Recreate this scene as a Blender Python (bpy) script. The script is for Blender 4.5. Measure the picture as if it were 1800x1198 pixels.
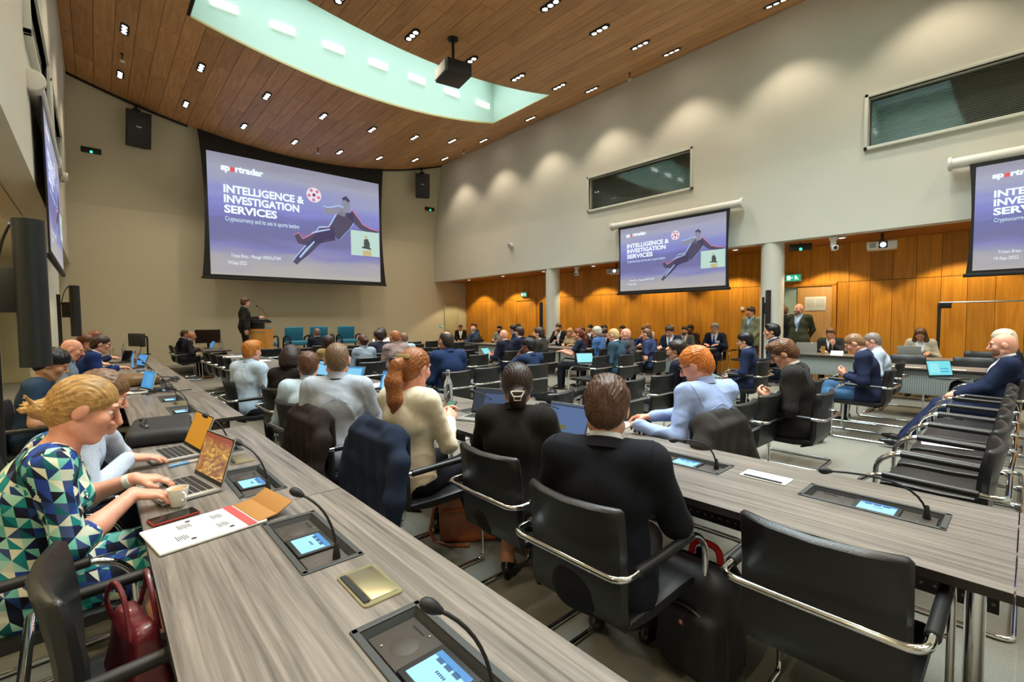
import bpy, bmesh, math, random
import numpy as np
from mathutils import Vector, Matrix
random.seed(7)
PI = math.pi
def R(d): return math.radians(d)
for o in list(bpy.data.objects): bpy.data.objects.remove(o)
scn = bpy.context.scene
COL = scn.collection

# ------------------------------------------------------------------ camera, world, lights, exposure
YAW, PIT, ROL, FPX = R(41.8235), R(2.7685), R(-0.50727), 816.26
_f = Vector((math.sin(YAW)*math.cos(PIT), math.cos(YAW)*math.cos(PIT), -math.sin(PIT)))
_r0 = Vector((math.cos(YAW), -math.sin(YAW), 0)); _u0 = _r0.cross(_f)
_r = _r0*math.cos(ROL) + _u0*math.sin(ROL); _u = -_r0*math.sin(ROL) + _u0*math.cos(ROL)
cd = bpy.data.cameras.new('camera'); cam = bpy.data.objects.new('camera', cd); COL.objects.link(cam)
cd.sensor_width = 36; cd.sensor_fit = 'HORIZONTAL'; cd.lens = FPX/1800*36; cd.clip_start = .05; cd.clip_end = 100
cam.matrix_world = Matrix(((_r.x, _u.x, -_f.x, 0), (_r.y, _u.y, -_f.y, 0), (_r.z, _u.z, -_f.z, 1.5), (0, 0, 0, 1)))
scn.camera = cam
w = bpy.data.worlds.new('world'); scn.world = w; w.use_nodes = True
w.node_tree.nodes['Background'].inputs[0].default_value = (.62, .86, 1, 1)
w.node_tree.nodes['Background'].inputs[1].default_value = .6
scn.view_settings.view_transform = 'Standard'; scn.view_settings.look = 'None'
scn.view_settings.gamma = 1; scn.view_settings.use_curve_mapping = False
scn.view_settings.exposure = 0.0
K_SPOT, K_SKY, K_PASS = 138, (260, 560, 400), 120
C_WARM, C_DAY, C_PASS = (1, .84, .64), (.74, .93, 1), (1, .82, .5)
XL, XR, YF, YB = -.45, 10.77, 16.95, -7.0          # upper walls, front wall, back wall
XPL, XPR, ZS = -2.1, 12.4, 3.07                     # passage walls, underside of the upper walls
def vz(x): return 6.75 + .0312*(x-5.16)**2          # sagging timber ceiling
DLX = [.66, 1.94, 3.25, 4.57, 5.9, 7.23, 8.58, 9.83]
DLY = [-5.6, -3.35, -1.1, 1.15, 3.4, 5.55, 7.8, 10.08, 12.33, 14.62]
SKY = [(1.53, 8.85, 8.35, 10.62), (1.53, 8.85, 1.4, 3.68), (1.53, 8.85, -5.5, -3.25)]  # last opening, behind the camera, is invented to give fill light
def in_sky(x, y): return any(a-.2 < x < b+.2 and c-.1 < y < d+.1 for a, b, c, d in SKY)
def lamp(name, kind, loc, energy, color, rot=(0, 0, 0), **kw):
    l = bpy.data.lights.new(name, kind); l.energy = energy; l.color = color
    for k, v in kw.items(): setattr(l, k, v)
    o = bpy.data.objects.new(name, l); COL.objects.link(o); o.location = loc; o.rotation_euler = rot
    return o
DL = [(x, y) for y in DLY for x in DLX if not in_sky(x, y)]
for x, y in DL:
    lamp('downlight_beam', 'SPOT', (x, y, vz(x)-.06), K_SPOT, C_WARM, spot_size=R(104), spot_blend=.55, shadow_soft_size=.09)
for (a, b, c, d), ks in zip(SKY, K_SKY):
    lamp('skylight_daylight', 'AREA', ((a+b)/2, (c+d)/2, 8.55), ks, C_DAY, shape='RECTANGLE', size=b-a-.5, size_y=d-c-.3, spread=R(105))  # the lamp behind the camera is an added fill, not known daylight
PASS = [(XPR-.75, y) for y in (-3.3, -1.2, .9, 3.0, 5.1, 7.2, 9.3, 11.4, 13.5, 15.6)]
PASSL = [(XPL+.75, y) for y in (-2, .6, 3.2, 5.8, 8.4, 11, 13.6)]
for x, y in PASS+PASSL:
    lamp('passage_beam', 'SPOT', (x, y, ZS-.03), K_PASS, C_PASS, spot_size=R(108), spot_blend=.22, shadow_soft_size=.05)

# ------------------------------------------------------------------ materials
def lin(c): return tuple((v/12.92 if v <= .04045 else ((v+.055)/1.055)**2.4) for v in c)
def rgb(r, g, b): return lin((r/255, g/255, b/255))
MATS = {}
def M(name, col, rough=.5, metal=0, spec=.5, em=None, es=0, noise=None, bump=None, trans=0, alpha=1, coat=0, sheen=0):
    if name in MATS: return MATS[name]
    m = bpy.data.materials.new(name); m.use_nodes = True; MATS[name] = m
    nt = m.node_tree; b = nt.nodes['Principled BSDF']; I = b.inputs
    I['Base Color'].default_value = (*col, 1); I['Roughness'].default_value = rough; I['Metallic'].default_value = metal
    I['Specular IOR Level'].default_value = spec
    if em: I['Emission Color'].default_value = (*em, 1); I['Emission Strength'].default_value = es
    if trans: I['Transmission Weight'].default_value = trans
    if alpha < 1: I['Alpha'].default_value = alpha
    if coat: I['Coat Weight'].default_value = coat
    if sheen: I['Sheen Weight'].default_value = sheen
    tc = None
    if noise or bump:
        tc = nt.nodes.new('ShaderNodeTexCoord')
    def nz(sc, det=3):
        n = nt.nodes.new('ShaderNodeTexNoise'); n.inputs['Detail'].default_value = det
        if isinstance(sc, tuple):
            mp = nt.nodes.new('ShaderNodeMapping'); mp.inputs['Scale'].default_value = sc
            nt.links.new(tc.outputs['Object'], mp.inputs[0]); nt.links.new(mp.outputs[0], n.inputs[0]); n.inputs['Scale'].default_value = 1
        else:
            nt.links.new(tc.outputs['Object'], n.inputs[0]); n.inputs['Scale'].default_value = sc
        return n
    if noise:      # (scale, amount)
        n = nz(noise[0]); rp = nt.nodes.new('ShaderNodeValToRGB'); a = noise[1]
        rp.color_ramp.elements[0].position = .3; rp.color_ramp.elements[1].position = .7
        rp.color_ramp.elements[0].color = (*[v*(1-a) for v in col], 1); rp.color_ramp.elements[1].color = (*[min(1, v*(1+a)) for v in col], 1)
        nt.links.new(n.outputs[0], rp.inputs[0]); nt.links.new(rp.outputs[0], I['Base Color'])
    if bump:
        n = nz(bump[0]); bp = nt.nodes.new('ShaderNodeBump'); bp.inputs['Strength'].default_value = bump[1]; bp.inputs['Distance'].default_value = .004
        nt.links.new(n.outputs[0], bp.inputs['Height']); nt.links.new(bp.outputs[0], I['Normal'])
    return m
def nodes(m): return m.node_tree, m.node_tree.nodes['Principled BSDF']
def wood(name, dark, light, scale, rough=.45, vary=.25, strip=None, bump=.1, coord='Object'):
    m = M(name, light, rough); nt, b = nodes(m); N = nt.nodes.new; L = nt.links.new
    tc = N('ShaderNodeTexCoord'); mp = N('ShaderNodeMapping'); mp.inputs['Scale'].default_value = scale; L(tc.outputs[coord], mp.inputs[0])
    oi = N('ShaderNodeObjectInfo'); ad = N('ShaderNodeVectorMath'); ad.operation = 'ADD'
    sc = N('ShaderNodeVectorMath'); sc.operation = 'SCALE'; sc.inputs['Scale'].default_value = 37
    cb = N('ShaderNodeCombineXYZ'); L(oi.outputs['Random'], cb.inputs[0]); L(oi.outputs['Random'], cb.inputs[2]); L(cb.outputs[0], sc.inputs[0])
    L(mp.outputs[0], ad.inputs[0]); L(sc.outputs[0], ad.inputs[1])
    n = N('ShaderNodeTexNoise'); n.inputs['Scale'].default_value = 1; n.inputs['Detail'].default_value = 6; n.inputs['Roughness'].default_value = .62; n.inputs['Distortion'].default_value = .6
    L(ad.outputs[0], n.inputs[0])
    rp = N('ShaderNodeValToRGB'); rp.color_ramp.elements[0].position = .32; rp.color_ramp.elements[1].position = .68
    rp.color_ramp.elements[0].color = (*dark, 1); rp.color_ramp.elements[1].color = (*light, 1); L(n.outputs[0], rp.inputs[0])
    hs = N('ShaderNodeHueSaturation'); mr = N('ShaderNodeMapRange'); mr.inputs[3].default_value = 1-vary; mr.inputs[4].default_value = 1+vary
    L(oi.outputs['Random'], mr.inputs[0]); L(mr.outputs[0], hs.inputs['Value']); L(rp.outputs[0], hs.inputs['Color']); L(hs.outputs[0], b.inputs['Base Color'])
    bp = N('ShaderNodeBump'); bp.inputs['Strength'].default_value = bump; bp.inputs['Distance'].default_value = .002; L(n.outputs[0], bp.inputs['Height']); L(bp.outputs[0], b.inputs['Normal'])
    return m
m_wall = M('white_plaster', rgb(212, 210, 198), .85, noise=(.7, .03), bump=(160, .12))
m_wallwarm = M('cream_plaster', rgb(212, 204, 178), .85, bump=(160, .12))
m_plank = wood('ceiling_timber', rgb(176, 126, 76), rgb(206, 156, 102), (16, 1.3, 10), .5, .13)
m_panel = wood('oak_panel', rgb(190, 122, 26), rgb(222, 152, 46), (8, 14, .9), .42, .13)
m_oak = wood('lectern_oak', rgb(196, 130, 52), rgb(222, 158, 78), (6, 6, 1), .4, .03)
m_doorwood = wood('door_oak', rgb(190, 140, 84), rgb(206, 158, 100), (7, 10, .8), .45, .05)
m_table = wood('grey_wood_laminate', rgb(78, 72, 67), rgb(138, 129, 121), (52, 1.3, 20), .36, .03, bump=.05)
m_edge = M('table_edge', rgb(46, 38, 36), .45)
m_black = M('matt_black', rgb(20, 20, 21), .6)
m_dark = M('dark_plastic', rgb(38, 38, 40), .45)
m_tray = M('anthracite_tray', rgb(58, 60, 60), .5)
m_unit = M('unit_plate', rgb(74, 68, 64), .45, metal=.3)
m_leather = M('black_leather', rgb(22, 22, 23), .4, spec=.55, bump=(240, .25))
m_armpad = M('arm_pad_black', rgb(26, 26, 27), .4)
m_chrome = M('chrome', (.82, .83, .84), .09, 1)
m_steel = M('brushed_steel', (.55, .55, .55), .32, 1)
m_brass = M('champagne_metal', rgb(186, 176, 140), .28, .85)
m_white = M('white_plastic', rgb(228, 226, 218), .45)
m_grey = M('grey_plastic', rgb(150, 152, 150), .5)
m_silver = M('laptop_silver', rgb(186, 186, 182), .35, .6)
m_keys = M('keyboard_black', rgb(34, 34, 36), .6)
m_paper = M('paper', rgb(236, 236, 232), .8)
m_lampglow = M('lamp_lens', (1, 1, 1), .3, em=(1, .93, .8), es=26)
m_led = M('green_led', (0, .6, .2), .3, em=(.02, 1, .3), es=7)
m_projlens = M('projector_lens_lit', (.5, .7, 1), .2, em=(.45, .68, 1), es=9)
m_glass = M('clear_glass', (1, 1, 1), .03, trans=1, spec=.5); nodes(m_glass)[1].inputs['IOR'].default_value = 1.45
m_water = M('water_glass', (.93, .97, .97), .02, trans=1)
m_skyglass = M('skylight_glazing', (.9, .97, 1), .4, em=(.60, .90, 1), es=.45)
m_strip = M('strip_light', (1, 1, 1), .4, em=(1, 1, .96), es=3.2)
m_teal = M('teal_upholstery', rgb(14, 116, 148), .8, noise=(60, .12), sheen=.3)
m_skirt = M('baseboard_white', rgb(214, 208, 188), .6)
m_windark = M('window_glass_dark', rgb(26, 36, 34), .06, spec=.9)
m_blind = M('blind_slat', rgb(120, 140, 136), .35, .3)
def perforated(name, col, dot, scale, thr):
    m = M(name, col, .45, .2); nt, b = nodes(m); N = nt.nodes.new; L = nt.links.new
    tc = N('ShaderNodeTexCoord'); sp = N('ShaderNodeSeparateXYZ'); L(tc.outputs['Object'], sp.inputs[0])
    r = []
    for k in (1, 2):
        mu = N('ShaderNodeMath'); mu.operation = 'MULTIPLY'; mu.inputs[1].default_value = scale; L(sp.outputs[k], mu.inputs[0])
        fr = N('ShaderNodeMath'); fr.operation = 'FRACT'; L(mu.outputs[0], fr.inputs[0])
        su = N('ShaderNodeMath'); su.operation = 'SUBTRACT'; su.inputs[1].default_value = .5; L(fr.outputs[0], su.inputs[0])
        pw = N('ShaderNodeMath'); pw.operation = 'MULTIPLY'; L(su.outputs[0], pw.inputs[0]); L(su.outputs[0], pw.inputs[1]); r.append(pw)
    ad = N('ShaderNodeMath'); ad.operation = 'ADD'; L(r[0].outputs[0], ad.inputs[0]); L(r[1].outputs[0], ad.inputs[1])
    lt = N('ShaderNodeMath'); lt.operation = 'LESS_THAN'; lt.inputs[1].default_value = thr; L(ad.outputs[0], lt.inputs[0])
    mx = N('ShaderNodeMix'); mx.data_type = 'RGBA'; mx.inputs[6].default_value = (*col, 1); mx.inputs[7].default_value = (*dot, 1)
    L(lt.outputs[0], mx.inputs[0]); L(mx.outputs[2], b.inputs['Base Color'])
    return m
m_perfdark = perforated('perforated_dark_steel', rgb(44, 40, 40), rgb(120, 120, 118), 24, .022)
m_perflight = perforated('perforated_light_steel', rgb(168, 178, 176), rgb(84, 92, 94), 40, .07)
# carpet: tiles of slightly different grey with a fine pile
m_carpet = M('carpet', rgb(120, 117, 106), .95, bump=(420, .6), sheen=.2)
nt, b = nodes(m_carpet); N = nt.nodes.new; L = nt.links.new
tc = N('ShaderNodeTexCoord'); bk = N('ShaderNodeTexBrick'); bk.offset = 0; bk.inputs['Scale'].default_value = 1; bk.inputs['Brick Width'].default_value = .6; bk.inputs['Row Height'].default_value = .6
bk.inputs['Mortar Size'].default_value = .003; bk.inputs['Color1'].default_value = (*rgb(122, 119, 108), 1); bk.inputs['Color2'].default_value = (*rgb(110, 108, 98), 1); bk.inputs['Mortar'].default_value = (*rgb(126, 122, 110), 1)
n = N('ShaderNodeTexNoise'); n.inputs['Scale'].default_value = 190; n.inputs['Detail'].default_value = 2
mx = N('ShaderNodeMix'); mx.data_type = 'RGBA'; mx.blend_type = 'MULTIPLY'; mx.inputs[0].default_value = .75
rp = N('ShaderNodeValToRGB'); rp.color_ramp.elements[0].color = (.45, .45, .45, 1); rp.color_ramp.elements[1].color = (1.35, 1.35, 1.35, 1); rp.color_ramp.elements[0].position = .25; rp.color_ramp.elements[1].position = .75
L(tc.outputs['Object'], bk.inputs[0]); L(tc.outputs['Object'], n.inputs[0]); L(n.outputs[0], rp.inputs[0]); L(bk.outputs[0], mx.inputs[6]); L(rp.outputs[0], mx.inputs[7]); L(mx.outputs[2], b.inputs['Base Color'])
def emis(name, col, es=1.0):
    return M(name, (.02, .02, .02), .35, em=col, es=es)
def cloth(c, kind='wool'):
    nm = 'cloth_%s_%d_%d_%d' % (kind, *c)
    if nm in MATS: return MATS[nm]
    c_ = rgb(*c)
    if kind == 'wool': c_ = tuple(v*.72 for v in c_)
    m = M(nm, c_, .9 if kind == 'wool' else .78, spec=.25, noise=((260 if kind == 'wool' else 120), .1), sheen=0)
    folds(m, 6 if kind == 'wool' else 9, .38 if kind == 'wool' else .6); return m
def folds(m, sc, st):
    nt, b = nodes(m); N = nt.nodes.new; L = nt.links.new; tc = N('ShaderNodeTexCoord')
    n1 = N('ShaderNodeTexNoise'); n1.inputs['Scale'].default_value = sc; n1.inputs['Detail'].default_value = 1.2; n1.inputs['Distortion'].default_value = .35; L(tc.outputs['Object'], n1.inputs[0])
    n2 = N('ShaderNodeTexNoise'); n2.inputs['Scale'].default_value = 320; L(tc.outputs['Object'], n2.inputs[0])
    b1 = N('ShaderNodeBump'); b1.inputs['Strength'].default_value = st; b1.inputs['Distance'].default_value = .03; L(n1.outputs[0], b1.inputs['Height'])
    b2 = N('ShaderNodeBump'); b2.inputs['Strength'].default_value = .2; b2.inputs['Distance'].default_value = .003; L(n2.outputs[0], b2.inputs['Height']); L(b1.outputs[0], b2.inputs['Normal']); L(b2.outputs[0], b.inputs['Normal'])

# ------------------------------------------------------------------ mesh helpers
class MB:
    def __init__(s): s.v = []; s.f = []; s.m = []; s.cur = 0
    def _add(s, vs, fs):
        o = len(s.v); s.v.extend([tuple(p) for p in vs]); s.f.extend([tuple(i+o for i in f) for f in fs]); s.m.extend([s.cur]*len(fs))
    def box(s, c, d, bev=0, rot=None):
        hx, hy, hz = d[0]/2, d[1]/2, d[2]/2
        b = min(bev, hx*.98, hy*.98, hz*.98)
        if b <= 0:
            vs = [Vector((x*hx, y*hy, z*hz)) for z in (-1, 1) for y in (-1, 1) for x in (-1, 1)]
            fs = [(0, 2, 3, 1), (4, 5, 7, 6), (0, 1, 5, 4), (2, 6, 7, 3), (0, 4, 6, 2), (1, 3, 7, 5)]
        else:
            bm = bmesh.new(); bmesh.ops.create_cube(bm, size=1)
            for v in bm.verts: v.co = Vector((v.co.x*2*hx, v.co.y*2*hy, v.co.z*2*hz))
            bmesh.ops.bevel(bm, geom=list(bm.edges), offset=b, segments=2, profile=.5, affect='EDGES')
            bm.verts.index_update(); vs = [v.co.copy() for v in bm.verts]; fs = [[v.index for v in f.verts] for f in bm.faces]; bm.free()
        m = rot.to_3x3() if rot is not None else None
        vs = [((m @ v) if m else v) + Vector(c) for v in vs]
        s._add(vs, fs); return s
    def tube(s, pts, r, n=8, closed=False, caps=True):
        P = [Vector(p) for p in pts]; k = len(P); rings = []
        rr = r if isinstance(r, (list, tuple)) else [r]*k
        def tan(i):
            if closed: t = P[(i+1) % k]-P[i-1]
            else: t = P[min(i+1, k-1)]-P[max(i-1, 0)]
            return t.normalized() if t.length > 1e-9 else Vector((0, 0, 1))
        t0 = tan(0); a = t0.orthogonal().normalized()
        for i in range(k):
            t = tan(i); a = (a - t*a.dot(t)); a = a.normalized() if a.length > 1e-6 else t.orthogonal().normalized()
            c = t.cross(a)
            rings.append([P[i] + (a*math.cos(2*PI*j/n) + c*math.sin(2*PI*j/n))*rr[i] for j in range(n)])
        s.loft(rings, closed=closed, caps=caps and not closed); return s
    def loft(s, rings, closed=False, caps=True):
        n = len(rings[0]); k = len(rings); vs = [p for r in rings for p in r]; fs = []
        for i in range(k if closed else k-1):
            for j in range(n):
                a, b2 = i*n+j, i*n+(j+1) % n; c, d = ((i+1) % k)*n+(j+1) % n, ((i+1) % k)*n+j
                fs.append((a, b2, c, d))
        if caps and not closed: fs.append(tuple(range(n-1, -1, -1))); fs.append(tuple(range((k-1)*n, k*n)))
        s._add(vs, fs); return s
    def lathe(s, prof, c=(0, 0, 0), n=16, rot=None, caps=True):
        rings = []
        for r, z in prof:
            ring = [Vector((r*math.cos(2*PI*j/n), r*math.sin(2*PI*j/n), z)) for j in range(n)]
            rings.append([((rot.to_3x3() @ p) if rot is not None else p)+Vector(c) for p in ring])
        s.loft(rings, caps=caps); return s
    def prism(s, poly, fn, h0, h1):
        """poly of (u, v); fn(u, v, h) -> point"""
        n = len(poly); vs = [fn(u, v, h0) for u, v in poly]+[fn(u, v, h1) for u, v in poly]
        fs = [tuple(range(n-1, -1, -1)), tuple(range(n, 2*n))]+[(i, (i+1) % n, n+(i+1) % n, n+i) for i in range(n)]
        s._add(vs, fs); return s
    def quad(s, a, b, c, d): s._add([a, b, c, d], [(0, 1, 2, 3)]); return s
    def mesh(s, name, mats, smooth=True, sharp=38):
        me = bpy.data.meshes.new(name); me.from_pydata(s.v, [], s.f)
        for m in (mats if isinstance(mats, (list, tuple)) else [mats]): me.materials.append(m)
        if any(s.m): me.polygons.foreach_set('material_index', s.m)
        bm = bmesh.new(); bm.from_mesh(me); bmesh.ops.recalc_face_normals(bm, faces=bm.faces); bm.to_mesh(me); bm.free()
        if smooth:
            me.polygons.foreach_set('use_smooth', [True]*len(me.polygons)); me.set_sharp_from_angle(angle=R(sharp))
        me.update(); return me
    def build(s, name, mats, parent=None, **kw):
        return link(name, s.mesh(name, mats, **kw), parent)
def link(name, me, parent=None):
    o = bpy.data.objects.new(name, me); COL.objects.link(o)
    if parent is not None: o.parent = parent
    return o
def tag(o, label, cat, group=None, kind=None):
    if label: o['label'] = label
    if cat: o['category'] = cat
    if group: o['group'] = group
    if kind: o['kind'] = kind
    return o
def thing(name, label, cat, loc=(0, 0, 0), az=0, group=None):
    """Empty at the base; local +y looks along azimuth az (degrees, clockwise from world +Y)"""
    o = bpy.data.objects.new(name, None); COL.objects.link(o); o.location = loc; o.rotation_euler = (0, 0, -R(az)); o.empty_display_size = .1
    return tag(o, label, cat, group)
def dup(src, loc, az, label=None, group=None):
    r = src.copy(); COL.objects.link(r); r.location = loc; r.rotation_euler = (0, 0, -R(az))
    if label: r['label'] = label
    if group: r['group'] = group
    for ch in list(src.children):
        c = ch.copy(); COL.objects.link(c); c.parent = r
        for g in list(ch.children):
            d = g.copy(); COL.objects.link(d); d.parent = c
    return r
def struct(name, mb, mat, parent=None, **kw):
    o = mb.build(name, mat, parent, **kw)
    if parent is None: o['kind'] = 'structure'
    return o
def fillet(pts, rad, seg=5, closed=False):
    P = [Vector(p) for p in pts]; k = len(P); out = []
    for i in range(k):
        if not closed and i in (0, k-1): out.append(P[i]); continue
        a, b, c = P[i-1], P[i], P[(i+1) % k]; u, v = (a-b), (c-b)
        t = min(rad, u.length*.48, v.length*.48); p0, p1 = b+u.normalized()*t, b+v.normalized()*t
        for j in range(seg+1):
            q = j/seg; out.append(p0*(1-q)**2 + b*2*q*(1-q) + p1*q*q)
    return out
def text_mesh(txt, size, squeeze=1.0, spacing=1.0, align='LEFT', bold=0):
    cu = bpy.data.curves.new('text', 'FONT'); cu.body = txt; cu.size = size; cu.align_x = align; cu.space_character = spacing; cu.offset = bold; cu.resolution_u = 3
    o = bpy.data.objects.new('text', cu); COL.objects.link(o)
    dg = bpy.context.evaluated_depsgraph_get(); me = bpy.data.meshes.new_from_object(o.evaluated_get(dg)); bpy.data.objects.remove(o); bpy.data.curves.remove(cu)
    me.transform(Matrix.Diagonal((squeeze, 1, 1, 1))); return me
ORD = ['first', 'second', 'third', 'fourth', 'fifth', 'sixth', 'seventh', 'eighth', 'ninth', 'tenth', 'eleventh', 'twelfth', 'thirteenth']

# ------------------------------------------------------------------ room shell
mb = MB(); mb.box((5.15, 5, -.06), (16, 25, .12)); floor = struct('floor', mb, m_carpet)
FR = 16.1; ZC = 4.66
# upper side walls (vertical band, then a slightly inclined upper part) with window openings cut out of the grid
def side_wall(name, x, sgn, wins, zw0, zw1):
    mb = MB(); ys = sorted(set([YB, YF]+[v for a in wins for v in a[:2]])); 
    xo = x + sgn*.28
    def X(z): return x if z <= ZC else x - sgn*.14*(z-ZC)/(7.9-ZC)
    for i in range(len(ys)-1):
        y0, y1 = ys[i], ys[i+1]; hole = any(a[0] <= y0 and y1 <= a[1] for a in wins)
        zs = [ZS, zw0, ZC, zw1, 8.2]
        for j in range(4):
            if hole and j in (1, 2): continue
            z0, z1 = zs[j], zs[j+1]
            mb.quad((X(z0), y0, z0), (X(z0), y1, z0), (X(z1), y1, z1), (X(z1), y0, z1))
        if hole:
            for z in (zw0, zw1): mb.quad((X(z), y0, z), (X(z), y1, z), (xo, y1, z), (xo, y0, z))
            for y in (y0, y1): mb.quad((X(zw0), y, zw0), (X(zw1), y, zw1), (xo, y, zw1), (xo, y, zw0))
    mb.quad((x, YB, ZS), (x, YF, ZS), (xo, YF, ZS), (xo, YB, ZS)); mb.quad((xo, YB, ZS), (xo, YF, ZS), (xo, YF, ZS+.03), (xo, YB, ZS+.03))
    mb.quad((xo+sgn*.02, YB, ZS), (xo+sgn*.02, YF, ZS), (xo+sgn*.02, YF, 8.2), (xo+sgn*.02, YB, 8.2))
    return struct(name, mb, m_wall, smooth=False)
WR = [(5.54, 8.62), (-.98, 2.11)]
side_wall('wall_right', XR, 1, WR, 4.60, 5.49)
side_wall('wall_left', XL, -1, [(2.2, 5.3), (7.2, 10.3), (11.0, 14.1)], 4.60, 5.49)
# front wall with folds, inclined above the crease; its ends run on into the passages
mb = MB(); xs = [XPL-.1, XL, 2.81, 7.37, XR, XPR+.1]; ys_ = [YF, YF, YF+.1, YF+.1, YF, YF]
for i in range(5):
    a, b2 = xs[i], xs[i+1]; ya, yb = ys_[i], ys_[i+1]
    mb.quad((a, ya, 0), (b2, yb, 0), (b2, yb, ZC), (a, ya, ZC))
    mb.quad((a, ya, ZC), (b2, yb, ZC), (b2, FR, 7.75), (a, FR, 7.75)); mb.quad((a, FR, 7.75), (b2, FR, 7.75), (b2, FR, 8.3), (a, FR, 8.3))
struct('wall_front', mb, m_wallwarm, smooth=False)
mb = MB(); mb.quad((XPL-.1, YB, 0), (XPR+.1, YB, 0), (XPR+.1, YB, 8.3), (XPL-.1, YB, 8.3)); struct('wall_back', mb, m_wall, smooth=False)
mb = MB(); mb.box((5.15, 5, 8.65), (15, 25, .1)); struct('ceiling_slab', mb, m_black)
# timber ceiling: planks of their own on a dark backing
ceil = MB(); CX = np.linspace(XL-.05, XR+.05, 29)
def holes(): return SKY
def ceil_cells(dz):
    mb = MB(); yl = sorted(set([YB, 16.12]+[v for s in SKY for v in s[2:]])); xl = sorted(set(list(CX)+[1.53, 8.85]))
    for i in range(len(xl)-1):
        for j in range(len(yl)-1):
            xm, ym = (xl[i]+xl[i+1])/2, (yl[j]+yl[j+1])/2
            if any(a < xm < b and c < ym < d for a, b, c, d in SKY): continue
            mb.quad((xl[i], yl[j], vz(xl[i])+dz), (xl[i+1], yl[j], vz(xl[i+1])+dz), (xl[i+1], yl[j+1], vz(xl[i+1])+dz), (xl[i], yl[j+1], vz(xl[i])+dz))
    return mb
ceiling = struct('ceiling', ceil_cells(.03), m_black)
PW = .3205
def plank_mb(mb, x0, x1, y0, y1):
    g = .004; xa, xb = x0+g, x1-g; ya, yb = y0+g, y1-g; xs = [xa, (xa+xb)/2, xb]
    mb.loft([[Vector((x, ya, vz(x))) for x in xs]+[Vector((x, ya, vz(x)+.018)) for x in xs[::-1]], [Vector((x, yb, vz(x))) for x in xs]+[Vector((x, yb, vz(x)+.018)) for x in xs[::-1]]])
rest = MB(); npl = 0
for i in range(35):
    x0 = XL + i*PW; x1 = x0+PW; xm = (x0+x1)/2
    cut = []
    y = 16.08; off = [0, .9, 1.7, .45, 1.3][i % 5]; first = True
    while y > YB:
        L_ = (2.3 if not first else 2.3-off); first = False; yy = max(y-L_, YB)
        segs = [(yy, y)]
        if 1.53 < xm < 8.85:
            for a, b, c, d in SKY:
                ns = []
                for s0, s1 in segs:
                    if s1 <= c or s0 >= d: ns.append((s0, s1)); continue
                    if s0 < c-.12: ns.append((s0, c))
                    if s1 > d+.12: ns.append((d, s1))
                segs = ns
        for s0, s1 in segs:
            vis = s1 > 3.0 and (xm > 7.5 or s1 > 5.4)and (xm > 4.3 or s1 > 8) and (xm > 1.5 or s1 > 10.6)
            if vis and npl < 298:
                mb = MB(); plank_mb(mb, x0, x1, s0, s1); mb.build('plank', m_plank, ceiling, smooth=False); npl += 1
            else: plank_mb(rest, x0, x1, s0, s1)
        y = yy
o = rest.build('rear_planks', m_plank, ceiling, smooth=False); o['kind'] = 'stuff'
# black trim around the ceiling edge
mb = MB()
for xa, xb in ((XL+.02, 2.15), (8.05, XR-.02)):
    n_ = 8; ps = [xa+(xb-xa)*k/n_ for k in range(n_+1)]
    mb.loft([[Vector((x, 16.06, vz(x)-.05)), Vector((x, 16.11, vz(x)-.05)), Vector((x, 16.11, vz(x)+.05)), Vector((x, 16.06, vz(x)+.05))] for x in ps])
mb.box((XL+.03, 4.5, vz(XL)-.01), (.05, 23.1, .08))
struct('trim_1', mb, m_black)
# skylight wells; the rearmost one is unseen, added along with its fill lamp
for k, (a, b, c, d) in enumerate(SKY):
    mb = MB(); zt = 8.6; n_ = 14; ps = [a+(b-a)*q/n_ for q in range(n_+1)]
    for y in (c, d):
        for q in range(n_): mb.quad((ps[q], y, vz(ps[q])), (ps[q+1], y, vz(ps[q+1])), (ps[q+1], y, zt), (ps[q], y, zt))
    for x in (a, b): mb.quad((x, c, vz(x)), (x, d, vz(x)), (x, d, zt), (x, c, zt))
    struct('window_%d' % (k+1), mb, M('well_paint', rgb(190, 206, 190), .8), smooth=False)
    well = bpy.context.scene.objects['window_%d' % (k+1)]
    mb = MB(); mb.box(((a+b)/2, (c+d)/2, 8.6), (b-a, d-c, .02)); mb.build('glazing', m_skyglass, well)
    mb = MB()
    for q in range(n_): 
        mb.loft([[Vector((x, y0, vz(x)-.012)), Vector((x, y0+.05, vz(x)-.012)), Vector((x, y0+.05, vz(x)+.03)), Vector((x, y0, vz(x)+.03))] for x in ps[q:q+2] for y0 in [d-.02]], caps=False)
    mb.build('timber_lip', M('light_ply', rgb(190, 160, 104), .5), well)
    for q in range(7):
        x = 2.09+1.062*q
        mb = MB(); mb.box((x, d-.02, 7.6), (.46, .03, .135), .01); mb.build('strip_light', m_strip, well)
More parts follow.
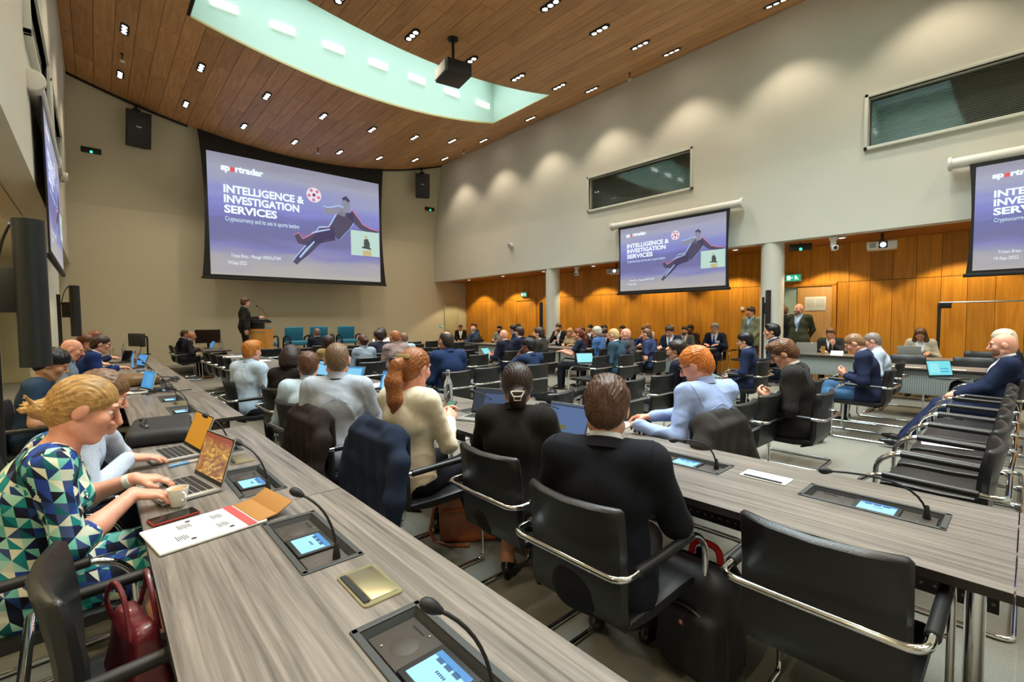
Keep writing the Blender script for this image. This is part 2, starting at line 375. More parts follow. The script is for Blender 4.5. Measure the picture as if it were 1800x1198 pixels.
# downlights
pro = None; rows = sorted(set(y for x, y in DL), reverse=True); cnt = {}
for x, y in DL:
    vis = y > 3 and (x > 7.9 or y > 5) and (x > 5 or y > 7)and (x > 3 or y > 9)
    if not vis: continue
    ri = ['in the row nearest the front wall', 'in the row just beyond the skylight', 'beside the right end of the skylight', 'in the row just this side of the skylight', 'in the second row this side of the skylight', 'in the row by the near skylight'][rows.index(y) if rows.index(y) < 6 else 5]
    cnt[y] = cnt.get(y, 0)+1
    lab = 'triple ceiling spot, %s from left %s' % (ORD[cnt[y]-1], ri)
    if pro is None:
        pro = thing('ceiling_light', lab, 'light', group='triple ceiling spots')
        mb = MB(); poly = [(math.cos(t)*.075+(0), math.sin(t)*.075+(.15 if math.sin(t) >= 0 else -.15)) for t in [PI*2*j/20 for j in range(20)]]
        mb.prism(poly, lambda u, v, h: Vector((u, v, h)), -.012, .012); mb.build('housing', m_black, pro)
        for q in (-1, 0, 1):
            mb = MB(); mb.lathe([(.06, -.014), (.06, -.02), (.048, -.022), (.046, -.016)], (0, q*.125, 0), 14); r_ = mb.build('ring', m_dark, pro)
            mb = MB(); mb.lathe([(.044, -.0205), (.03, -.024), (.004, -.026)], (0, q*.125, 0), 12); mb.build('lamp', m_lampglow, pro)
        t = pro
    else: t = dup(pro, (0, 0, 0), 0, lab)
    t.location = (x, y, vz(x)-.004); t.rotation_euler = (0, math.atan(-2*.0312*(x-5.16))*1.0, 0)
# passages: ceilings, oak panel wall, doors
mb = MB(); mb.box(((XR+.28+XPR)/2, 5, ZS+.05), (XPR-XR-.2, 25, .06)); struct('ceiling_passage_right', mb, wood('passage_ceiling_oak', rgb(150, 92, 36), rgb(176, 112, 48), (14, 1.2, 8), .4, .0), smooth=False)
mb = MB(); mb.box(((XL-.28+XPL)/2, 5, ZS+.05), (XL-XPL-.2, 25, .06)); struct('ceiling_passage_left', mb, m_wallwarm, smooth=False)
mb = MB(); mb.box((XPR+.08, 5, 1.6), (.1, 25, 3.2)); wp = struct('wall_passage_right', mb, m_edge, smooth=False)
mb = MB(); mb.box((XPL-.08, 5, 1.6), (.1, 25, 3.2)); struct('wall_passage_left', mb, m_wallwarm, smooth=False)
DOORS = [(3.0, 4.03, 2.2), (12.55, 13.54, 2.2), (4.35, 5.2, 2.2)]
y = 16.93; PWY = .3745
k = 0
while y > -1.2:
    y1, y0 = y, y-PWY; g = .003
    for z0, z1 in ((.0, 2.24), (2.25, 3.09)):
        segs = [(y0, y1)]
        zz0, zz1 = z0, z1
        for a, b, h in DOORS[:2]:
            if y1 > a-.09 and y0 < b+.09 and z0 < 1: segs = [(s0, min(s1, a-.09)) for s0, s1 in segs if s0 < a-.09]+[(max(s0, b+.09), s1) for s0, s1 in segs if s1 > b+.09]
        for s0, s1 in segs:
            if s1-s0 < .02: continue
            mb = MB(); mb.box((XPR+.012, (s0+s1)/2, (zz0+zz1)/2), (.03, s1-s0-2*g, zz1-zz0), .002); mb.build('panel', m_panel, wp, smooth=False)
    y = y0
def door(n, y0, y1, h, leafmat, open_=False, note=False):
    mb = MB(); fw = .08
    for yy in (y0-fw/2, y1+fw/2): mb.box((XPR-.01, yy, h/2), (.07, fw, h), .004)
    mb.box((XPR-.01, (y0+y1)/2, h+fw/2-.02), (.07, y1-y0+2*fw, fw), .004)
    d = struct('door_%d' % n, mb, m_panel)
    ly0 = y0 if not open_ else y0; ly1 = y1 if not open_ else y1-.32
    mb = MB(); mb.box((XPR+.0, (ly0+ly1)/2, h/2-.01), (.045, ly1-ly0-.01, h-.03), .003); lf = mb.build('leaf', leafmat, d)
    mb = MB(); mb.tube(fillet([(XPR-.03, ly1-.1, 1.05), (XPR-.08, ly1-.1, 1.05), (XPR-.08, ly1-.22, 1.05)], .02), .009); mb.lathe([(.025, 0), (.025, .008)], (XPR-.03, ly1-.1, 1.05), 12, Matrix.Rotation(PI/2, 4, 'Y')); mb.build('handle', m_steel, lf)
    if open_:
        mb = MB(); mb.box((XPR+.012, y1-.16, h/2), (.02, .3, h-.02)); mb.build('glazed_side', M('pale_daylit_glass', rgb(150, 176, 168), .15), d)
    return d
door(1, 3.0, 4.03, 2.2, m_doorwood, True)
door(2, 12.55, 13.54, 2.2, m_panel)
def plain_door(n, x0, x1, y, h, mat, hx, name='door'):
    mb = MB()
    for xx in (x0-.03, x1+.03): mb.box((xx, y-.02, h/2), (.06, .07, h), .004)
    mb.box(((x0+x1)/2, y-.02, h+.02), (x1-x0+.12, .07, .05), .004); d = struct('door_%d' % n, mb, M('door_frame_cream', rgb(196, 188, 160), .5))
    mb = MB(); mb.box(((x0+x1)/2, y-.005, h/2), (x1-x0, .04, h-.02), .003); lf = mb.build('leaf', mat, d)
    mb = MB(); mb.tube(fillet([(hx, y-.03, 1.05), (hx, y-.08, 1.05), (hx+(.1 if hx < (x0+x1)/2 else -.1), y-.08, 1.05)], .02), .01); mb.build('handle', m_steel, lf)
m_creamdoor = M('cream_door', rgb(198, 192, 156), .5)
plain_door(3, 11.3, 11.92, YF, 2.16, m_creamdoor, 11.38)
plain_door(4, -1.75, -.85, YF, 2.16, m_creamdoor, -.95)
# oak boxed end piece seen at the left edge
mb = MB(); mb.box((XPL+.02, 8.7, 2.2), (.03, 2.0, 1.7), .003); mb.build('wall_panel', m_panel, bpy.data.objects['wall_passage_left'])
# columns
def column(x, y, label, r=.225, h=ZS):
    c = thing('column', label, 'column', (x, y, 0)); mb = MB(); mb.lathe([(r, 0), (r, h)], n=40); mb.build('shaft', m_wall, c)
    mb = MB(); mb.lathe([(r+.006, 0), (r+.006, .1), (r, .105)], n=40); mb.build('base_ring', m_steel, c)
column(11.0, 3.78, 'round white column in front of the open door on the right'); column(11.0, 10.3, 'round white column left of the middle screen, by the far door')
column(-.72, 12.4, 'round white column under the left wall behind the column speakers')
# baseboards, stage, low step along the front
mb = MB(); mb.box((.95, YF-.015, .25), (3.7, .03, .12)); mb.box((10.2, YF-.015, .06), (4.4, .03, .12)); struct('baseboard_front', mb, m_skirt)
mb = MB(); mb.box((5.42, 15.05, .2), (5.4, 3.9, .4), .01); stg = tag(mb.build('stage', [m_carpet]), 'low carpeted stage under the main projection screen', 'stage')
mb = MB(); mb.box((.95, 16.5, .1), (2.75, .95, .2), .01); struct('trim_2', mb, m_carpet)
# windows in the right wall: frame, blind slats, glass
def window(n, x, sgn, y0, y1, z0, z1, slats=True):
    mb = MB(); t = .055; xi = x - sgn*.02
    for yy in (y0-t/2, y1+t/2): mb.box((xi, yy, (z0+z1)/2), (.09, t, z1-z0+2*t), .004)
    for zz in (z0-t/2, z1+t/2): mb.box((xi, (y0+y1)/2, zz), (.09, y1-y0+2*t, t), .004)
    w_ = struct('window_%d' % n, mb, M('window_frame_white', rgb(214, 216, 204), .5))
    mb = MB(); mb.box((x+sgn*.2, (y0+y1)/2, (z0+z1)/2), (.02, y1-y0, z1-z0)); mb.build('backing', m_windark, w_)
    mb = MB(); mb.box((x+sgn*.09, (y0+y1)/2, (z0+z1)/2), (.008, y1-y0, z1-z0)); mb.build('pane', m_glass, w_)
    if slats:
        z = z0+.02; me = None
        while z < z1-.01:
            if me is None:
                s_ = MB(); s_.box((0, 0, 0), (.003, y1-y0-.03, .026), 0, Matrix.Rotation(sgn*R(28), 4, 'Y')); me = s_.mesh('slat', m_blind, smooth=False)
            o = link('slat', me, w_); o.location = (x+sgn*.14, (y0+y1)/2, z); z += .033
    return w_
window(4, XR, 1, 5.54, 8.62, 4.60, 5.49); window(5, XR, 1, -.98, 2.11, 4.60, 5.49)
for k, (a, b) in enumerate(((2.2, 5.3), (7.2, 10.3), (11.0, 14.1))): window(6+k, XL, -1, a, b, 4.60, 5.49, False)

# ------------------------------------------------------------------ projection screens with the slide
def slide_mat():
    m = M('slide_background', (.02, .02, .02), .6, em=(1, 1, 1), es=.95); nt, b = nodes(m); N = nt.nodes.new; L = nt.links.new
    tc = N('ShaderNodeTexCoord'); mp = N('ShaderNodeMapping'); mp.inputs['Scale'].default_value = (2.2, 1, 9); L(tc.outputs['Generated'], mp.inputs[0])
    n = N('ShaderNodeTexNoise'); n.inputs['Scale'].default_value = 1.3; n.inputs['Detail'].default_value = 4; L(mp.outputs[0], n.inputs[0])
    sp = N('ShaderNodeSeparateXYZ'); L(tc.outputs['Generated'], sp.inputs[0])
    rp = N('ShaderNodeValToRGB'); e = rp.color_ramp.elements
    e[0].position = 0; e[0].color = (*rgb(180, 176, 170), 1); e[1].position = 1; e[1].color = (*rgb(150, 150, 168), 1)
    for p, c in ((.14, (164, 162, 176)), (.24, (128, 128, 186)), (.34, (112, 112, 160)), (.48, (108, 110, 168)), (.58, (126, 130, 202)), (.72, (144, 150, 204)), (.86, (166, 168, 190))):
        q = e.new(p); q.color = (*rgb(*c), 1)
    ad = N('ShaderNodeMath'); ad.operation = 'MULTIPLY_ADD'; ad.inputs[1].default_value = .26; L(n.outputs[0], ad.inputs[0])
    su = N('ShaderNodeMath'); su.operation = 'SUBTRACT'; su.inputs[1].default_value = .13; L(sp.outputs[2], su.inputs[0]); L(su.outputs[0], ad.inputs[2])
    L(ad.outputs[0], rp.inputs[0]); L(rp.outputs[0], b.inputs['Emission Color']); return m
m_slide = slide_mat()
e_txt = emis('slide_text_white', rgb(236, 246, 252), 1.05); e_red = emis('slide_red', rgb(226, 92, 92)); e_fig = emis('slide_player_dark', rgb(74, 68, 96)); e_sub = emis('slide_text_pale', rgb(196, 216, 236))
e_rim = emis('slide_rim_blue', rgb(168, 196, 240)); e_rimr = emis('slide_rim_red', rgb(212, 120, 150)); e_skin = emis('slide_player_skin', rgb(140, 140, 160)); e_inset = emis('slide_inset_pale', rgb(186, 216, 206)); e_ball = emis('slide_ball', rgb(232, 226, 236)); e_insd = emis('slide_inset_dark', rgb(66, 74, 74)); e_insw = emis('slide_inset_wood', rgb(196, 180, 130))
def slide(parent, W, H):
    """slide of size W x H in the parent's local x (right) / z (up), facing -y; origin bottom centre"""
    def P(u, v, d=.004): return Vector(((u-.5)*W, -d, (1-v)*H))
    mb = MB(); mb.quad(P(0, 1, 0), P(1, 1, 0), P(1, 0, 0), P(0, 0, 0)); s = mb.build('slide', m_slide, parent, smooth=False)
    def txt(name, t, u, v, h, wid, mat, bold=0):
        me = text_mesh(t, h/.7*H, 1, 1, 'LEFT', bold*H); co = [q.co.x for q in me.vertices]; k = wid*W/(max(co)-min(co)); x0 = min(co)
        for q in me.vertices: q.co = Vector(((u-.5)*W+(q.co.x-x0)*k, -.005, (1-v)*H+q.co.y))
        me.materials.append(mat); return link(name, me, s)
    txt('logo_text', 'sp', .065, .135, .05, .045, e_txt, .004); txt('logo_text', 'rtradar', .135, .135, .05, .145, e_txt, .004)
    mb = MB(); mb.quad(P(.112, .14), P(.133, .14), P(.133, .1), P(.112, .1)); mb.build('logo_square', e_red, s, smooth=False)
    txt('title_text', 'INTELLIGENCE &', .075, .315, .062, .43, e_txt, .0035); txt('title_text', 'INVESTIGATION', .075, .398, .062, .40, e_txt, .0035); txt('title_text', 'SERVICES', .075, .482, .062, .272, e_txt, .0035)
    txt('subtitle_text', 'Cryptocurrency and its use in sports betting', .078, .55, .038, .395, e_sub, .001)
    txt('name_text', 'Tristan Brass - Manager EMEA/LATAM', .10, .85, .03, .26, e_txt); txt('date_text', '19-Sep-2022', .085, .91, .03, .093, e_txt)
    asp = W/H
    def disc(name, u, v, r, mat, d=.005, n=18, sx=1):
        mb = MB(); mb._add([P(u+r*sx*math.cos(2*PI*j/n)/asp, v+r*math.sin(2*PI*j/n), d) for j in range(n)], [tuple(range(n))]); return mb.build(name, mat, s, smooth=False)
    disc('ball', .565, .22, .068, e_ball)
    for a in range(5): disc('ball_patch', .565+.045*math.cos(a*1.257+.4)/asp, .22+.045*math.sin(a*1.257+.4), .016, e_rimr, .006, 6)
    disc('ball_patch', .565, .22, .018, e_rimr, .006, 6)
    def stroke(name, pts, mat, d):
        mb = MB(); L_, R_ = [], []
        for i, (u, v, wd) in enumerate(pts):
            a, b2 = pts[max(i-1, 0)], pts[min(i+1, len(pts)-1)]; dx, dy = (b2[0]-a[0])*asp, b2[1]-a[1]; l = math.hypot(dx, dy) or 1
            nx, ny = -dy/l*wd/asp, dx/l*wd; L_.append(P(u+nx, v+ny, d)); R_.append(P(u-nx, v-ny, d))
        for i in range(len(pts)-1): mb.quad(L_[i], L_[i+1], R_[i+1], R_[i])
        return mb.build(name, mat, s, smooth=False)
    limbs = {'kick_leg': [(.68, .56, .062), (.60, .60, .058), (.545, .64, .042), (.50, .665, .03), (.475, .66, .03), (.455, .60, .022)],
             'stand_leg': [(.69, .56, .06), (.61, .57, .058), (.565, .655, .04), (.51, .75, .034), (.465, .82, .026), (.44, .865, .02)],
             'body': [(.775, .32, .05), (.77, .38, .085), (.745, .44, .085), (.715, .50, .075), (.68, .57, .068)],
             'fist_arm': [(.765, .345, .04), (.72, .33, .04), (.675, .345, .032), (.645, .35, .03), (.62, .345, .034)],
             'far_arm': [(.79, .34, .04), (.83, .40, .034), (.87, .46, .026), (.93, .49, .02), (.985, .50, .018)]}
    for nm, pts in limbs.items():
        stroke('player_rim', [(u, v-.008, w_*1.12) for u, v, w_ in pts], e_rimr if nm in ('far_arm', 'kick_leg') else e_rim, .0045)
        stroke('player_'+nm, pts, e_fig if nm in ('body', 'kick_leg') else e_skin if nm == 'fist_arm' else e_fig, .005)
    stroke('player_rim', [(.545, .575, .006), (.60, .545, .008), (.66, .52, .006)], e_rim, .006)
    stroke('player_rim', [(.47, .81, .008), (.51, .735, .01), (.56, .65, .006)], e_rim, .006)
    disc('player_head', .768, .25, .05, e_skin, .005, 14, .85); stroke('player_neck', [(.77, .29, .03), (.775, .34, .04)], e_skin, .0055); stroke('player_hair', [(.745, .215, .012), (.768, .198, .02), (.79, .23, .014)], e_fig, .006)
    mb = MB(); mb.quad(P(.795, .745, .007), P(.995, .745, .007), P(.995, .50, .007), P(.795, .50, .007)); mb.build('inset_picture', e_inset, s, smooth=False)
    stroke('inset_person', [(.90, .575, .02), (.905, .62, .032), (.905, .665, .03)], e_insd, .008); disc('inset_head', .90, .555, .016, e_insw, .0085, 10)
    disc('ball_patch', .565, .22, .014, e_fig, .0065, 5)
    stroke('inset_lectern', [(.87, .66, .008), (.935, .672, .008)], e_insd, .009); stroke('inset_lectern', [(.905, .69, .045), (.907, .745, .045)], e_insw, .0085)
    return s
def proj_screen(name, label, loc, az, W, H, top, border, main=False):
    t = thing(name, label, 'screen', loc, az, None)   # local: picture faces -y, origin at bottom centre of the picture
    poly = []; n_ = 10; bb = .085*W/5 if main else .05
    def hw(z):
        q = (z+bb)/(top+bb); base = W/2+border; return base + (.075 if main else .05)*W/5*(2*q-1)**2*1.5
    zs = [-bb+(top+bb)*j/n_ for j in range(n_+1)]
    poly = [(hw(z), z) for z in zs]+[(-hw(z), z) for z in zs[::-1]]
    mb = MB(); mb.prism(poly, lambda u, v, h: Vector((u, h, v)), .003, .018); mb.build('black_cloth', m_black, t, smooth=False)
    mb = MB(); mb.box((0, .01, -bb-.02), (2*hw(-bb)+.06, .05, .06), .012); mb.build('weight_bar', m_black, t)
    slide(t, W, H)
    if not main:
        cw = W+.62
        mb = MB(); mb.lathe([(.085, -cw/2), (.085, cw/2)], (0, .06, top+.07), 24, Matrix.Rotation(PI/2, 4, 'Y'))
        mb.build('casing', m_white, t)
        for sx in (-1, 1):
            mb = MB(); mb.lathe([(.112, -.02), (.112, .012), (.105, .024), (.06, .03), (.002, .031)], (sx*(cw/2+.0), .06, top+.07), 28, Matrix.Rotation(sx*PI/2, 4, 'Y')); mb.build('end_cap', m_white, t)
            mb = MB(); mb.box((sx*cw*.35, .16, top+.1), (.06, .12, .1), .01); mb.build('bracket', m_white, t)
    return t
proj_screen('projection_screen', 'big main projection screen with black surround on the front wall', (5.215, 16.02, 2.88), 0, 5.31, 3.555, 4.3, .09, True)
proj_screen('projection_screen', 'middle projection screen on the right wall, whole slide in view', (XR-.24, 5.985, 2.2), 90, 2.8, 1.635, 1.7, .035)
proj_screen('projection_screen', 'projection screen at the right edge of the picture, partly cut off', (XR-.24, -.745, 2.2), 90, 2.8, 1.635, 1.7, .035)
proj_screen('projection_screen', 'projection screen seen edge-on on the left wall', (XL+.10, 8.93, 2.33), -90, 2.8, 1.635, 1.7, .035)

# ------------------------------------------------------------------ tables
def table_top(x0, x1, y0, y1, holes, name='table_top', parent=None, z=.74, th=.03):
    xs = sorted(set([x0, x1]+[v for h in holes for v in h[:2]])); ys = sorted(set([y0, y1]+[v for h in holes for v in h[2:]]))
    mb = MB()
    for i in range(len(xs)-1):
        for j in range(len(ys)-1):
            xm, ym = (xs[i]+xs[i+1])/2, (ys[j]+ys[j+1])/2
            if any(a < xm < b and c < ym < d for a, b, c, d in holes): continue
            mb.quad((xs[i], ys[j], z), (xs[i+1], ys[j], z), (xs[i+1], ys[j+1], z), (xs[i], ys[j+1], z))
    mb.cur = 1; b_ = z-th
    for i in range(len(xs)-1):
        for j in range(len(ys)-1):
            xm, ym = (xs[i]+xs[i+1])/2, (ys[j]+ys[j+1])/2
            if any(a < xm < b and c < ym < d for a, b, c, d in holes): continue
            mb.quad((xs[i], ys[j], b_), (xs[i+1], ys[j], b_), (xs[i+1], ys[j+1], b_), (xs[i], ys[j+1], b_))
    for a, b in (((x0, y0), (x1, y0)), ((x1, y0), (x1, y1)), ((x1, y1), (x0, y1)), ((x0, y1), (x0, y0))):
        mb.quad((*a, b_), (*b, b_), (*b, z), (*a, z))
    return mb.build(name, [m_table, m_edge], parent, smooth=False)
def table(label, x0, x1, y0, y1, holes, front, perf, group, legs=True, ph=.34):
    t = thing('conference_table', label, 'table', (0, 0, 0), 0, group)
    g = .002
    table_top(x0, x1, y0+g, y1-g, [h for h in holes if y0 < (h[2]+h[3])/2 < y1], parent=t)
    fx = x1-.10 if front > 0 else x0+.06
    mb = MB(); mb.box((fx, (y0+y1)/2, .70-ph/2), (.012, y1-y0-.08, ph), .002); mb.build('modesty_panel', perf, t)
    mb = MB()
    for xx in (x0+.16, x1-.16): mb.box((xx, (y0+y1)/2, .69), (.04, y1-y0-.1, .04), .004)
    mb.build('rail', m_edge, t)
    for yy in (y0+.09, y1-.09) if legs else ():
        mb = MB(); xm = (x0+x1)/2; mb.tube([(xm-.03, yy, .02), (xm-.03, yy, .69)], .028, 12); mb.tube([(xm+.05, yy, .02), (xm+.05, yy, .69)], .018, 10)
        mb.box((xm, yy, .018), (x1-x0-.12, .05, .035), .014); mb.box((xm, yy, .695), (x1-x0-.2, .06, .02), .004); mb.build('leg', m_chrome, t)
    return t
def tray_hole(xc, yc): return (xc-.078, xc+.078, yc-.215, yc+.215)
LU = [.04, .85, 1.655, 2.465, 3.30]; LUF = [4.85, 5.65, 6.5, 7.3, 8.2, 9.0]
RU = [.41, 1.215, 2.13, 2.93, 3.85, 4.65, 5.56, 6.36, 7.3, 8.1]
hl = [tray_hole(.525, y) for y in LU]; hlf = [tray_hole(.525, y) for y in LUF]; hr = [tray_hole(2.295, y) for y in RU]
g1 = 'grey laminate table sections'
table('near left grey table section with handwritten envelope and dark bag, end towards the aisle', .10, .80, 2.068, 3.79, hl, 1, m_perfdark, g1)
table('nearest left grey table section at the bottom of the picture with beige socket box', .10, .80, .35, 2.068, hl, 1, m_perfdark, g1)
ys_ = [4.2, 5.93, 7.65, 9.37, 11.1, 12.9, 14.5]
LL = ['far left table section just beyond the gap, with two sunken microphone units', 'far left table section with the open white laptop and cables', 'far left table section with the brown bag on it', 'far left table section with the water bottle', 'far left table section with the black laptops', 'last far left table section, carrying two monitors on an arm']
for k in range(6): table(LL[k], .16, .86, ys_[k], ys_[k+1], hlf, 1, m_perfdark, g1)
ys_ = [-1.72, .007, 1.72, 3.43, 5.15, 6.9, 8.6, 10.3, 12.1]
RL = ['right hand table section cut off by the right edge of the picture', 'right hand table section in front of the empty near chair and the black suit', 'right hand table section in front of the woman in black', 'right hand table section in front of the man in the grey blue shirt', 'right hand table section in front of the bob haired woman', 'right hand table section beyond the red haired man', 'table section with the white papers, second from its far end', 'far end section of the long middle table']
for k in range(8): table(RL[k], 1.83 if k < 3 else 1.85, 2.61, ys_[k], ys_[k+1], hr, 1, m_perfdark, g1)
g2 = 'side tables with pale perforated fronts'
for k, (y0, y1) in enumerate(((-.75, 1.75), (4.45, 6.2), (6.2, 7.95), (7.95, 9.7), (9.7, 11.45), (11.45, 13.2))):
    table(['side table with pale perforated front beside the bald man on the right', 'near end of the long side table, with a laptop lid facing us', 'second section of the long side table from its near end', 'third section of the long side table from its near end', 'fourth section of the long side table from its near end', 'far end section of the long side table'][k], 8.66, 9.38, y0, y1, [], -1, m_perflight, g2, True, .33)
for k, (y0, y1) in enumerate(((.2, 2.0), (2.0, 3.35), (5.0, 6.8))):
    table(['wall side table where the woman in the cream jacket sits', 'wall side table with the silver laptop and a name card', 'wall side table with chrome legs before the man in the blue tie'][k], 10.42, 11.1, y0, y1, [], -1, m_perflight if k < 2 else m_edge, g2, True, .34 if k < 2 else .05)
table('small black topped table at the front left with a monitor', 1.98, 2.62, 13.95, 15.9, [], 1, m_perfdark, None)

# microphone units (tray, loudspeaker plate, touch screen, gooseneck microphone)
m_ui = emis('touch_screen_light', rgb(150, 214, 246), 1.3); m_uid = emis('touch_screen_blue', rgb(60, 140, 206), 1.1); m_uit = emis('touch_screen_text', rgb(40, 96, 150), .8)
m_grille = M('speaker_grille', rgb(60, 52, 46), .6)
def make_unit(label, x, y, dx, dy, dz, neck=True):
    t = thing('microphone_unit', label, 'microphone', (x, y, .74), 0, 'sunken microphone units')
    mb = MB(); hx, hy, rx, ry = .078, .215, .094, .232
    for sx in (-1, 1): mb.box((sx*(hx+.009), 0, .001), (.019, 2*ry, .007), .002)
    for sy in (-1, 1): mb.box((0, sy*(hy+.009), .001), (2*rx, .019, .007), .002)
    a = [Vector((sx*hx, sy*hy, .001)) for sx, sy in ((-1, -1), (1, -1), (1, 1), (-1, 1))]; b2 = [Vector((sx*(hx-.012), sy*(hy-.012), -.026)) for sx, sy in ((-1, -1), (1, -1), (1, 1), (-1, 1))]
    for i in range(4): mb.quad(a[i], a[(i+1) % 4], b2[(i+1) % 4], b2[i])
    mb.quad(*b2); mb.build('tray', m_tray, t, smooth=False)
    mb = MB(); mb.box((0, 0, -.02), (.128, .40, .012), .002); pl = mb.build('plate', m_unit, t)
    mb = MB(); mb.lathe([(.036, -.0138), (.034, -.0125), (.002, -.0125)], (-.008, .12, 0), 24); mb.build('speaker_grille', m_grille, pl)
    mb = MB(); mb.box((.045, .145, -.0132), (.004, .05, .002)); mb.build('card_slot', m_black, pl)
    mb = MB(); mb.lathe([(.004, -.0135), (.003, -.011)], (-.05, .155, 0), 8); mb.lathe([(.004, -.0135), (.003, -.011)], (.052, .105, 0), 8); mb.lathe([(.004, -.0135), (.003, -.011)], (-.03, -.15, 0), 8); mb.build('button', m_steel, pl)
    mb = MB(); mb.box((-.004, -.02, -.0105), (.122, .15, .009), .002); bz = mb.build('bezel', m_black, t)
    mb = MB(); mb.box((-.004, -.022, -.0055), (.094, .118, .0015)); mb.build('touch_screen', m_ui, bz, smooth=False)
    mb = MB(); mb.box((.034, -.022, -.0045), (.018, .118, .0008)); mb.build('screen_bar', m_uid, bz, smooth=False)
    mb = MB()
    for q in range(5): mb.box((-.003, -.012-q*.007, -.0045), (.007, .004, .0008))
    for q in range(3): mb.box((.022, -.05+q*.03, -.0045), (.012, .022, .0008))
    mb.build('screen_writing', m_uit, bz, smooth=False)
    if neck:
        B = Vector((.03, -.168, -.014)); T = Vector((dx, dy, dz)); 
        mb = MB(); mb.lathe([(.013, 0), (.012, .012), (.0065, .05), (.005, .052)], B, 12); gn = mb.build('microphone_base', m_black, t)
        mid = Vector((B.x+.004, B.y, B.z+.16)); pts = [B+Vector((0, 0, .045))]
        for q in range(1, 11):
            s_ = q/10; pts.append(B*(1-s_)**2+mid*2*s_*(1-s_)+T*s_*s_)
        mb = MB(); mb.tube(pts, .0042, 8); mb.build('gooseneck', m_black, t)
        d = (pts[-1]-pts[-2]).normalized(); rot = d.to_track_quat('Z', 'Y').to_matrix().to_4x4()
        mb = MB(); mb.lathe([(.006, -.012), (.009, -.004), (.0125, .004), (.0145, .016), (.0125, .028), (.006, .036)], T, 14, rot); mb.build('microphone_head', m_black, t)
    return t
ULAB = {('L', 1): 'sunken microphone unit at the very bottom of the picture, screen cut off', ('L', 2): 'sunken microphone unit beside the envelope on the near left table', ('L', 3): 'sunken microphone unit behind the open laptop with the golden picture', ('L', 4): 'sunken microphone unit half under the black bag on the left table',
        ('L', 0): 'sunken microphone unit out of sight below the picture', ('R', 0): 'sunken microphone unit nearest on the right table, by the empty chair', ('R', 1): 'sunken microphone unit just right of the man in the black suit'}
for k, y in enumerate(LU[1:]): make_unit(ULAB[('L', k+1)], .525, y, -.055, -.10+.03*(k == 2), .2)
for k, y in enumerate(LUF): make_unit('sunken microphone unit, %s along the far left table' % ORD[k], .525, y, -.05, -.08, .19)
for k, y in enumerate(RU): make_unit(ULAB.get(('R', k), 'sunken microphone unit, %s along the right hand table' % ORD[k]), 2.295, y, -.1, .12 if k == 0 else -.02, .13 if k < 2 else .19, True)
def make_box(label, x, y, lidm=None):
    t = thing('socket_box', label, 'socket', (x, y, .74), 0, 'table socket boxes')
    mb = MB(); poly = [(sx*.058+math.cos(a)*.012-sx*.012, sy*.1+math.sin(a)*.012-sy*.012) for sx, sy, a0 in ((1, 1, 0), (-1, 1, PI/2), (-1, -1, PI), (1, -1, 1.5*PI)) for a in (a0, a0+PI/4, a0+PI/2)]
    mb.prism(poly, lambda u, v, h: Vector((u, v, h)), .0005, .005); mb.build('frame', m_brass if not lidm else m_white, t)
    mb = MB(); mb.box((.008, 0, .006), (.078, .165, .003), .001); mb.build('lid', lidm or m_brass, t)
    mb = MB(); mb.box((-.043, 0, .0065), (.016, .165, .005)); mb.build('cable_brush', m_black, t)
make_box('beige metal socket box in the near left table, between two microphone units', .555, 1.245)
make_box('metal socket box in the left table behind the golden laptop', .56, 2.885); make_box('metal socket box between microphone units on the far left table', .56, 5.25)
m_lidlit = M('pale_lid', rgb(210, 222, 222), .25, .3); make_box('pale socket box between the two microphone units of the near right table', 2.325, .812, m_lidlit)

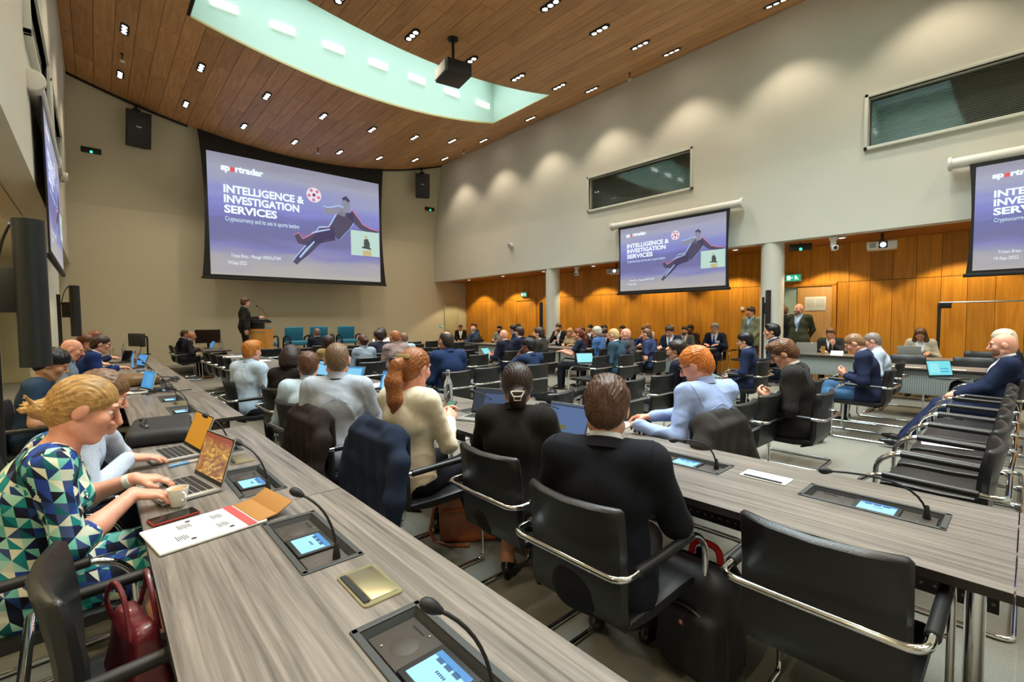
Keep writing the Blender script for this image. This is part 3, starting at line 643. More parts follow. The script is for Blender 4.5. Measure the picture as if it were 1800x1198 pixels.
# ------------------------------------------------------------------ chairs
def chair_proto(name):
    t = bpy.data.objects.new(name, None); COL.objects.link(t); t.empty_display_size = .1
    # seat: padded slab, front edge rolled down
    mb = MB(); prof = [(-.21, .432), (-.23, .45), (-.22, .468), (-.05, .462), (.12, .468), (.2, .466), (.235, .452), (.24, .435), (.225, .42), (.1, .415), (-.1, .412)]
    xs = [-.225, -.215, -.19, 0, .19, .215, .225]; sc = [.75, .93, 1, 1.0, 1, .93, .75]
    cz = .44; mb.loft([[Vector((x, y*(.985 if abs(x) > .2 else 1), cz+(z-cz)*s_)) for y, z in prof] for x, s_ in zip(xs, sc)]); mb.build('seat', m_leather, t)
    # backrest: shell running from under the seat up, curved in plan, rolled top
    cl = [(-.16, .405), (-.215, .43), (-.238, .5), (-.25, .6), (-.265, .7), (-.285, .79), (-.302, .845), (-.312, .858)]
    th = [.03, .042, .046, .046, .044, .042, .038, .014]
    mb = MB(); rings = []
    for (y, z), h in zip(cl, th):
        ring = []; zf = min(1, max(0, (z-.45)/.4))
        half = .222-(.012 if z > .85 else 0)
        pts = [(-half, .5), (-half+.012, .0), (-.12, 0), (0, 0), (.12, 0), (half-.012, 0), (half, .5), (half-.012, 1), (.12, 1), (0, 1), (-.12, 1), (-half+.012, 1)]
        for x, q in pts:
            cv = .045*zf*(abs(x)/.222)**2
            ring.append(Vector((x, y+cv-(q-.0)*h+.02, z+(.006*(abs(x)/.222)**2 if z > .8 else 0))))
        rings.append(ring)
    mb.loft(rings); mb.build('backrest', m_leather, t, sharp=50)
    # one continuous chrome tube: rear bar, arms, front legs, floor runners, rear floor bar
    A, h, rz = .258, .655, .0145
    path = []
    for sx in (1, -1):
        seg = [(sx*A, -.325, h), (sx*A, .16, h+.012), (sx*A, .245, h-.06), (sx*A, .262, .05), (sx*A, .235, rz), (sx*A, -.36, rz)]
        path += seg if sx == 1 else seg[::-1]
    P = path[:6]+path[6:]
    mb = MB(); mb.tube(fillet(P, .06, 5, True), .0125, 10, closed=True)
    for sx in (1, -1): mb.tube([(sx*A, .257, .425), (sx*.2, .225, .425)], .008, 8)
    mb.build('frame', m_chrome, t)
    for sx in (1, -1):
        mb = MB(); mb.tube([(sx*A, -.235, h+.0015), (sx*A, -.23, h+.002), (sx*A, .125, h+.0115), (sx*A, .13, h+.012)], [.012, .0185, .0185, .012], 12); mb.build('arm_pad', m_armpad, t)
    return t
CH = chair_proto('conference_chair'); CH.location = (0, 0, -50)
used = [False]
chairs = []
def chair(bx, by, az, label, group='black conference chairs', z=0):
    """bx, by: middle of the backrest's top edge"""
    a = R(az); ox, oy = math.sin(a)*.30, math.cos(a)*.30
    if not used[0]:
        t = CH; used[0] = True; t.location = (bx+ox, by+oy, z); t.rotation_euler = (0, 0, -a)
    else: t = dup(CH, (bx+ox, by+oy, z), az)
    tag(t, label, 'chair', group); chairs.append(t); return t
# left side and the middle table, facing right (+X)
chair(-.14, 1.68, 88, 'black leather chair at the bottom left with the burgundy handbag on its arm')
G_E = 'empty black conference chairs'
for bx, by, az, lb in [
    (1.53, .405, 90, 'big empty black chair nearest to us, back turned, right of the backpack'),
    (1.65, 8.0, 92, 'empty black chair behind the red haired man, nearest of six'), (1.66, 8.65, 90, 'empty black chair, second of six along the far middle table'),
    (1.66, 9.4, 90, 'empty black chair, third of six along the far middle table'), (1.66, 10.1, 91, 'empty black chair, fourth of six along the far middle table'),
    (1.66, 10.8, 90, 'empty black chair, fifth of six along the far middle table'), (1.65, 11.5, 89, 'empty black chair, farthest of six along the middle table'),
    (3.61, 1.39, 0, 'empty black chair just right of the draped charcoal jacket'), (4.16, 1.39, 1, 'empty black chair two places right of the draped charcoal jacket'), (5.34, 1.39, 0, 'empty black chair right of the man with phone in charcoal suit'),
    (7.55, 1.36, 0, 'empty black chair between the navy blazer and the pale blue shirt'),
    (3.03, 2.7, -12, 'empty black chair just behind the laptop of the man in the black suit'), (3.58, 2.72, -4, 'empty black chair half hidden by the head of the black suited man'), (4.13, 2.7, 0, 'empty black chair right of the head of the black suited man'), (4.73, 2.7, 2, 'empty black chair left of the ginger man with glasses'),
    (7.66, 2.7, 0, 'empty black chair beside the black haired man in navy'),
    (3.86, 4.76, 0, 'empty black chair with chrome bar right of the balding man in navy'), (6.36, 4.8, 0, 'empty black chair with its seat showing, beside the lit laptop in mid hall'),
    (8.35, 6.1, 0, 'empty black chair behind the grey haired man in denim blue'), (5.14, 6.6, 0, 'empty black chair in mid hall, left of the bald man with tablet'), (6.6, 7.5, 0, 'empty black chair just behind the bald man with tablet'),
    (5.03, 7.86, 0, 'empty black chair beside the back of the balding head in mid hall'), (7.46, 10.53, 0, 'empty black chair below the man in dark suit by the far door'), (7.02, 9.33, 0, 'empty black chair below the bald man with glasses at the back'),
    (7.39, 11.77, 0, 'empty black chair in the back row beyond the balding head, right of two'), (6.85, 11.82, 0, 'empty black chair in the back row beyond the balding head, left of two'),
    (3.13, 6.66, 0, 'empty black chair between the laptops and the bun haired woman'), (3.68, 6.69, 0, 'empty black chair below the big man in the mauve shirt'), (2.99, 11.63, 0, 'empty black chair right behind the red haired man, before the lectern'),
    (3.6, 11.34, 0, 'empty black chair before the stage, left of the man in dark navy'), (4.95, 11.5, 0, 'empty black chair before the stage, right of the man in dark navy'),
    (3.15, 10.1, 0, 'empty black chair above the bob haired woman, left one'), (3.72, 10.1, 0, 'empty black chair above the bob haired woman, right one'), (4.3, 10.0, 0, 'empty black chair beside the woman with dark locks'),
    (5.6, 10.6, 0, 'empty black chair behind the pale blue shirt at the back, left one'), (6.2, 10.6, 0, 'empty black chair behind the pale blue shirt at the back, right one'), (5.55, 9.2, 0, 'empty black chair left of the balding head, farther row, left of two'), (6.15, 9.2, 0, 'empty black chair left of the balding head, farther row, right of two'), (5.75, 7.8, 0, 'empty black chair just left of the bald man with tablet'),
    (3.30, .07, 0, 'empty black chair nearest in the right foreground row, by the table'), (3.86, .07, 1, 'second empty black chair in the right foreground row'), (4.42, .07, 0, 'third empty black chair in the right foreground row'), (4.98, .07, 0, 'fourth empty chair in the right foreground row, paper on its seat'), (5.54, .07, 0, 'fifth empty black chair in the right foreground row'), (6.1, .07, -1, 'sixth empty black chair, next to the seated bald man'), (7.45, .07, 0, 'empty black chair hidden behind the bald man in navy'),
    (9.72, 1.3, 270, 'empty black chair facing us at the side table, below the woman in cream'), (9.72, .55, 272, 'empty black chair facing us behind the side table, right of the cyan laptop'), (11.42, .55, 270, 'empty black chair at the wall side table above the cyan laptop'),
    (12.15, 4.7, 268, 'dark empty chair against the oak wall right of the man in the blue tie'), (12.15, 8.0, 270, 'dark empty chair at the oak wall behind the man in dark shirt'), (12.15, 11.0, 270, 'dark empty chair against the oak wall near the far door, nearest of three'), (12.15, 11.7, 270, 'dark empty chair against the oak wall near the far door, middle one'), (12.15, 12.4, 270, 'dark empty chair against the oak wall near the far door, farthest')]:
    chair(bx, by, az, lb, G_E)
# stage armchairs
def stage_chair(proto, x, y, az, label):
    if proto is not None: return dup(proto, (x, y, .4), az, label)
    t = thing('armchair', label, 'chair', (x, y, .4), az, 'teal stage armchairs')
    mb = MB(); mb.box((0, .02, .40), (.56, .56, .13), .04); mb.build('seat', m_teal, t)
    mb = MB(); rot = Matrix.Rotation(R(-12), 4, 'X'); mb.box((0, -.27, .66), (.56, .1, .48), .035, rot); bk_ = mb.build('backrest', m_teal, t)
    mb = MB()
    for i in range(4):
        for j in range(3):
            zz = .54+.12*j; mb.lathe([(.016, 0), (.012, .006), (.002, .009)], (-.21+.14*i, -.205-(zz-.66)*.21, zz), 8, Matrix.Rotation(-PI/2-R(12), 4, 'X'))
    mb.build('tuft_button', M('teal_dark', rgb(8, 70, 92), .8), bk_)
    for sx in (-1, 1):
        mb = MB(); pts = fillet([(sx*.32, .27, 0), (sx*.32, .27, .60), (sx*.32, .05, .63), (sx*.32, -.26, .56), (sx*.32, -.33, 0)], .06, 4); mb.tube(pts, .026, 6); mb.tube([(sx*.32, -.28, .34), (sx*.32, .26, .34)], .02, 6); mb.build('arm_frame', m_black, t)
    return t
sc0 = stage_chair(None, 3.75, 15.4, 178, 'teal armchair half hidden behind the oak lectern')
stage_chair(sc0, 4.68, 15.3, 176, 'teal armchair on the stage just right of the lectern, with nobody in front'); stage_chair(sc0, 5.45, 15.4, 184, 'teal armchair on the stage behind the man in dark navy'); stage_chair(sc0, 6.28, 15.2, 184, 'teal armchair farthest right on the stage')
t = thing('lectern', 'oak lectern with black slanted desk and silver lettering on stage', 'lectern', (3.27, 14.05, .4), 205)
mb = MB(); poly = [(-.36, -.14), (-.30, .17), (.30, .17), (.36, -.14)]
mb.prism(poly, lambda u, v, h: Vector((u, v, h)), .32, .88); mb.build('cabinet', m_oak, t, smooth=False)
mb = MB(); mb.box((-.28, -.02, .17), (.06, .2, .34), .005); mb.box((.28, -.02, .17), (.06, .2, .34), .005); mb.build('leg', m_oak, t)
mb = MB(); mb.box((0, 0, .97), (.34, .2, .22), .01); mb.build('neck', m_dark, t)
mb = MB(); mb.box((0, -.02, 1.09), (.62, .44, .05), .01, Matrix.Rotation(R(6), 4, 'X')); mb.build('desk', m_black, t)
mb = MB(); mb.box((0, -.02, 1.052), (.5, .36, .012), .003, Matrix.Rotation(R(6), 4, 'X')); mb.build('desk_edge', m_steel, t)
mb = MB(); mb.tube([(-.22, .1, 1.11), (-.22, .08, 1.3), (-.12, -.05, 1.42), (.05, -.25, 1.5)], .006, 8); mb.lathe([(.006, 0), (.016, .01), (.016, .035), (.006, .045)], (.05, -.25, 1.49), 10); mb.build('microphone', m_black, t)
mb = MB(); mb.box((.02, .0, 1.122), (.2, .25, .004), 0, Matrix.Rotation(R(6), 4, 'X')); tag(mb.build('paper_sheet', m_paper), 'white paper lying on the lectern desk', 'paper'); o = bpy.data.objects['paper_sheet']; o.location = t.location; o.rotation_euler = t.rotation_euler
mb = MB()
for q, wd in enumerate((.03, .024, .03, .026, .02, .03, .028, .024, .03, .022, .028, .026)): mb.box((.2-q*.037, .174, .80), (wd, .006, .036), .002)
mb.build('lettering', m_steel, t)

# ------------------------------------------------------------------ signed distance modelling (surface nets) for people, cloth and bags
def nrm(v): v = np.asarray(v, float); l = np.linalg.norm(v); return v/l if l > 1e-9 else v
def cap(P, a, b, ra, rb):
    a = np.asarray(a, np.float32); ab = np.asarray(b, np.float32)-a; d2 = float(ab@ab) or 1e-9
    q = P-a; t = np.clip((q@ab)/d2, 0, 1); q -= t[:, None]*ab
    return np.sqrt(np.einsum('ij,ij->i', q, q)) - (ra+(rb-ra)*t)
def ell(P, c, r, M3=None):
    q = P-np.asarray(c, np.float32)
    if M3 is not None: q = q@np.asarray(M3, np.float32)      # columns of M3 are the ellipsoid axes
    r = np.asarray(r, np.float32); u = q/r; v = u/r
    k0 = np.sqrt(np.einsum('ij,ij->i', u, u)); k1 = np.sqrt(np.einsum('ij,ij->i', v, v))+1e-9
    return k0*(k0-1)/k1
def rbox(P, c, h, r, M3=None):
    q = P-np.asarray(c, np.float32)
    if M3 is not None: q = q@np.asarray(M3, np.float32)
    q = np.abs(q)-(np.asarray(h, np.float32)-r)
    return np.linalg.norm(np.maximum(q, 0), axis=1)+np.minimum(q.max(1), 0)-r
def smin(a, b, k):
    h = np.clip(.5+.5*(b-a)/k, 0, 1); return b+(a-b)*h-k*h*(1-h)
def smax(a, b, k): return -smin(-a, -b, k)
class Prim:
    """list of (kind, args, k) joined by smooth union; cheap culling by bounding sphere"""
    def __init__(s): s.p = []
    def cap(s, a, b, ra, rb, k=.03): s.p.append(('c', (np.asarray(a, float), np.asarray(b, float), ra, rb), k)); return s
    def ell(s, c, r, M3=None, k=.03): s.p.append(('e', (np.asarray(c, float), r, M3), k)); return s
    def box(s, c, h, r, M3=None, k=.03): s.p.append(('b', (np.asarray(c, float), h, r, M3), k)); return s
    def bounds(s):
        lo, hi = np.full(3, 9.), np.full(3, -9.)
        for kd, a, k in s.p:
            if kd == 'c': lo = np.minimum(lo, np.minimum(a[0]-a[2], a[1]-a[3])); hi = np.maximum(hi, np.maximum(a[0]+a[2], a[1]+a[3]))
            else: m = np.max(a[1]) if kd == 'e' else np.linalg.norm(a[1]); lo = np.minimum(lo, a[0]-m); hi = np.maximum(hi, a[0]+m)
        return lo-.02, hi+.02
    def __call__(s, P, off=0):
        d = np.full(len(P), 1., np.float32)
        for kd, a, k in s.p:
            if kd == 'c': c = (a[0]+a[1])/2; rad = np.linalg.norm(a[1]-a[0])/2+max(a[2], a[3])
            elif kd == 'e': c = a[0]; rad = max(a[1])
            else: c = a[0]; rad = np.linalg.norm(a[1])
            q = P-c.astype(np.float32); idx = np.flatnonzero(np.einsum('ij,ij->i', q, q) < (rad+.09+k+off)**2)
            if not len(idx): continue
            S = P[idx]; e = cap(S, *a) if kd == 'c' else ell(S, *a) if kd == 'e' else rbox(S, *a)
            d[idx] = smin(d[idx], e-off, k)
        return d
def axis(lo, hi, h, zones=()):
    out = [lo]
    while out[-1] < hi:
        st = h
        for a, b, hz in zones:
            if a <= out[-1] <= b: st = min(st, hz)
        out.append(out[-1]+st)
    return np.array(out, np.float32)
def polygonize(fn, X, Y, Z, st=4, smooth=1):
    nx, ny, nz = len(X), len(Y), len(Z)
    def mids(A): i = np.arange(0, len(A), st); j = np.minimum(i+st-1, len(A)-1); return (A[i]+A[j])/2, (A[j]-A[i])/2
    (mx, hx), (my, hy), (mz, hz) = mids(X), mids(Y), mids(Z)
    G = np.stack(np.meshgrid(mx, my, mz, indexing='ij'), -1).reshape(-1, 3).astype(np.float32)
    H = np.sqrt((hx[:, None, None]**2+hy[None, :, None]**2+hz[None, None, :]**2)).reshape(-1)
    dc = fn(G); near = (np.abs(dc) < H*1.25+.03).reshape(len(mx), len(my), len(mz)); dc = dc.reshape(near.shape)
    def up(A): return A.repeat(st, 0)[:nx].repeat(st, 1)[:, :ny].repeat(st, 2)[:, :, :nz]
    val = up(dc).astype(np.float32); msk = up(near); ii = np.flatnonzero(msk.ravel())
    ix, iy, iz = np.unravel_index(ii, val.shape)
    P = np.stack([X[ix], Y[iy], Z[iz]], -1).astype(np.float32)
    vr = val.reshape(-1)
    for a in range(0, len(ii), 400000): vr[ii[a:a+400000]] = fn(P[a:a+400000])
    ins = val < 0
    c = np.zeros((nx-1, ny-1, nz-1), np.int8)
    for a in (0, 1):
        for b2 in (0, 1):
            for d in (0, 1): c += ins[a:nx-1+a, b2:ny-1+b2, d:nz-1+d]
    act = np.flatnonzero(((c > 0) & (c < 8)).ravel()); cx, cy, cz = np.unravel_index(act, c.shape)
    acc = np.zeros((len(act), 3)); n = np.zeros(len(act))
    cn = {(a, b2, d): val[cx+a, cy+b2, cz+d] for a in (0, 1) for b2 in (0, 1) for d in (0, 1)}
    for ax in range(3):
        for p in ((0, 0), (0, 1), (1, 0), (1, 1)):
            a = [0, 0, 0]; o = [q for q in range(3) if q != ax]; a[o[0]], a[o[1]] = p; b2 = list(a); b2[ax] = 1
            va, vb = cn[tuple(a)], cn[tuple(b2)]; m = (va < 0) != (vb < 0); t = np.where(m, va/np.where(m, va-vb, 1), 0)
            pa = np.stack([X[cx+a[0]], Y[cy+a[1]], Z[cz+a[2]]], -1); pb = np.stack([X[cx+b2[0]], Y[cy+b2[1]], Z[cz+b2[2]]], -1)
            acc += np.where(m[:, None], pa+(pb-pa)*t[:, None], 0); n += m
    V = acc/np.maximum(n, 1)[:, None]
    idx = np.full(c.size, -1, np.int64); idx[act] = np.arange(len(act)); idx = idx.reshape(c.shape); Q = []
    for ax in range(3):
        s0 = [slice(1, -1)]*3; s1 = [slice(1, -1)]*3; s0[ax] = slice(0, -1); s1[ax] = slice(1, None)
        a, b2 = ins[tuple(s0)], ins[tuple(s1)]; e = np.argwhere(a != b2)
        if not len(e): continue
        fl = a[tuple(e.T)]; g = e.copy(); o = [q for q in range(3) if q != ax]; g[:, o[0]] += 1; g[:, o[1]] += 1
        def cell(da, db): k = g.copy(); k[:, o[0]] -= da; k[:, o[1]] -= db; return idx[tuple(k.T)]
        q = np.stack([cell(1, 1), cell(0, 1), cell(0, 0), cell(1, 0)], -1)
        if ax == 1: fl = ~fl
        q[~fl] = q[~fl][:, ::-1]; Q.append(q)
    Q = np.concatenate(Q) if Q else np.zeros((0, 4), np.int64)
    Q = Q[(Q >= 0).all(1)]
    for _ in range(smooth):
        s_ = np.zeros_like(V); k = np.zeros(len(V))
        for i, j in ((0, 1), (1, 2), (2, 3), (3, 0)):
            np.add.at(s_, Q[:, i], V[Q[:, j]]); np.add.at(s_, Q[:, j], V[Q[:, i]]); np.add.at(k, Q[:, i], 1); np.add.at(k, Q[:, j], 1)
        V = V*.5+.5*s_/np.maximum(k, 1)[:, None]
    return V.astype(np.float32), Q
def np_mesh(name, V, Q, mats):
    me = bpy.data.meshes.new(name); me.vertices.add(len(V)); me.vertices.foreach_set('co', V.ravel())
    me.loops.add(Q.size); me.loops.foreach_set('vertex_index', Q.ravel().astype(np.int32)); me.polygons.add(len(Q))
    me.polygons.foreach_set('loop_start', np.arange(0, Q.size, 4, dtype=np.int32)); me.polygons.foreach_set('use_smooth', np.ones(len(Q), bool))
    me.update(calc_edges=True)
    for m in (mats if isinstance(mats, (list, tuple)) else [mats]): me.materials.append(m)
    return me
def sdf_obj(name, fn, lo, hi, h, mat, parent, smooth=1, zones=((), (), ())):
    V, Q = polygonize(fn, axis(lo[0], hi[0], h, zones[0]), axis(lo[1], hi[1], h, zones[1]), axis(lo[2], hi[2], h, zones[2]), smooth=smooth)
    return link(name, np_mesh(name, V, Q, mat), parent)
def wr(P, seed, f=38., amp=.004):
    r = np.random.RandomState(seed); k = r.randn(4, 3).astype(np.float32); k /= np.linalg.norm(k, axis=1)[:, None]
    a = P@(k[0]*f) + 1.6*np.sin(P@(k[1]*f*.43)+seed); b2 = P@(k[2]*f*.6)+1.2*np.sin(P@(k[3]*f*.35)+2*seed)
    return amp*(np.sin(a)*.6+np.sin(a+b2)*.4)*(.5+.5*np.sin(b2*.5))
def basis(yaw, pitch, roll=0):
    """head axes as columns: x right, y forward, z up; yaw to the right, pitch down positive"""
    cy, sy, cp, sp = math.cos(yaw), math.sin(yaw), math.cos(pitch), math.sin(pitch)
    f = np.array([sy*cp, cy*cp, -sp]); r = np.array([cy, -sy, 0]); u = np.cross(r, f)
    if roll: r, u = r*math.cos(roll)-u*math.sin(roll), u*math.cos(roll)+r*math.sin(roll)
    return np.stack([r, f, u], 1)
SKIN = {'fair': (216, 160, 132), 'pink': (222, 158, 134), 'tan': (190, 132, 100), 'olive': (196, 144, 112), 'brown': (120, 76, 54), 'dark': (84, 54, 42)}
def skin_mat(k):
    nm = 'skin_'+k
    if nm in MATS: return MATS[nm]
    m = M(nm, rgb(*SKIN[k]), .48, noise=(34, .07), bump=(260, .12)); b = nodes(m)[1]
    b.inputs['Subsurface Weight'].default_value = .12; b.inputs['Subsurface Radius'].default_value = (.012, .005, .003); return m
def hair_mat(c, sc=(150, 20, 60)):
    nm = 'hair_%d_%d_%d' % c
    if nm in MATS: return MATS[nm]
    return M(nm, rgb(*c), .42, spec=.4, noise=((170, 26, 60), .38), bump=((190, 30, 70), .8))
m_eye = M('eye_white', rgb(226, 220, 214), .2); m_iris = M('eye_dark', rgb(40, 40, 44), .2)
m_lip = M('lip', rgb(176, 96, 90), .45)

# ------------------------------------------------------------------ people
LV = {0: dict(b=.010, z=.0042, c=.0085, hr=.0042, t=.012), 1: dict(b=.014, z=.0068, c=.012, hr=.006, t=.017), 2: dict(b=.018, z=.0115, c=.017, hr=.011, t=.022)}
def hand_prims(Pm, W, F, B, sx, curl, sc, hmin, spread=1.0, dropthumb=0):
    F = nrm(F); B = nrm(np.asarray(B)-F*np.dot(B, F)); X = np.cross(F, B)*1.0
    T = -X*sx if np.dot(-X*sx, -X*sx) else X      # thumb side: left of the finger direction for a right hand seen from its back
    def p(x, y, z): return W+(T*x+F*y+B*z)*sc
    r0 = max(.0095*sc, hmin*.85)
    Pm.ell(p(0, .045, -.004), (.040*sc, .052*sc, .017*sc), np.stack([T, F, B], 1), .015)
    for i, (bx, by, L) in enumerate(((.029, .083, .072), (.0095, .088, .080), (-.0105, .085, .074), (-.029, .076, .058))):
        a = p(bx*.6, .02, 0); b2 = p(bx, by, 0); Pm.cap(a, b2, .0135*sc, .0115*sc, .012)
        d = nrm(T*bx*3.2*spread+F); ang = 0; cur = b2
        for s_, fr in ((.46, .7), (.31, 1.0), (.23, .7)):
            ang += curl*fr; dd = d*math.cos(ang)-B*math.sin(ang); nx = cur+dd*L*s_*sc
            Pm.cap(cur, nx, r0*(1 if s_ > .4 else .93 if s_ > .3 else .85), r0*(.93 if s_ > .4 else .85 if s_ > .3 else .76), .005); cur = nx
    a = p(.022, .022, -.006); m = p(.046, .052, -.016-.01*curl); e = p(.05-.012*curl, .085, -.02-.018*curl)
    Pm.cap(a, m, .0145*sc, max(.0115*sc, hmin*.85), .012); Pm.cap(m, e, max(.0112*sc, hmin*.85), max(.009*sc, hmin*.8), .006)
def person(label, crown, az, lean=8, hyaw=0, hpitch=12, hroll=0, pose='sit', arms=('lap', 'lap'), top=('suit', (30, 34, 48)), shirt=(226, 228, 232), tie=None, legs=(34, 36, 46), shoes=(24, 22, 22), skin='fair',
           hair=('short', (70, 48, 32)), lv=2, f=False, fat=1.0, glasses=False, beard=None, lanyard=None, badge=None, legpose=('sit', 'sit'), chair_az=None, collar=True, extra=None, eyes=False, group=None, seat_h=.0, smin_=.9, smax_=1.08, open_=True, chairlabel=None, floor=0.0, sleeve=None, watch=None):
    q = LV[lv]; hm = q['z']; th = R(lean); u = np.array([0, math.sin(th), math.cos(th)]); fw = np.array([0, math.cos(th), -math.sin(th)]); X = np.array([1., 0, 0])
    sit = pose == 'sit'; H = np.array([0, 0, .53 if sit else .93])
    sw = .158 if f else .178; N = H+u*.50; na = th*.5+R(14); nd = np.array([0, math.sin(na), math.cos(na)]); Nt = N+nd*.066
    Rh = basis(R(hyaw), R(hpitch), R(hroll)); Hc = Nt+Rh@np.array([0, .012, .074]); cr = Hc+Rh@np.array([0, -.02, .115]); 
    s = (crown[2]-floor)/max(cr[2], .1); s = min(max(s, smin_), smax_)
    T3 = np.stack([X, fw, u], 1)
    root = bpy.data.objects.new('person', None); COL.objects.link(root); root.empty_display_size = .1
    a = R(az); cx, cy = cr[0]*s, cr[1]*s; rx, ry = crown[0]-(cx*math.cos(a)+cy*math.sin(a)), crown[1]-(-cx*math.sin(a)+cy*math.cos(a))
    zoff = crown[2]-floor-cr[2]*s
    root.location = (rx, ry, floor+(zoff if abs(zoff) < .05 else 0)); root.rotation_euler = (0, 0, -a); root.scale = (s, s, s); tag(root, label, 'person', group)
    # ---- arms
    A = []
    for sx, sp in ((1, arms[0]), (-1, arms[1])):
        S = H+u*.458+X*sx*(sw-.002)-fw*.01; hint = np.array([sx*.55, -.45, -.85]); cu = .4
        if isinstance(sp, dict):
            W = np.array(sp['w'], float); 
            if sp.get('world'):
                dx, dy = W[0]-rx, W[1]-ry; W = np.array([dx*math.cos(a)-dy*math.sin(a), dx*math.sin(a)+dy*math.cos(a), W[2]-root.location[2]])/s
            F = np.array(sp.get('f', (0, 1, -.1)), float); B = np.array(sp.get('b', (0, 0, 1)), float); cu = sp.get('c', .4); hint = np.array(sp.get('h', hint), float)
        elif sp == 'lap': W, F, B, cu = np.array([sx*.105, .28, .635]), (-sx*.55, .8, -.25), (0, .2, 1), .5
        elif sp == 'type': W, F, B, cu = np.array([sx*.12, .36, .80]), (-sx*.12, 1, -.12), (0, .1, 1), .42
        elif sp == 'table': W, F, B, cu = np.array([sx*.15, .33, .795]), (-sx*.7, .65, -.08), (0, .05, 1), .35
        elif sp == 'phone': W, F, B, cu = np.array([sx*.075, .27, .74]), (-sx*.35, .75, .55), (sx*.75, .3, -.55), .75
        elif sp == 'face': W, F, B, cu, hint = Hc+Rh@np.array([sx*.05, .115, -.17]), Rh@np.array([-sx*.1, -.12, 1]), Rh@np.array([sx*.5, .85, .1]), .55, np.array([sx*.35, .9, -1.2])
        elif sp == 'chin': W, F, B, cu, hint = Hc+Rh@np.array([sx*.06, .13, -.20]), Rh@np.array([-sx*.35, -.1, .9]), Rh@np.array([sx*.2, 1, .2]), 1.0, np.array([sx*.5, .6, -1.2])
        elif sp == 'side': W, F, B, cu = np.array([sx*.27, .03, .84]), (0, .12, -1), (sx, .1, 0), .4
        elif sp == 'back': W, F, B, cu, hint = np.array([sx*.09, -.19, .92]), (-sx*.9, -.1, -.35), (0, -1, 0), .5, np.array([sx*.9, -.5, -.2])
        elif sp == 'front': W, F, B, cu = np.array([sx*.10, .19, .93]), (-sx*.8, .35, -.35), (0, 1, .4), .5
        elif sp == 'gesture': W, F, B, cu = np.array([sx*.17, .36, 1.17]), (-sx*.1, 1, .12), (sx*.4, -.1, -1), .3
        elif sp == 'cross': W, F, B, cu = np.array([-sx*.09, .20, .86+(.4 if not sit else 0)]), (-sx*.9, .1, .2), (0, 1, .3), .4
        elif sp == 'ahead': W, F, B, cu = np.array([sx*.13, .40, .81]), (-sx*.2, 1, -.05), (0, .1, 1), .3
        L1, L2 = .285, .255; v = W-S; dd = np.linalg.norm(v)
        if dd > L1+L2-.012: W = S+v/dd*(L1+L2-.012); v = W-S; dd = np.linalg.norm(v)
        if dd < .1: dd = .1
        ax = v/np.linalg.norm(v); m = (L1*L1-L2*L2+dd*dd)/(2*dd); hh = math.sqrt(max(L1*L1-m*m, 1e-6)); pp = nrm(hint-ax*np.dot(hint, ax)); E = S+ax*m+pp*hh
        A.append((sx, S, E, W, np.asarray(F, float), np.asarray(B, float), cu))
    # ---- torso, legs
    k = 1.0 if not f else .93
    def torso(o=0.):
        P = Prim(); w = lambda t: H+u*t
        P.ell(H-(u*.0), (.172*fat**.5*k+o, .128*fat+o, .125+o), T3, .05); P.ell(w(.14)+fw*.012*fat, (.15*fat*k+o, .115*fat+o, .15), T3, .06)
        P.ell(w(.33)-fw*.004, (.168*k*fat**.4+o, .116*fat**.6+o, .165), T3, .06)
        P.cap(w(.445)+X*(sw-.035)-fw*.012, w(.445)-X*(sw-.035)-fw*.012, .058+o, .058+o, .045)
        for sx in (1, -1): P.cap(N-u*.016-fw*.005+X*sx*.03, w(.455)+X*sx*(sw-.04)-fw*.012, .040+o, .050+o, .05)
        if f:
            for sx in (1, -1): P.ell(w(.33)+fw*.075+X*sx*.07, (.068+o*.6, .06+o, .066+o*.6), T3, .04)
        return P
    Lg = []
    for sx, lp in ((1, legpose[0]), (-1, legpose[1])):
        h0 = H+np.array([sx*.09, .0, -.035])
        if not sit: kn, an, to = np.array([sx*.105, .03, .50]), np.array([sx*.115, -.01, .085]), (sx*.25, 1, 0)
        elif lp == 'cross': kn, an, to = np.array([sx*.01, .44, .60]), np.array([-sx*.20, .56, .30]), (-sx*.3, .9, -.35)
        elif lp == 'ext': kn, an, to = np.array([sx*.12, .44, .50]), np.array([sx*.14, .74, .10]), (sx*.12, 1, .15)
        elif lp == 'tuck': kn, an, to = np.array([sx*.11, .42, .50]), np.array([sx*.10, .28, .10]), (sx*.1, 1, -.3)
        else: kn, an, to = np.array([sx*.115, .43, .505]), np.array([sx*.12, .45, .085]), (sx*.15, 1, 0)
        Lg.append((sx, h0, kn, an, nrm(to)))
    bare = extra and 'bare' in extra
    # ---- body: head, neck, torso, arms and hands in one surface
    Pb = torso(-.014); Pb.cap(N-u*.03, Nt+nd*.03, .058*k, .05*k, .03)
    def hp(x, y, z): return Hc+Rh@np.array([x, y, z])
    hk = .96 if f else 1.0
    Pb.ell(hp(0, -.012, .03), (.074*hk, .094*hk, .086*hk), Rh, .02); Pb.ell(hp(0, -.04, -.02), (.06*hk, .06*hk, .07*hk), Rh, .03)
    Pb.ell(hp(0, .030, -.038), (.056*hk, .060*hk, .078*hk), Rh, .03); Pb.ell(hp(0, .066, -.094), (.024 if not f else .019, .02, .018), Rh, .025)
    for sx in (1, -1): Pb.cap(hp(sx*.052*hk, .0, -.06), hp(sx*.022, .062, -.098), .022, .016, .02); Pb.ell(hp(sx*.04, .064, -.018), (.022, .02, .024), Rh, .02)
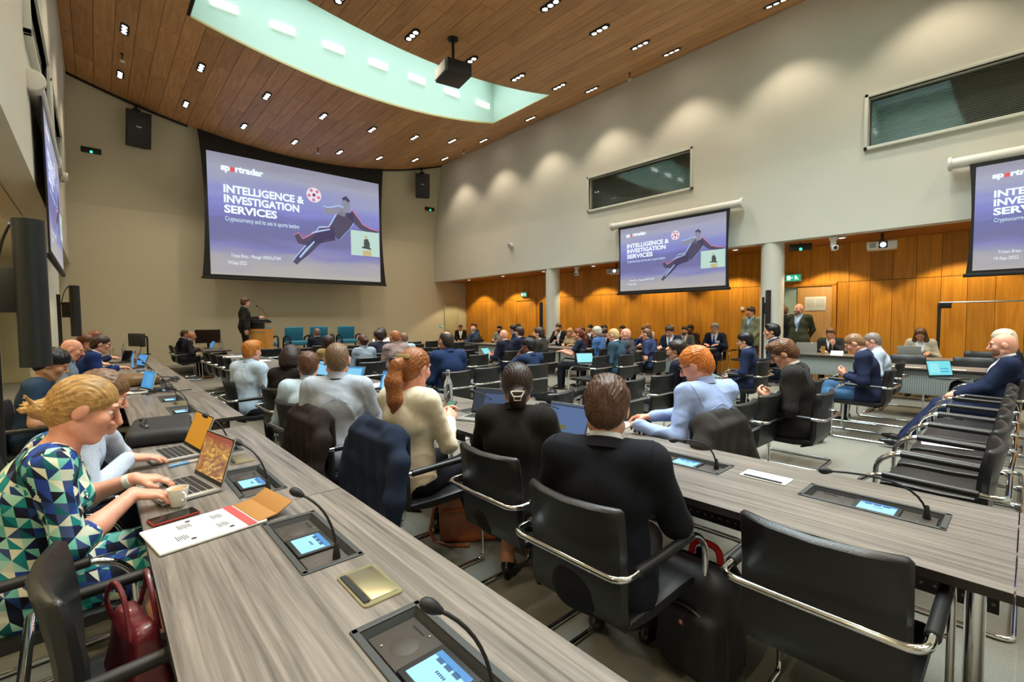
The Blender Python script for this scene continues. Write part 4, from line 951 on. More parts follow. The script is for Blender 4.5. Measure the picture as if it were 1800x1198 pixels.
    if lv < 2:
        Pb.cap(hp(-.032, .079, .034), hp(.032, .079, .034), .0115, .0115, .014)
        Pb.cap(hp(0, .086, .024), hp(0, .115, -.021), .0085, .013 if not f else .011, .008)
        for sx in (1, -1): Pb.ell(hp(sx*.012, .094, -.028), (.009, .011, .008), Rh, .006)
        Pb.ell(hp(0, .087, -.058), (.023, .0095, .0065), Rh, .006); Pb.ell(hp(0, .085, -.069), (.019, .010, .0075), Rh, .006)
    else: Pb.cap(hp(0, .086, .02), hp(0, .105, -.02), .012, .017, .012)
    for sx in (1, -1):
        em = basis(R(hyaw), R(hpitch)); tilt = em@np.array([[1, 0, 0], [0, .97, .24], [0, -.24, .97]])
        Pb.ell(hp(sx*.078*hk, -.006, -.002), (max(.010, hm*.9), .02, .033), tilt, .012)
    for sx, S, E, W, F, B, cu in A:
        slim = top[0] not in ('tee', 'dress', 'polo'); g = .78 if slim else 1
        Pb.cap(S, E, .052*g*k, .042*g*k, .03); Pb.cap(E, E+(W-E)*.4, .043*k*g, .042*k*g, .02); Pb.cap(E+(W-E)*.35, W, .042*k*g, .0285*k, .02)
        hand_prims(Pb, W, F, B, sx, cu, .95 if f else 1.03, hm)
    if bare:
        for sx, h0, kn, an, to in Lg: Pb.cap(h0, kn, .07, .052, .03); Pb.cap(kn, kn+(an-kn)*.35, .05, .053, .03); Pb.cap(kn+(an-kn)*.35, an, .053, .036, .03); Pb.cap(an, an+to*.12-np.array([0, 0, .05]), .034, .026, .03)
    sockets = [hp(sx*.031, .098, .013) for sx in (1, -1)]
    def fb(P):
        d = Pb(P)
        if lv < 2:
            for c in sockets: d = smax(d, -(np.linalg.norm(P-c.astype(np.float32), axis=1)-.0150), .012)
            m = hp(0, .096, -.0635); d = smax(d, -(ell(P, m, (.026, .008, .0016), Rh)), .003)
        return d
    lo, hi = Pb.bounds(); zx = [(hp(0, 0, 0)[0]-.1, hp(0, 0, 0)[0]+.1, hm)]; zy = [(Hc[1]-.13, Hc[1]+.14, hm)]; zz = [(Hc[2]-.16, Hc[2]+.16, hm)]
    for sx, S, E, W, F, B, cu in A:
        c = W+nrm(F)*.08; zx.append((c[0]-.12, c[0]+.12, hm)); zy.append((c[1]-.12, c[1]+.12, hm)); zz.append((c[2]-.11, c[2]+.11, hm))
    bo = sdf_obj('body', fb, lo, hi, q['b'], skin_mat(skin), root, 1, (zx, zy, zz))
    # ---- eyes, lips
    if eyes or lv == 0:
        for sx in (1, -1):
            mb = MB(); c = hp(sx*.031, .0725, .011); mb.lathe([(.0005, -.0125), (.007, -.010), (.0118, -.004), (.0122, .002), (.0105, .006), (.0085, .0088)], c, 14, Matrix(basis(R(hyaw), R(hpitch)).tolist()).to_4x4() @ Matrix.Rotation(-PI/2, 4, 'X')); mb.cur = 1
            mb.lathe([(.0085, .0089), (.005, .0112), (.0004, .0124)], c, 10, Matrix(basis(R(hyaw), R(hpitch)).tolist()).to_4x4() @ Matrix.Rotation(-PI/2, 4, 'X')); mb.build('eye', [m_eye, m_iris], root)
            mb = MB(); mb.tube([hp(sx*.014, .0915, .037), hp(sx*.03, .0925, .042), hp(sx*.048, .079, .037)], [.003, .0042, .002], 6); mb.build('eyebrow', hair_mat(tuple(int(v*.8) for v in hair[1])), root)
    # ---- clothes on the upper body
    kind, tc = top[0], top[1]; o = {'suit': .018, 'shirt': .011, 'tee': .010, 'polo': .011, 'blouse': .014, 'dress': .008, 'jumper': .014}[kind]
    Pt = torso(o if kind != 'suit' else .016)
    sl = {'tee': .62, 'polo': .66}.get(kind, 1.0)
    for sx, S, E, W, F, B, cu in A:
        r1, r2, r3 = {'suit': (.066, .057, .043), 'shirt': (.058, .050, .037), 'blouse': (.058, .052, .038), 'tee': (.06, .06, .05), 'polo': (.062, .062, .05), 'dress': (.056, .05, .045), 'jumper': (.06, .052, .04)}[kind]
        if f: r1, r2, r3 = r1*.92, r2*.92, r3*.92
        if kind == 'suit': Pt.ell(S-X*sx*.01+u*.004, (.062, .06, .052), T3, .04)
        if sl < 1: Pt.cap(S, S+(E-S)*sl, r1, r2, .04)
        elif kind == 'dress' or sleeve: Pt.cap(S, E, r1, r2, .04); Pt.cap(E, E+(W-E)*(.22 if not sleeve else sleeve), r2, r3+.008, .025)
        else: Pt.cap(S, E, r1, r2, .045); Pt.cap(E, W-(W-E)*(.05 if kind != 'suit' else .07), r2, r3, .028)
    if kind == 'suit' or kind == 'dress':
        for sx, h0, kn, an, to in Lg:
            if sit: Pt.cap(h0, h0+(kn-h0)*(.3 if kind == 'suit' else .97), .10, .095 if kind == 'suit' else .085, .06)
            else: Pt.cap(h0+np.array([0, 0, .05]), h0-np.array([0, 0, .06]), .115, .112, .05)
    nk = {'suit': .064, 'dress': .098}.get(kind, .060); no = N+u*.008
    seed = (int(abs(crown[0]*131+crown[1]*77)*10)) % 9999; amp = {'suit': .0035, 'shirt': .006, 'blouse': .006, 'tee': .005, 'polo': .005, 'dress': .0035, 'jumper': .004}[kind]*(1 if lv < 2 else .8)
    vopen = open_ and kind == 'suit'
    def ridge(P):
        r = np.random.RandomState(seed+11); o_ = np.zeros(len(P), np.float32)
        for _ in range(2):
            kk = r.randn(3, 3).astype(np.float32); kk /= np.linalg.norm(kk, axis=1)[:, None]; f_ = 17 if kind == 'suit' else 23
            o_ += (1-np.abs(np.sin(P@kk[0]*f_+1.5*np.sin(P@kk[1]*f_*.35+seed))))**3*(.5+.5*np.sin(P@kk[2]*f_*.4+seed))
        return o_*amp*1.5
    def ft(P):
        d = Pt(P); nb = np.abs(d) < .03; d[nb] += wr(P[nb], seed, 30 if kind == 'suit' else 40, amp)
        if lv < 2 and kind != 'dress': d[nb] -= ridge(P[nb])
        d = smax(d, -cap(P, no, no+nd*.2 if kind != 'dress' else no+nd*.2+fw*.02, nk, nk+.03), .012)
        if vopen:
            r = P-H.astype(np.float32); h = r@u.astype(np.float32); g = r@fw.astype(np.float32)
            v = np.maximum(np.abs(r[:, 0])-.23*(h-.17), .03-g); d = np.maximum(d, -v)
        return d
    lo, hi = Pt.bounds(); mat_t = top[2] if len(top) > 2 else cloth(tc, 'wool' if kind in ('suit', 'jumper') else 'cotton')
    nm = {'suit': 'jacket', 'shirt': 'shirt', 'tee': 'tee_shirt', 'polo': 'polo_shirt', 'blouse': 'blouse', 'dress': 'dress', 'jumper': 'jumper'}[kind]
    tp = sdf_obj(nm, ft, lo, hi, q['c'], mat_t, root, 1)
    if kind == 'dress':
        me = tp.data; uv = me.uv_layers.new(name='UVMap'); co = np.zeros(len(me.vertices)*3, np.float32); me.vertices.foreach_get('co', co); co = co.reshape(-1, 3); fn_ = np.zeros(len(me.polygons)*3, np.float32); me.polygons.foreach_get('normal', fn_); fn_ = fn_.reshape(-1, 3)
        vi = np.zeros(len(me.loops), np.int32); me.loops.foreach_get('vertex_index', vi); ax3 = np.argmax(np.abs(fn_)*[1.25, 1, 1], 1).repeat(4); cc = co[vi]; U = np.where(ax3[:, None] == 0, cc[:, [1, 2]], np.where(ax3[:, None] == 1, cc[:, [0, 2]]+.37, cc[:, [0, 1]]+.71)); uv.data.foreach_set('uv', U.astype(np.float32).ravel())
    def march(o_, d_, l_=.32):
        ts = np.linspace(.02, l_, 150).astype(np.float32); v = ft((np.asarray(o_)[None, :]+np.asarray(d_)[None, :]*ts[:, None]).astype(np.float32)); i = np.flatnonzero(v > 0)
        return np.asarray(o_)+np.asarray(d_)*float(ts[i[0]] if len(i) else l_)
    if lv == 0 and kind in ('suit', 'shirt', 'blouse'):
        mb = MB()
        for sx, S, E, W, F, B, cu in A:
            ad = nrm(E-S); o_ = S+ad*.005-X*sx*.028; p1 = nrm(np.cross(nrm(X*sx+ad*.5), [0, .3, 1])); p2 = nrm(np.cross(nrm(X*sx+ad*.5), p1))
            mb.tube([march(o_, p1*math.cos(t_)+p2*math.sin(t_), .16) for t_ in [2*PI*j/26 for j in range(26)]], .0021, 5, closed=True)
        if kind == 'suit': mb.tube([march(H+u*h_, -fw) for h_ in np.linspace(.02, .46, 16)], .0018, 5)
        elif kind == 'shirt': mb.tube([march(H+u*(.385-.25*abs(x_)), nrm(-fw+X*x_*.4))+X*x_*.6 for x_ in np.linspace(-.15, .15, 15)], .0018, 5)
        mb.build('seam', mat_t, root)
    if watch is not None:
        sx, S, E, W, F, B, cu = A[watch[0]]; d_ = nrm(W-E); p1 = nrm(np.cross(d_, [0, 0, 1.])); p2 = np.cross(d_, p1); c_ = W-d_*.022
        mb = MB(); mb.loft([[Vector(c_+d_*q_+(p1*math.cos(t_)+p2*math.sin(t_)*.85)*r_) for t_ in [2*PI*j/20 for j in range(20)]] for q_, r_ in ((-.011, .030), (-.011, .0345), (.011, .0335), (.011, .029))], closed=True); mb.box(c_-p2*-.031, (.03, .03, .012), .004); mb.build('wristwatch', M('watch_%d' % watch[1][0], rgb(*watch[1]), .4), root)
    def band(name, r0, r1, h0, h1, gap, mat, up=0.0, th_=.006):
        mb = MB(); rings = []; n_ = 22
        for j in range(n_+1):
            t = PI/2+gap+(2*PI-2*gap)*j/n_; bk = .5-.5*math.sin(t)
            c, s2 = math.cos(t), math.sin(t); ax_ = np.cross(nd, X); e = -ax_ if ax_[1] < 0 else ax_
            b0 = N+X*c*r0+e*s2*r0*1.05+nd*(h0+up*bk); b1 = N+X*c*r1+e*s2*r1*1.05+nd*(h1+up*bk)
            rings.append([Vector(b0), Vector(b1), Vector(b1+nd*.002-(X*c+e*s2)*th_), Vector(b0-(X*c+e*s2)*th_)])
        mb.loft(rings); return mb.build(name, mat, root)
    sm = cloth(shirt, 'cotton')
    if kind == 'suit':
        if collar is True: band('shirt_collar', .069, .060, .004, .048, .22, sm, .006)
        band('jacket_collar', .088, .071, -.014, .024, .75, mat_t, .012, .010)
        if vopen:
            Ps = torso(.011)
            def fs(P):
                r = P-H.astype(np.float32); h = r@u.astype(np.float32)
                return np.maximum(np.maximum(np.maximum(Ps(P), np.abs(r[:, 0])-.105), .12-h), -cap(P, no, no+nd*.2, .058, .075))
            l2, h2 = Ps.bounds(); sdf_obj('shirt', fs, np.array([-.13, l2[1], H[2]+.1]), np.array([.13, h2[1], h2[2]]), q['c']*1.0, sm, root)
            if tie:
                mb = MB(); rings = []
                for hgt, wd, ou in ((.475, .016, .085), (.455, .021, .094), (.44, .014, .102), (.34, .030, .136), (.22, .036, .142), (.13, .030, .140)):
                    c = H+u*hgt+fw*(ou*fat**.5+.0); rings.append([Vector(c+X*wd), Vector(c+X*wd*.5+fw*.008), Vector(c-X*wd*.5+fw*.008), Vector(c-X*wd), Vector(c-fw*.02)])
                mb.loft(rings); mb.build('tie', cloth(tie, 'cotton'), root)
    elif kind in ('shirt', 'polo') and collar: band('collar', .071, .064, -.004, .044, .25, mat_t if collar is True else cloth(collar, 'cotton'), .006)
    # ---- trousers and shoes
    if legs is not None:
        Pl = Prim(); Pl.ell(H-np.array([0, 0, .015]), (.176*fat**.5*k, .13*fat, .115), None, .05)
        for sx, h0, kn, an, to in Lg: Pl.cap(h0, kn, .09, .068, .04); Pl.cap(kn, an+(kn-an)*.06, .067, .05, .03)
        def fl(P): d = Pl(P); nb = np.abs(d) < .03; d[nb] += wr(P[nb], seed+5, 34, .005); return d
        lo, hi = Pl.bounds(); sdf_obj('trousers' if not bare else 'skirt', fl if not bare else (lambda P: np.maximum(fl(P), .30-P[:, 2])), lo, hi, q['t'], cloth(legs, 'wool' if legs != (48, 84, 118) else 'cotton'), root)
    for sx, h0, kn, an, to in Lg:
        Ph = Prim(); fl_ = np.array([to[0], to[1], to[2]]); a0 = an-np.array([0, 0, .045]); Ph.cap(a0-fl_*.035, a0+fl_*.10, .034, .034, .02); Ph.cap(a0+fl_*.10, a0+fl_*.185-np.array([0, 0, .008]), .036, .02, .02); Ph.cap(an, a0, .04, .04, .02)
        if bare: Ph.cap(a0-fl_*.045, a0-fl_*.05-np.array([0, 0, .05]), .022, .018, .01)
        zf = (an[2]-.085)
        def fh(P): return np.maximum(Ph(P), (zf+.004)-P[:, 2]-(0 if lv == 2 else 0)) if abs(to[2]) < .05 and not bare else Ph(P)
        lo, hi = Ph.bounds(); sdf_obj('shoe', fh, lo, hi, max(q['t']*.8, .01), M('shoe_%d_%d_%d' % shoes, rgb(*shoes), .35), root)
    # ---- hair
    st, hc = hair
    if st != 'bald':
        t, tt = {'short': (.008, .016), 'crew': (.0035, .006), 'thick': (.015, .028), 'quiff': (.009, .018), 'balding': (.005, .006), 'ring': (.005, .0), 'bob': (.02, .02), 'ponytail': (.010, .012), 'bun': (.010, .010), 'updo': (.014, .014), 'locks': (.022, .02), 'long': (.014, .016), 'messy': (.012, .022), 'knot': (.008, .010)}[st]
        fy, fz = (.090, .060) if st not in ('balding',) else (.075, .088); bY, bZ = (-.06, -.092) if not f else (-.05, -.085)
        dY, dZ = bY-fy, bZ-fz; l = math.hypot(dY, dZ); n_ = np.array([dZ/l, -dY/l]); n_ = n_ if n_[1] > 0 else -n_
        Pa = Prim(); extra_h = Prim()
        if st == 'ponytail':
            for (a_, b_, r1, r2) in (((0, -.09, .03), (0, -.145, .0), .028, .034), ((0, -.145, .0), (0, -.15, -.10), .034, .047), ((0, -.15, -.10), (0.01, -.125, -.2), .047, .043), ((.01, -.125, -.2), (.0, -.10, -.28), .043, .016)): extra_h.cap(a_, b_, r1, r2, .02)
        if st == 'bun': extra_h.ell((0, -.125, .0), (.045, .04, .045), None, .015)
        if st == 'knot':
            extra_h.cap((0, -.08, -.03), (0, -.105, -.035), .033, .03, .02); extra_h.ell((.005, -.115, -.035), (.04, .028, .034), None, .014)
            rs = np.random.RandomState(3)
            for j in range(12): e = np.array([rs.uniform(-.03, .03), -.145-rs.rand()*.03, -.03+rs.uniform(-.045, .04)]); extra_h.cap((rs.uniform(-.02, .02), -.115, -.03+rs.uniform(-.015, .015)), e, .010, .0035, .006)
        if st == 'updo': extra_h.ell((0, -.095, -.06), (.05, .05, .055), None, .02); extra_h.ell((.012, -.1, -.10), (.03, .032, .035), None, .015)
        if st in ('bob',): extra_h.ell((0, -.035, -.015), (.108, .108, .105), None, .03); extra_h.ell((0, -.045, -.075), (.098, .085, .06), None, .03)
        if st in ('long',): 
            for sx in (1, -1): extra_h.cap((sx*.065, .0, .02), (sx*.085, .02, -.12), .03, .04, .03); extra_h.cap((sx*.085, .02, -.12), (sx*.08, .05, -.26), .04, .022, .02)
            extra_h.ell((0, -.05, -.06), (.09, .06, .12), None, .03)
        if st == 'locks':
            rs = np.random.RandomState(5)
            for j in range(34): an_ = rs.uniform(-.2, PI+.2); x0, y0 = .085*math.cos(an_), -.085*math.sin(an_); extra_h.cap((x0, y0, .02), (x0*1.28+rs.uniform(-.01, .01), y0*1.2-.01, -.20-rs.rand()*.12), .017, .012, .004)
        f32 = np.float32; Rf = Rh.astype(f32); Hf = Hc.astype(f32)
        def fhr(P):
            p = (P-Hf)@Rf
            g = (p[:, 1]-fy)*n_[0]+(p[:, 2]-fz)*n_[1]; tp_ = .35+.65*np.clip(g/.05, 0, 1)
            d = smin(ell(p, (0, -.012, .03), (.0755*hk, .0955*hk, .088*hk))-t*tp_-(tt-t)*np.clip(p[:, 2]/.09, 0, 1), ell(p, (0, -.042, -.018), (.062*hk, .062*hk, .072))-t*tp_, .03)
            if st == 'quiff': d = smin(d, ell(p, (0, .045, .105), (.062, .055, .032)), .02)
            if st == 'messy': d = smin(d, ell(p, (.0, -.01, .115), (.06, .07, .028)), .02)
            side = np.maximum(0, np.abs(p[:, 0])-.045)*(.45 if not f else .2)
            d = smax(d, -(g-side+.004*np.sin(p[:, 0]*160)), .008)
            if st == 'ring': d = smax(d, p[:, 2]-.035+.25*np.maximum(0, p[:, 1]), .01)
            if st == 'balding': d = smax(d, -ell(p, (0, -.025, .125), (.042, .075, .05)), .012)
            if extra_h.p:
                e = extra_h(p)
                if st in ('bob', 'long', 'locks'): e = smax(e, -ell(p, (0, .10, -.03), (.066, .085, .125)), .02); e = smax(e, -cap(p, (0, .0, -.08), (0, .0, -.3), .05, .06), .01)
                d = smin(d, e, .015)
            nb = np.abs(d) < .02; pn = p[nb]; ph = np.arctan2(pn[:, 0], pn[:, 2]+.15)
            if lv < 2: d[nb] += .0013*np.sin(ph*95+3*np.sin(pn[:, 1]*40+pn[:, 2]*30))+.0011*np.sin(ph*190+5*np.sin(pn[:, 1]*25))+(.0022*np.sin(pn[:, 0]*90+2*np.sin(pn[:, 1]*70))*np.sin(pn[:, 2]*60+pn[:, 1]*80) if st in ('messy', 'thick', 'quiff', 'short') else 0)
            else: d[nb] += .003*np.sin(ph*60+3*np.sin(pn[:, 1]*40))
            return d
        ext = {'ponytail': .34, 'locks': .36, 'long': .33, 'bob': .2, 'knot': .28}.get(st, .19)
        sdf_obj('hair', fhr, Hc-ext, Hc+np.array([.17, .17 if ext < .2 else ext, .19]), q['hr'] if ext < .3 or lv else .005, hair_mat(hc), root, 1 if lv else 0)
        if st == 'ponytail':
            mb = MB(); mb.box(hp(0, -.112, .055), (.10, .02, .024), .006, Matrix(Rh.tolist()).to_4x4()); mb.build('hair_clip', M('hair_clip_gold', rgb(206, 190, 140), .3, .5), root)
        if st == 'updo' and lv < 2:
            mb = MB(); P5 = [hp(*p) for p in ((-.035, -.148, -.035), (.035, -.148, -.035), (.022, -.155, -.062), (-.022, -.155, -.062))]; mb.tube(fillet(P5, .008, 3, True), .0035, 6, closed=True); mb.tube([hp(-.02, -.155, -.062), hp(-.016, -.15, -.082), hp(.016, -.15, -.082), hp(.02, -.155, -.062)], .0028, 6); mb.build('hair_claw', M('pearl', rgb(236, 230, 214), .2), root)
    if beard:
        Bd = Prim()
        Bd.ell(hp(0, .034, -.062), (.061, .063, .058), Rh, .02); Bd.ell(hp(0, .064, -.088), (.032, .03, .028), Rh, .02)
        def fbd(P):
            p = (P-Hc.astype(np.float32))@Rh.astype(np.float32); d = np.maximum(Bd(P), p[:, 2]+.038+.35*np.maximum(0, p[:, 1]-.06)); d = smax(d, -ell(p, (0, .10, -.062), (.021, .02, .0085)), .004)
            return np.maximum(d, -.02-p[:, 1])
        sdf_obj('beard', fbd, Hc-.16, Hc+.16, q['hr'], hair_mat(beard), root)
    if glasses:
        mb = MB()
        for sx in (1, -1):
            ring = [hp(sx*.031+.023*math.cos(t_), .101-.004*abs(math.cos(t_)), .010+.017*math.sin(t_)) for t_ in [2*PI*j/14 for j in range(14)]]; mb.tube(ring, .0022 if lv < 2 else .003, 6, closed=True)
            mb.tube([hp(sx*.054, .098, .014), hp(sx*.078*hk, .06, .016), hp(sx*.083*hk, .0, .012), hp(sx*.08*hk, -.02, -.004)], .0022 if lv < 2 else .003, 6)
        mb.tube([hp(-.008, .104, .012), hp(.008, .104, .012)], .002, 6); mb.build('glasses', m_black, root)
    if lanyard:
        mb = MB(); e = H+u*.24+fw*(.15*fat**.5)
        for sx in (1, -1): mb.tube([Vector(N+X*sx*.066-fw*.02+nd*.005), Vector(N+X*sx*.075+fw*.055-u*.01), Vector(H+u*.37+X*sx*.045+fw*.148), Vector(e+X*sx*.004)], .005, 6)
        if lv == 0: mb.tube([Vector(N+X*.066*math.cos(t_)-fw*(.02+.05*math.sin(t_))+nd*.012) for t_ in [PI*j/8 for j in range(9)]], .005, 6)
        mb.build('lanyard', cloth(lanyard, 'cotton'), root)
    if badge:
        e = H+u*badge[0]+fw*(.158*fat**.5)+X*badge[1]; mb = MB(); mb.box(e, (.085, .006, .06), .002, Matrix(T3.tolist()).to_4x4()); mb.build('badge', M('badge_%d' % badge[2][0], rgb(*badge[2]), .4), root)
    if chair_az is not False and sit:
        ca = az if chair_az is None else chair_az; c2 = R(ca); d = .105*s
        hx_, hy_ = rx+math.sin(c2)*d, ry+math.cos(c2)*d
        chair(hx_-math.sin(c2)*.30, hy_-math.cos(c2)*.30, ca, chairlabel or ' '.join(('chair under the '+label).split()[:16]), G_O)
    return root
G_O = 'occupied black conference chairs'

# ------------------------------------------------------------------ the people in the room
def facet_mat():
    m = M('facet_print', (.1, .4, .4), .75, spec=.25); nt, b = nodes(m); N = nt.nodes.new; L = nt.links.new
    tc = N('ShaderNodeTexCoord'); mp = N('ShaderNodeMapping'); mp.inputs['Rotation'].default_value = (0, 0, .3); mp.inputs['Scale'].default_value = (29, 29, 29); L(tc.outputs['UV'], mp.inputs[0])
    sp = N('ShaderNodeSeparateXYZ'); L(mp.outputs[0], sp.inputs[0])
    def mth(op, a, c=None, v=None):
        n = N('ShaderNodeMath'); n.operation = op; L(a, n.inputs[0])
        if c is not None: L(c, n.inputs[1])
        if v is not None: n.inputs[1].default_value = v
        return n.outputs[0]
    yx = mth('ADD', sp.outputs[0], mth('MULTIPLY', sp.outputs[1], v=.45)); zz = sp.outputs[1]
    a, b2 = mth('FLOOR', yx), mth('FLOOR', zz); fa, fb = mth('FRACT', yx), mth('FRACT', zz)
    par = mth('MODULO', mth('ADD', a, b2), v=2); par = mth('ABSOLUTE', par)
    t1 = mth('GREATER_THAN', mth('ADD', fa, fb), v=1.0); t2 = mth('GREATER_THAN', fa, fb)
    mx = N('ShaderNodeMix'); mx.data_type = 'FLOAT'; L(par, mx.inputs[0]); L(t1, mx.inputs[2]); L(t2, mx.inputs[3])
    cb = N('ShaderNodeCombineXYZ'); L(a, cb.inputs[0]); L(b2, cb.inputs[1]); L(mx.outputs[0], cb.inputs[2])
    wn = N('ShaderNodeTexWhiteNoise'); L(cb.outputs[0], wn.inputs[0]); rp = N('ShaderNodeValToRGB'); rp.color_ramp.interpolation = 'CONSTANT'; e = rp.color_ramp.elements
    cs = [(22, 28, 60), (30, 60, 110), (22, 128, 130), (110, 184, 170), (222, 222, 196), (16, 20, 34), (60, 78, 120), (160, 208, 190), (14, 92, 96), (200, 204, 186), (40, 66, 150)]
    e[0].color = (*rgb(*cs[0]), 1); e[1].position = 1/len(cs); e[1].color = (*rgb(*cs[1]), 1)
    for i, c in enumerate(cs[2:]): q = e.new((i+2)/len(cs)); q.color = (*rgb(*c), 1)
    L(wn.outputs['Value'], rp.inputs[0]); L(rp.outputs[0], b.inputs['Base Color']); return m
NAVY, DNAVY, BLK, CHAR = (30, 38, 62), (22, 26, 42), (24, 23, 24), (50, 47, 46)
BR, DBR, BK, GY, GING, BLO = (92, 62, 40), (56, 38, 28), (18, 16, 16), (150, 146, 138), (176, 98, 38), (190, 154, 96)
W_ = True
CHP = {}
# left table, facing right
wom = person('woman with tied blonde hair in a blue and green faceted dress typing', (-.015, 2.42, 1.285), 88, 20, 5, 24, 0, 'sit', ({'w': (.085, 2.37, .815), 'world': W_, 'f': (.18, 1, -.22), 'b': (0, .2, 1), 'c': .38}, {'w': (.10, 2.60, .815), 'world': W_, 'f': (.1, 1, -.2), 'b': (0, .2, 1), 'c': .4}),
       ('dress', (0, 0, 0), facet_mat()), legs=None, skin='pink', hair=('knot', (172, 132, 78)), lv=0, f=True, extra=['bare'], watch=(1, (214, 214, 206)), chairlabel='black chair of the blonde woman, dark navy jacket over its back')
CHP['blonde'] = chairs[-1]
person('man in pale blue buttoned shirt with his hand at his face, beyond the blonde woman', (.045, 3.15, 1.24), 86, 18, -6, 28, 0, 'sit', ({'w': (.10, 3.05, .81), 'world': W_, 'f': (.1, 1, -.15), 'c': .3}, 'face'), ('shirt', (196, 208, 228)), legs=(30, 34, 52), skin='pink', hair=('short', (118, 86, 62)), lv=0)
person('dark haired young man in a navy tee shirt at the left table', (-.25, 5.45, 1.26), 96, 10, 0, 28, 0, 'sit', ('lap', 'lap'), ('tee', (34, 54, 78)), skin='olive', hair=('thick', BK), lv=1)
person('bald man in grey blue shirt looking at a phone at the left table', (-.2, 7.7, 1.29), 96, 10, 0, 22, 0, 'sit', ('phone', 'phone'), ('shirt', (122, 140, 158)), skin='pink', hair=('bald', BR), lv=1, fat=1.12)
person('dark haired man in royal blue suit reaching over the left table', (.05, 8.8, 1.306), 90, 22, 0, 14, 0, 'sit', ('ahead', 'type'), ('suit', (22, 52, 116)), skin='fair', hair=('short', DBR), lv=1, glasses=True)
person('brown haired man behind the royal blue suit, mostly hidden', (-.12, 10.3, 1.286), 92, 12, 0, 15, 0, 'sit', ('table', 'table'), ('jumper', (90, 36, 40)), hair=('thick', (104, 62, 38)), lv=2)
person('farthest man at the left table with reddish brown hair', (.0, 11.5, 1.326), 90, 15, 0, 15, 0, 'sit', ('type', 'type'), ('suit', (26, 40, 80)), hair=('short', (120, 66, 40)), lv=2)
person('man in black suit with balding head at the front left table, farther of two', (1.80, 15.4, 1.263), 92, 14, 0, 8, 0, 'sit', ('table', 'table'), ('suit', DNAVY), legs=DNAVY, skin='tan', hair=('crew', (70, 46, 34)), lv=2)
person('bald man in charcoal suit at the front left table, nearer of two', (1.84, 14.5, 1.236), 90, 16, 0, 12, 0, 'sit', ('table', 'lap'), ('suit', (44, 44, 52)), legs=(36, 36, 42), shoes=(120, 84, 30), skin='tan', hair=('bald', BR), lv=2)
# middle table, seen from behind
person('red haired man in pale blue shirt at the middle table', (1.3, 5.88, 1.266), 58, 8, 0, 6, 0, 'sit', ('lap', 'lap'), ('shirt', (186, 206, 226)), skin='pink', hair=('quiff', (188, 116, 46)), lv=1, chair_az=90, fat=.95)
person('woman with dark bobbed hair in a brown black jacket', (1.47, 4.99, 1.24), 48, 8, 0, 10, 0, 'sit', ('lap', 'lap'), ('suit', (40, 32, 28)), skin='olive', hair=('bob', (48, 34, 30)), lv=1, f=True, chair_az=88, collar=False)
person('young man with short brown hair and pale blue shirt at the middle table', (1.32, 4.05, 1.226), 28, 10, -6, 6, 0, 'sit', ('lap', 'lap'), ('shirt', (188, 208, 222)), skin='pink', hair=('short', (86, 56, 38)), lv=1, chair_az=86)
person('man with cropped greying hair and grey blue shirt, dark lanyard', (1.29, 3.34, 1.33), 30, 4, -8, 8, 0, 'sit', ('table', 'lap'), ('shirt', (166, 174, 188)), skin='pink', hair=('crew', (112, 88, 66)), lv=0, chair_az=90, fat=1.08, lanyard=(24, 26, 40), chairlabel='black chair under the dark brown draped jacket')
CHP['brown'] = chairs[-1]
person('woman with long auburn ponytail in cream blouse holding a phone', (1.46, 2.52, 1.318), 70, 3, 6, 14, 0, 'sit', ({'w': (1.70, 2.52, .84), 'world': W_, 'f': (-.3, .8, .45), 'b': (.75, -.2, .55), 'c': .55}, {'w': (1.71, 2.68, .84), 'world': W_, 'f': (.35, .75, .45), 'b': (-.75, -.2, .55), 'c': .55}), ('blouse', (222, 210, 186)), legs=(24, 24, 34), skin='pink', hair=('ponytail', (146, 88, 46)), lv=0, f=True, chair_az=90, chairlabel='black chair under the navy draped jacket')
CHP['navy'] = chairs[-1]
person('woman with dark pinned up hair in black jacket and skirt', (1.69, 1.85, 1.253), 56, 13, -14, 10, 0, 'sit', ('table', 'chin'), ('suit', (34, 30, 28)), legs=(46, 42, 38), shoes=(16, 14, 14), skin='tan', hair=('updo', (44, 30, 24)), lv=0, f=True, chair_az=90, collar=False, extra=['bare'], legpose=('tuck', 'tuck'), glasses=True)
person('man with short brown hair in a black suit, back to us at the right table', (1.5, 1.11, 1.249), 64, 3, -4, 22, 0, 'sit', ('table', 'table'), ('suit', (27, 29, 38)), legs=(52, 46, 46), skin='fair', hair=('messy', (80, 54, 38)), lv=0, chair_az=False, fat=1.05)
chair(1.235, 1.10, 90, 'black chair of the man in the black suit, back turned to us', G_O)
# right block
person('ginger man with glasses in light blue shirt writing on his lap', (3.0, 1.53, 1.286), 22, 8, -32, 26, 0, 'sit', ({'w': (2.78, 1.78, .79), 'world': W_, 'f': (-.5, .8, -.1), 'b': (.2, .2, 1), 'c': .5}, {'w': (2.61, 1.70, .80), 'world': W_, 'f': (.5, .8, -.1), 'b': (0, .2, 1), 'c': .6, 'h': (-.5, -.3, -1.6)}), ('shirt', (156, 176, 222)), legs=(34, 36, 46), skin='pink', hair=('short', (196, 112, 44)), lv=0, glasses=True, watch=(1, (20, 20, 22)), chair_az=False)
chair(2.88, 1.28, 0, 'black chair under the draped charcoal jacket', G_O)
CHP['char'] = chairs[-1]
person('brown haired man with glasses in charcoal suit looking at a phone', (4.53, 1.5, 1.274), -10, 10, -4, 32, 0, 'sit', ('phone', 'phone'), ('suit', CHAR), legs=(30, 34, 44), skin='fair', hair=('quiff', (98, 64, 42)), lv=0, glasses=True, chair_az=0, badge=(.2, .05, (150, 160, 175)))
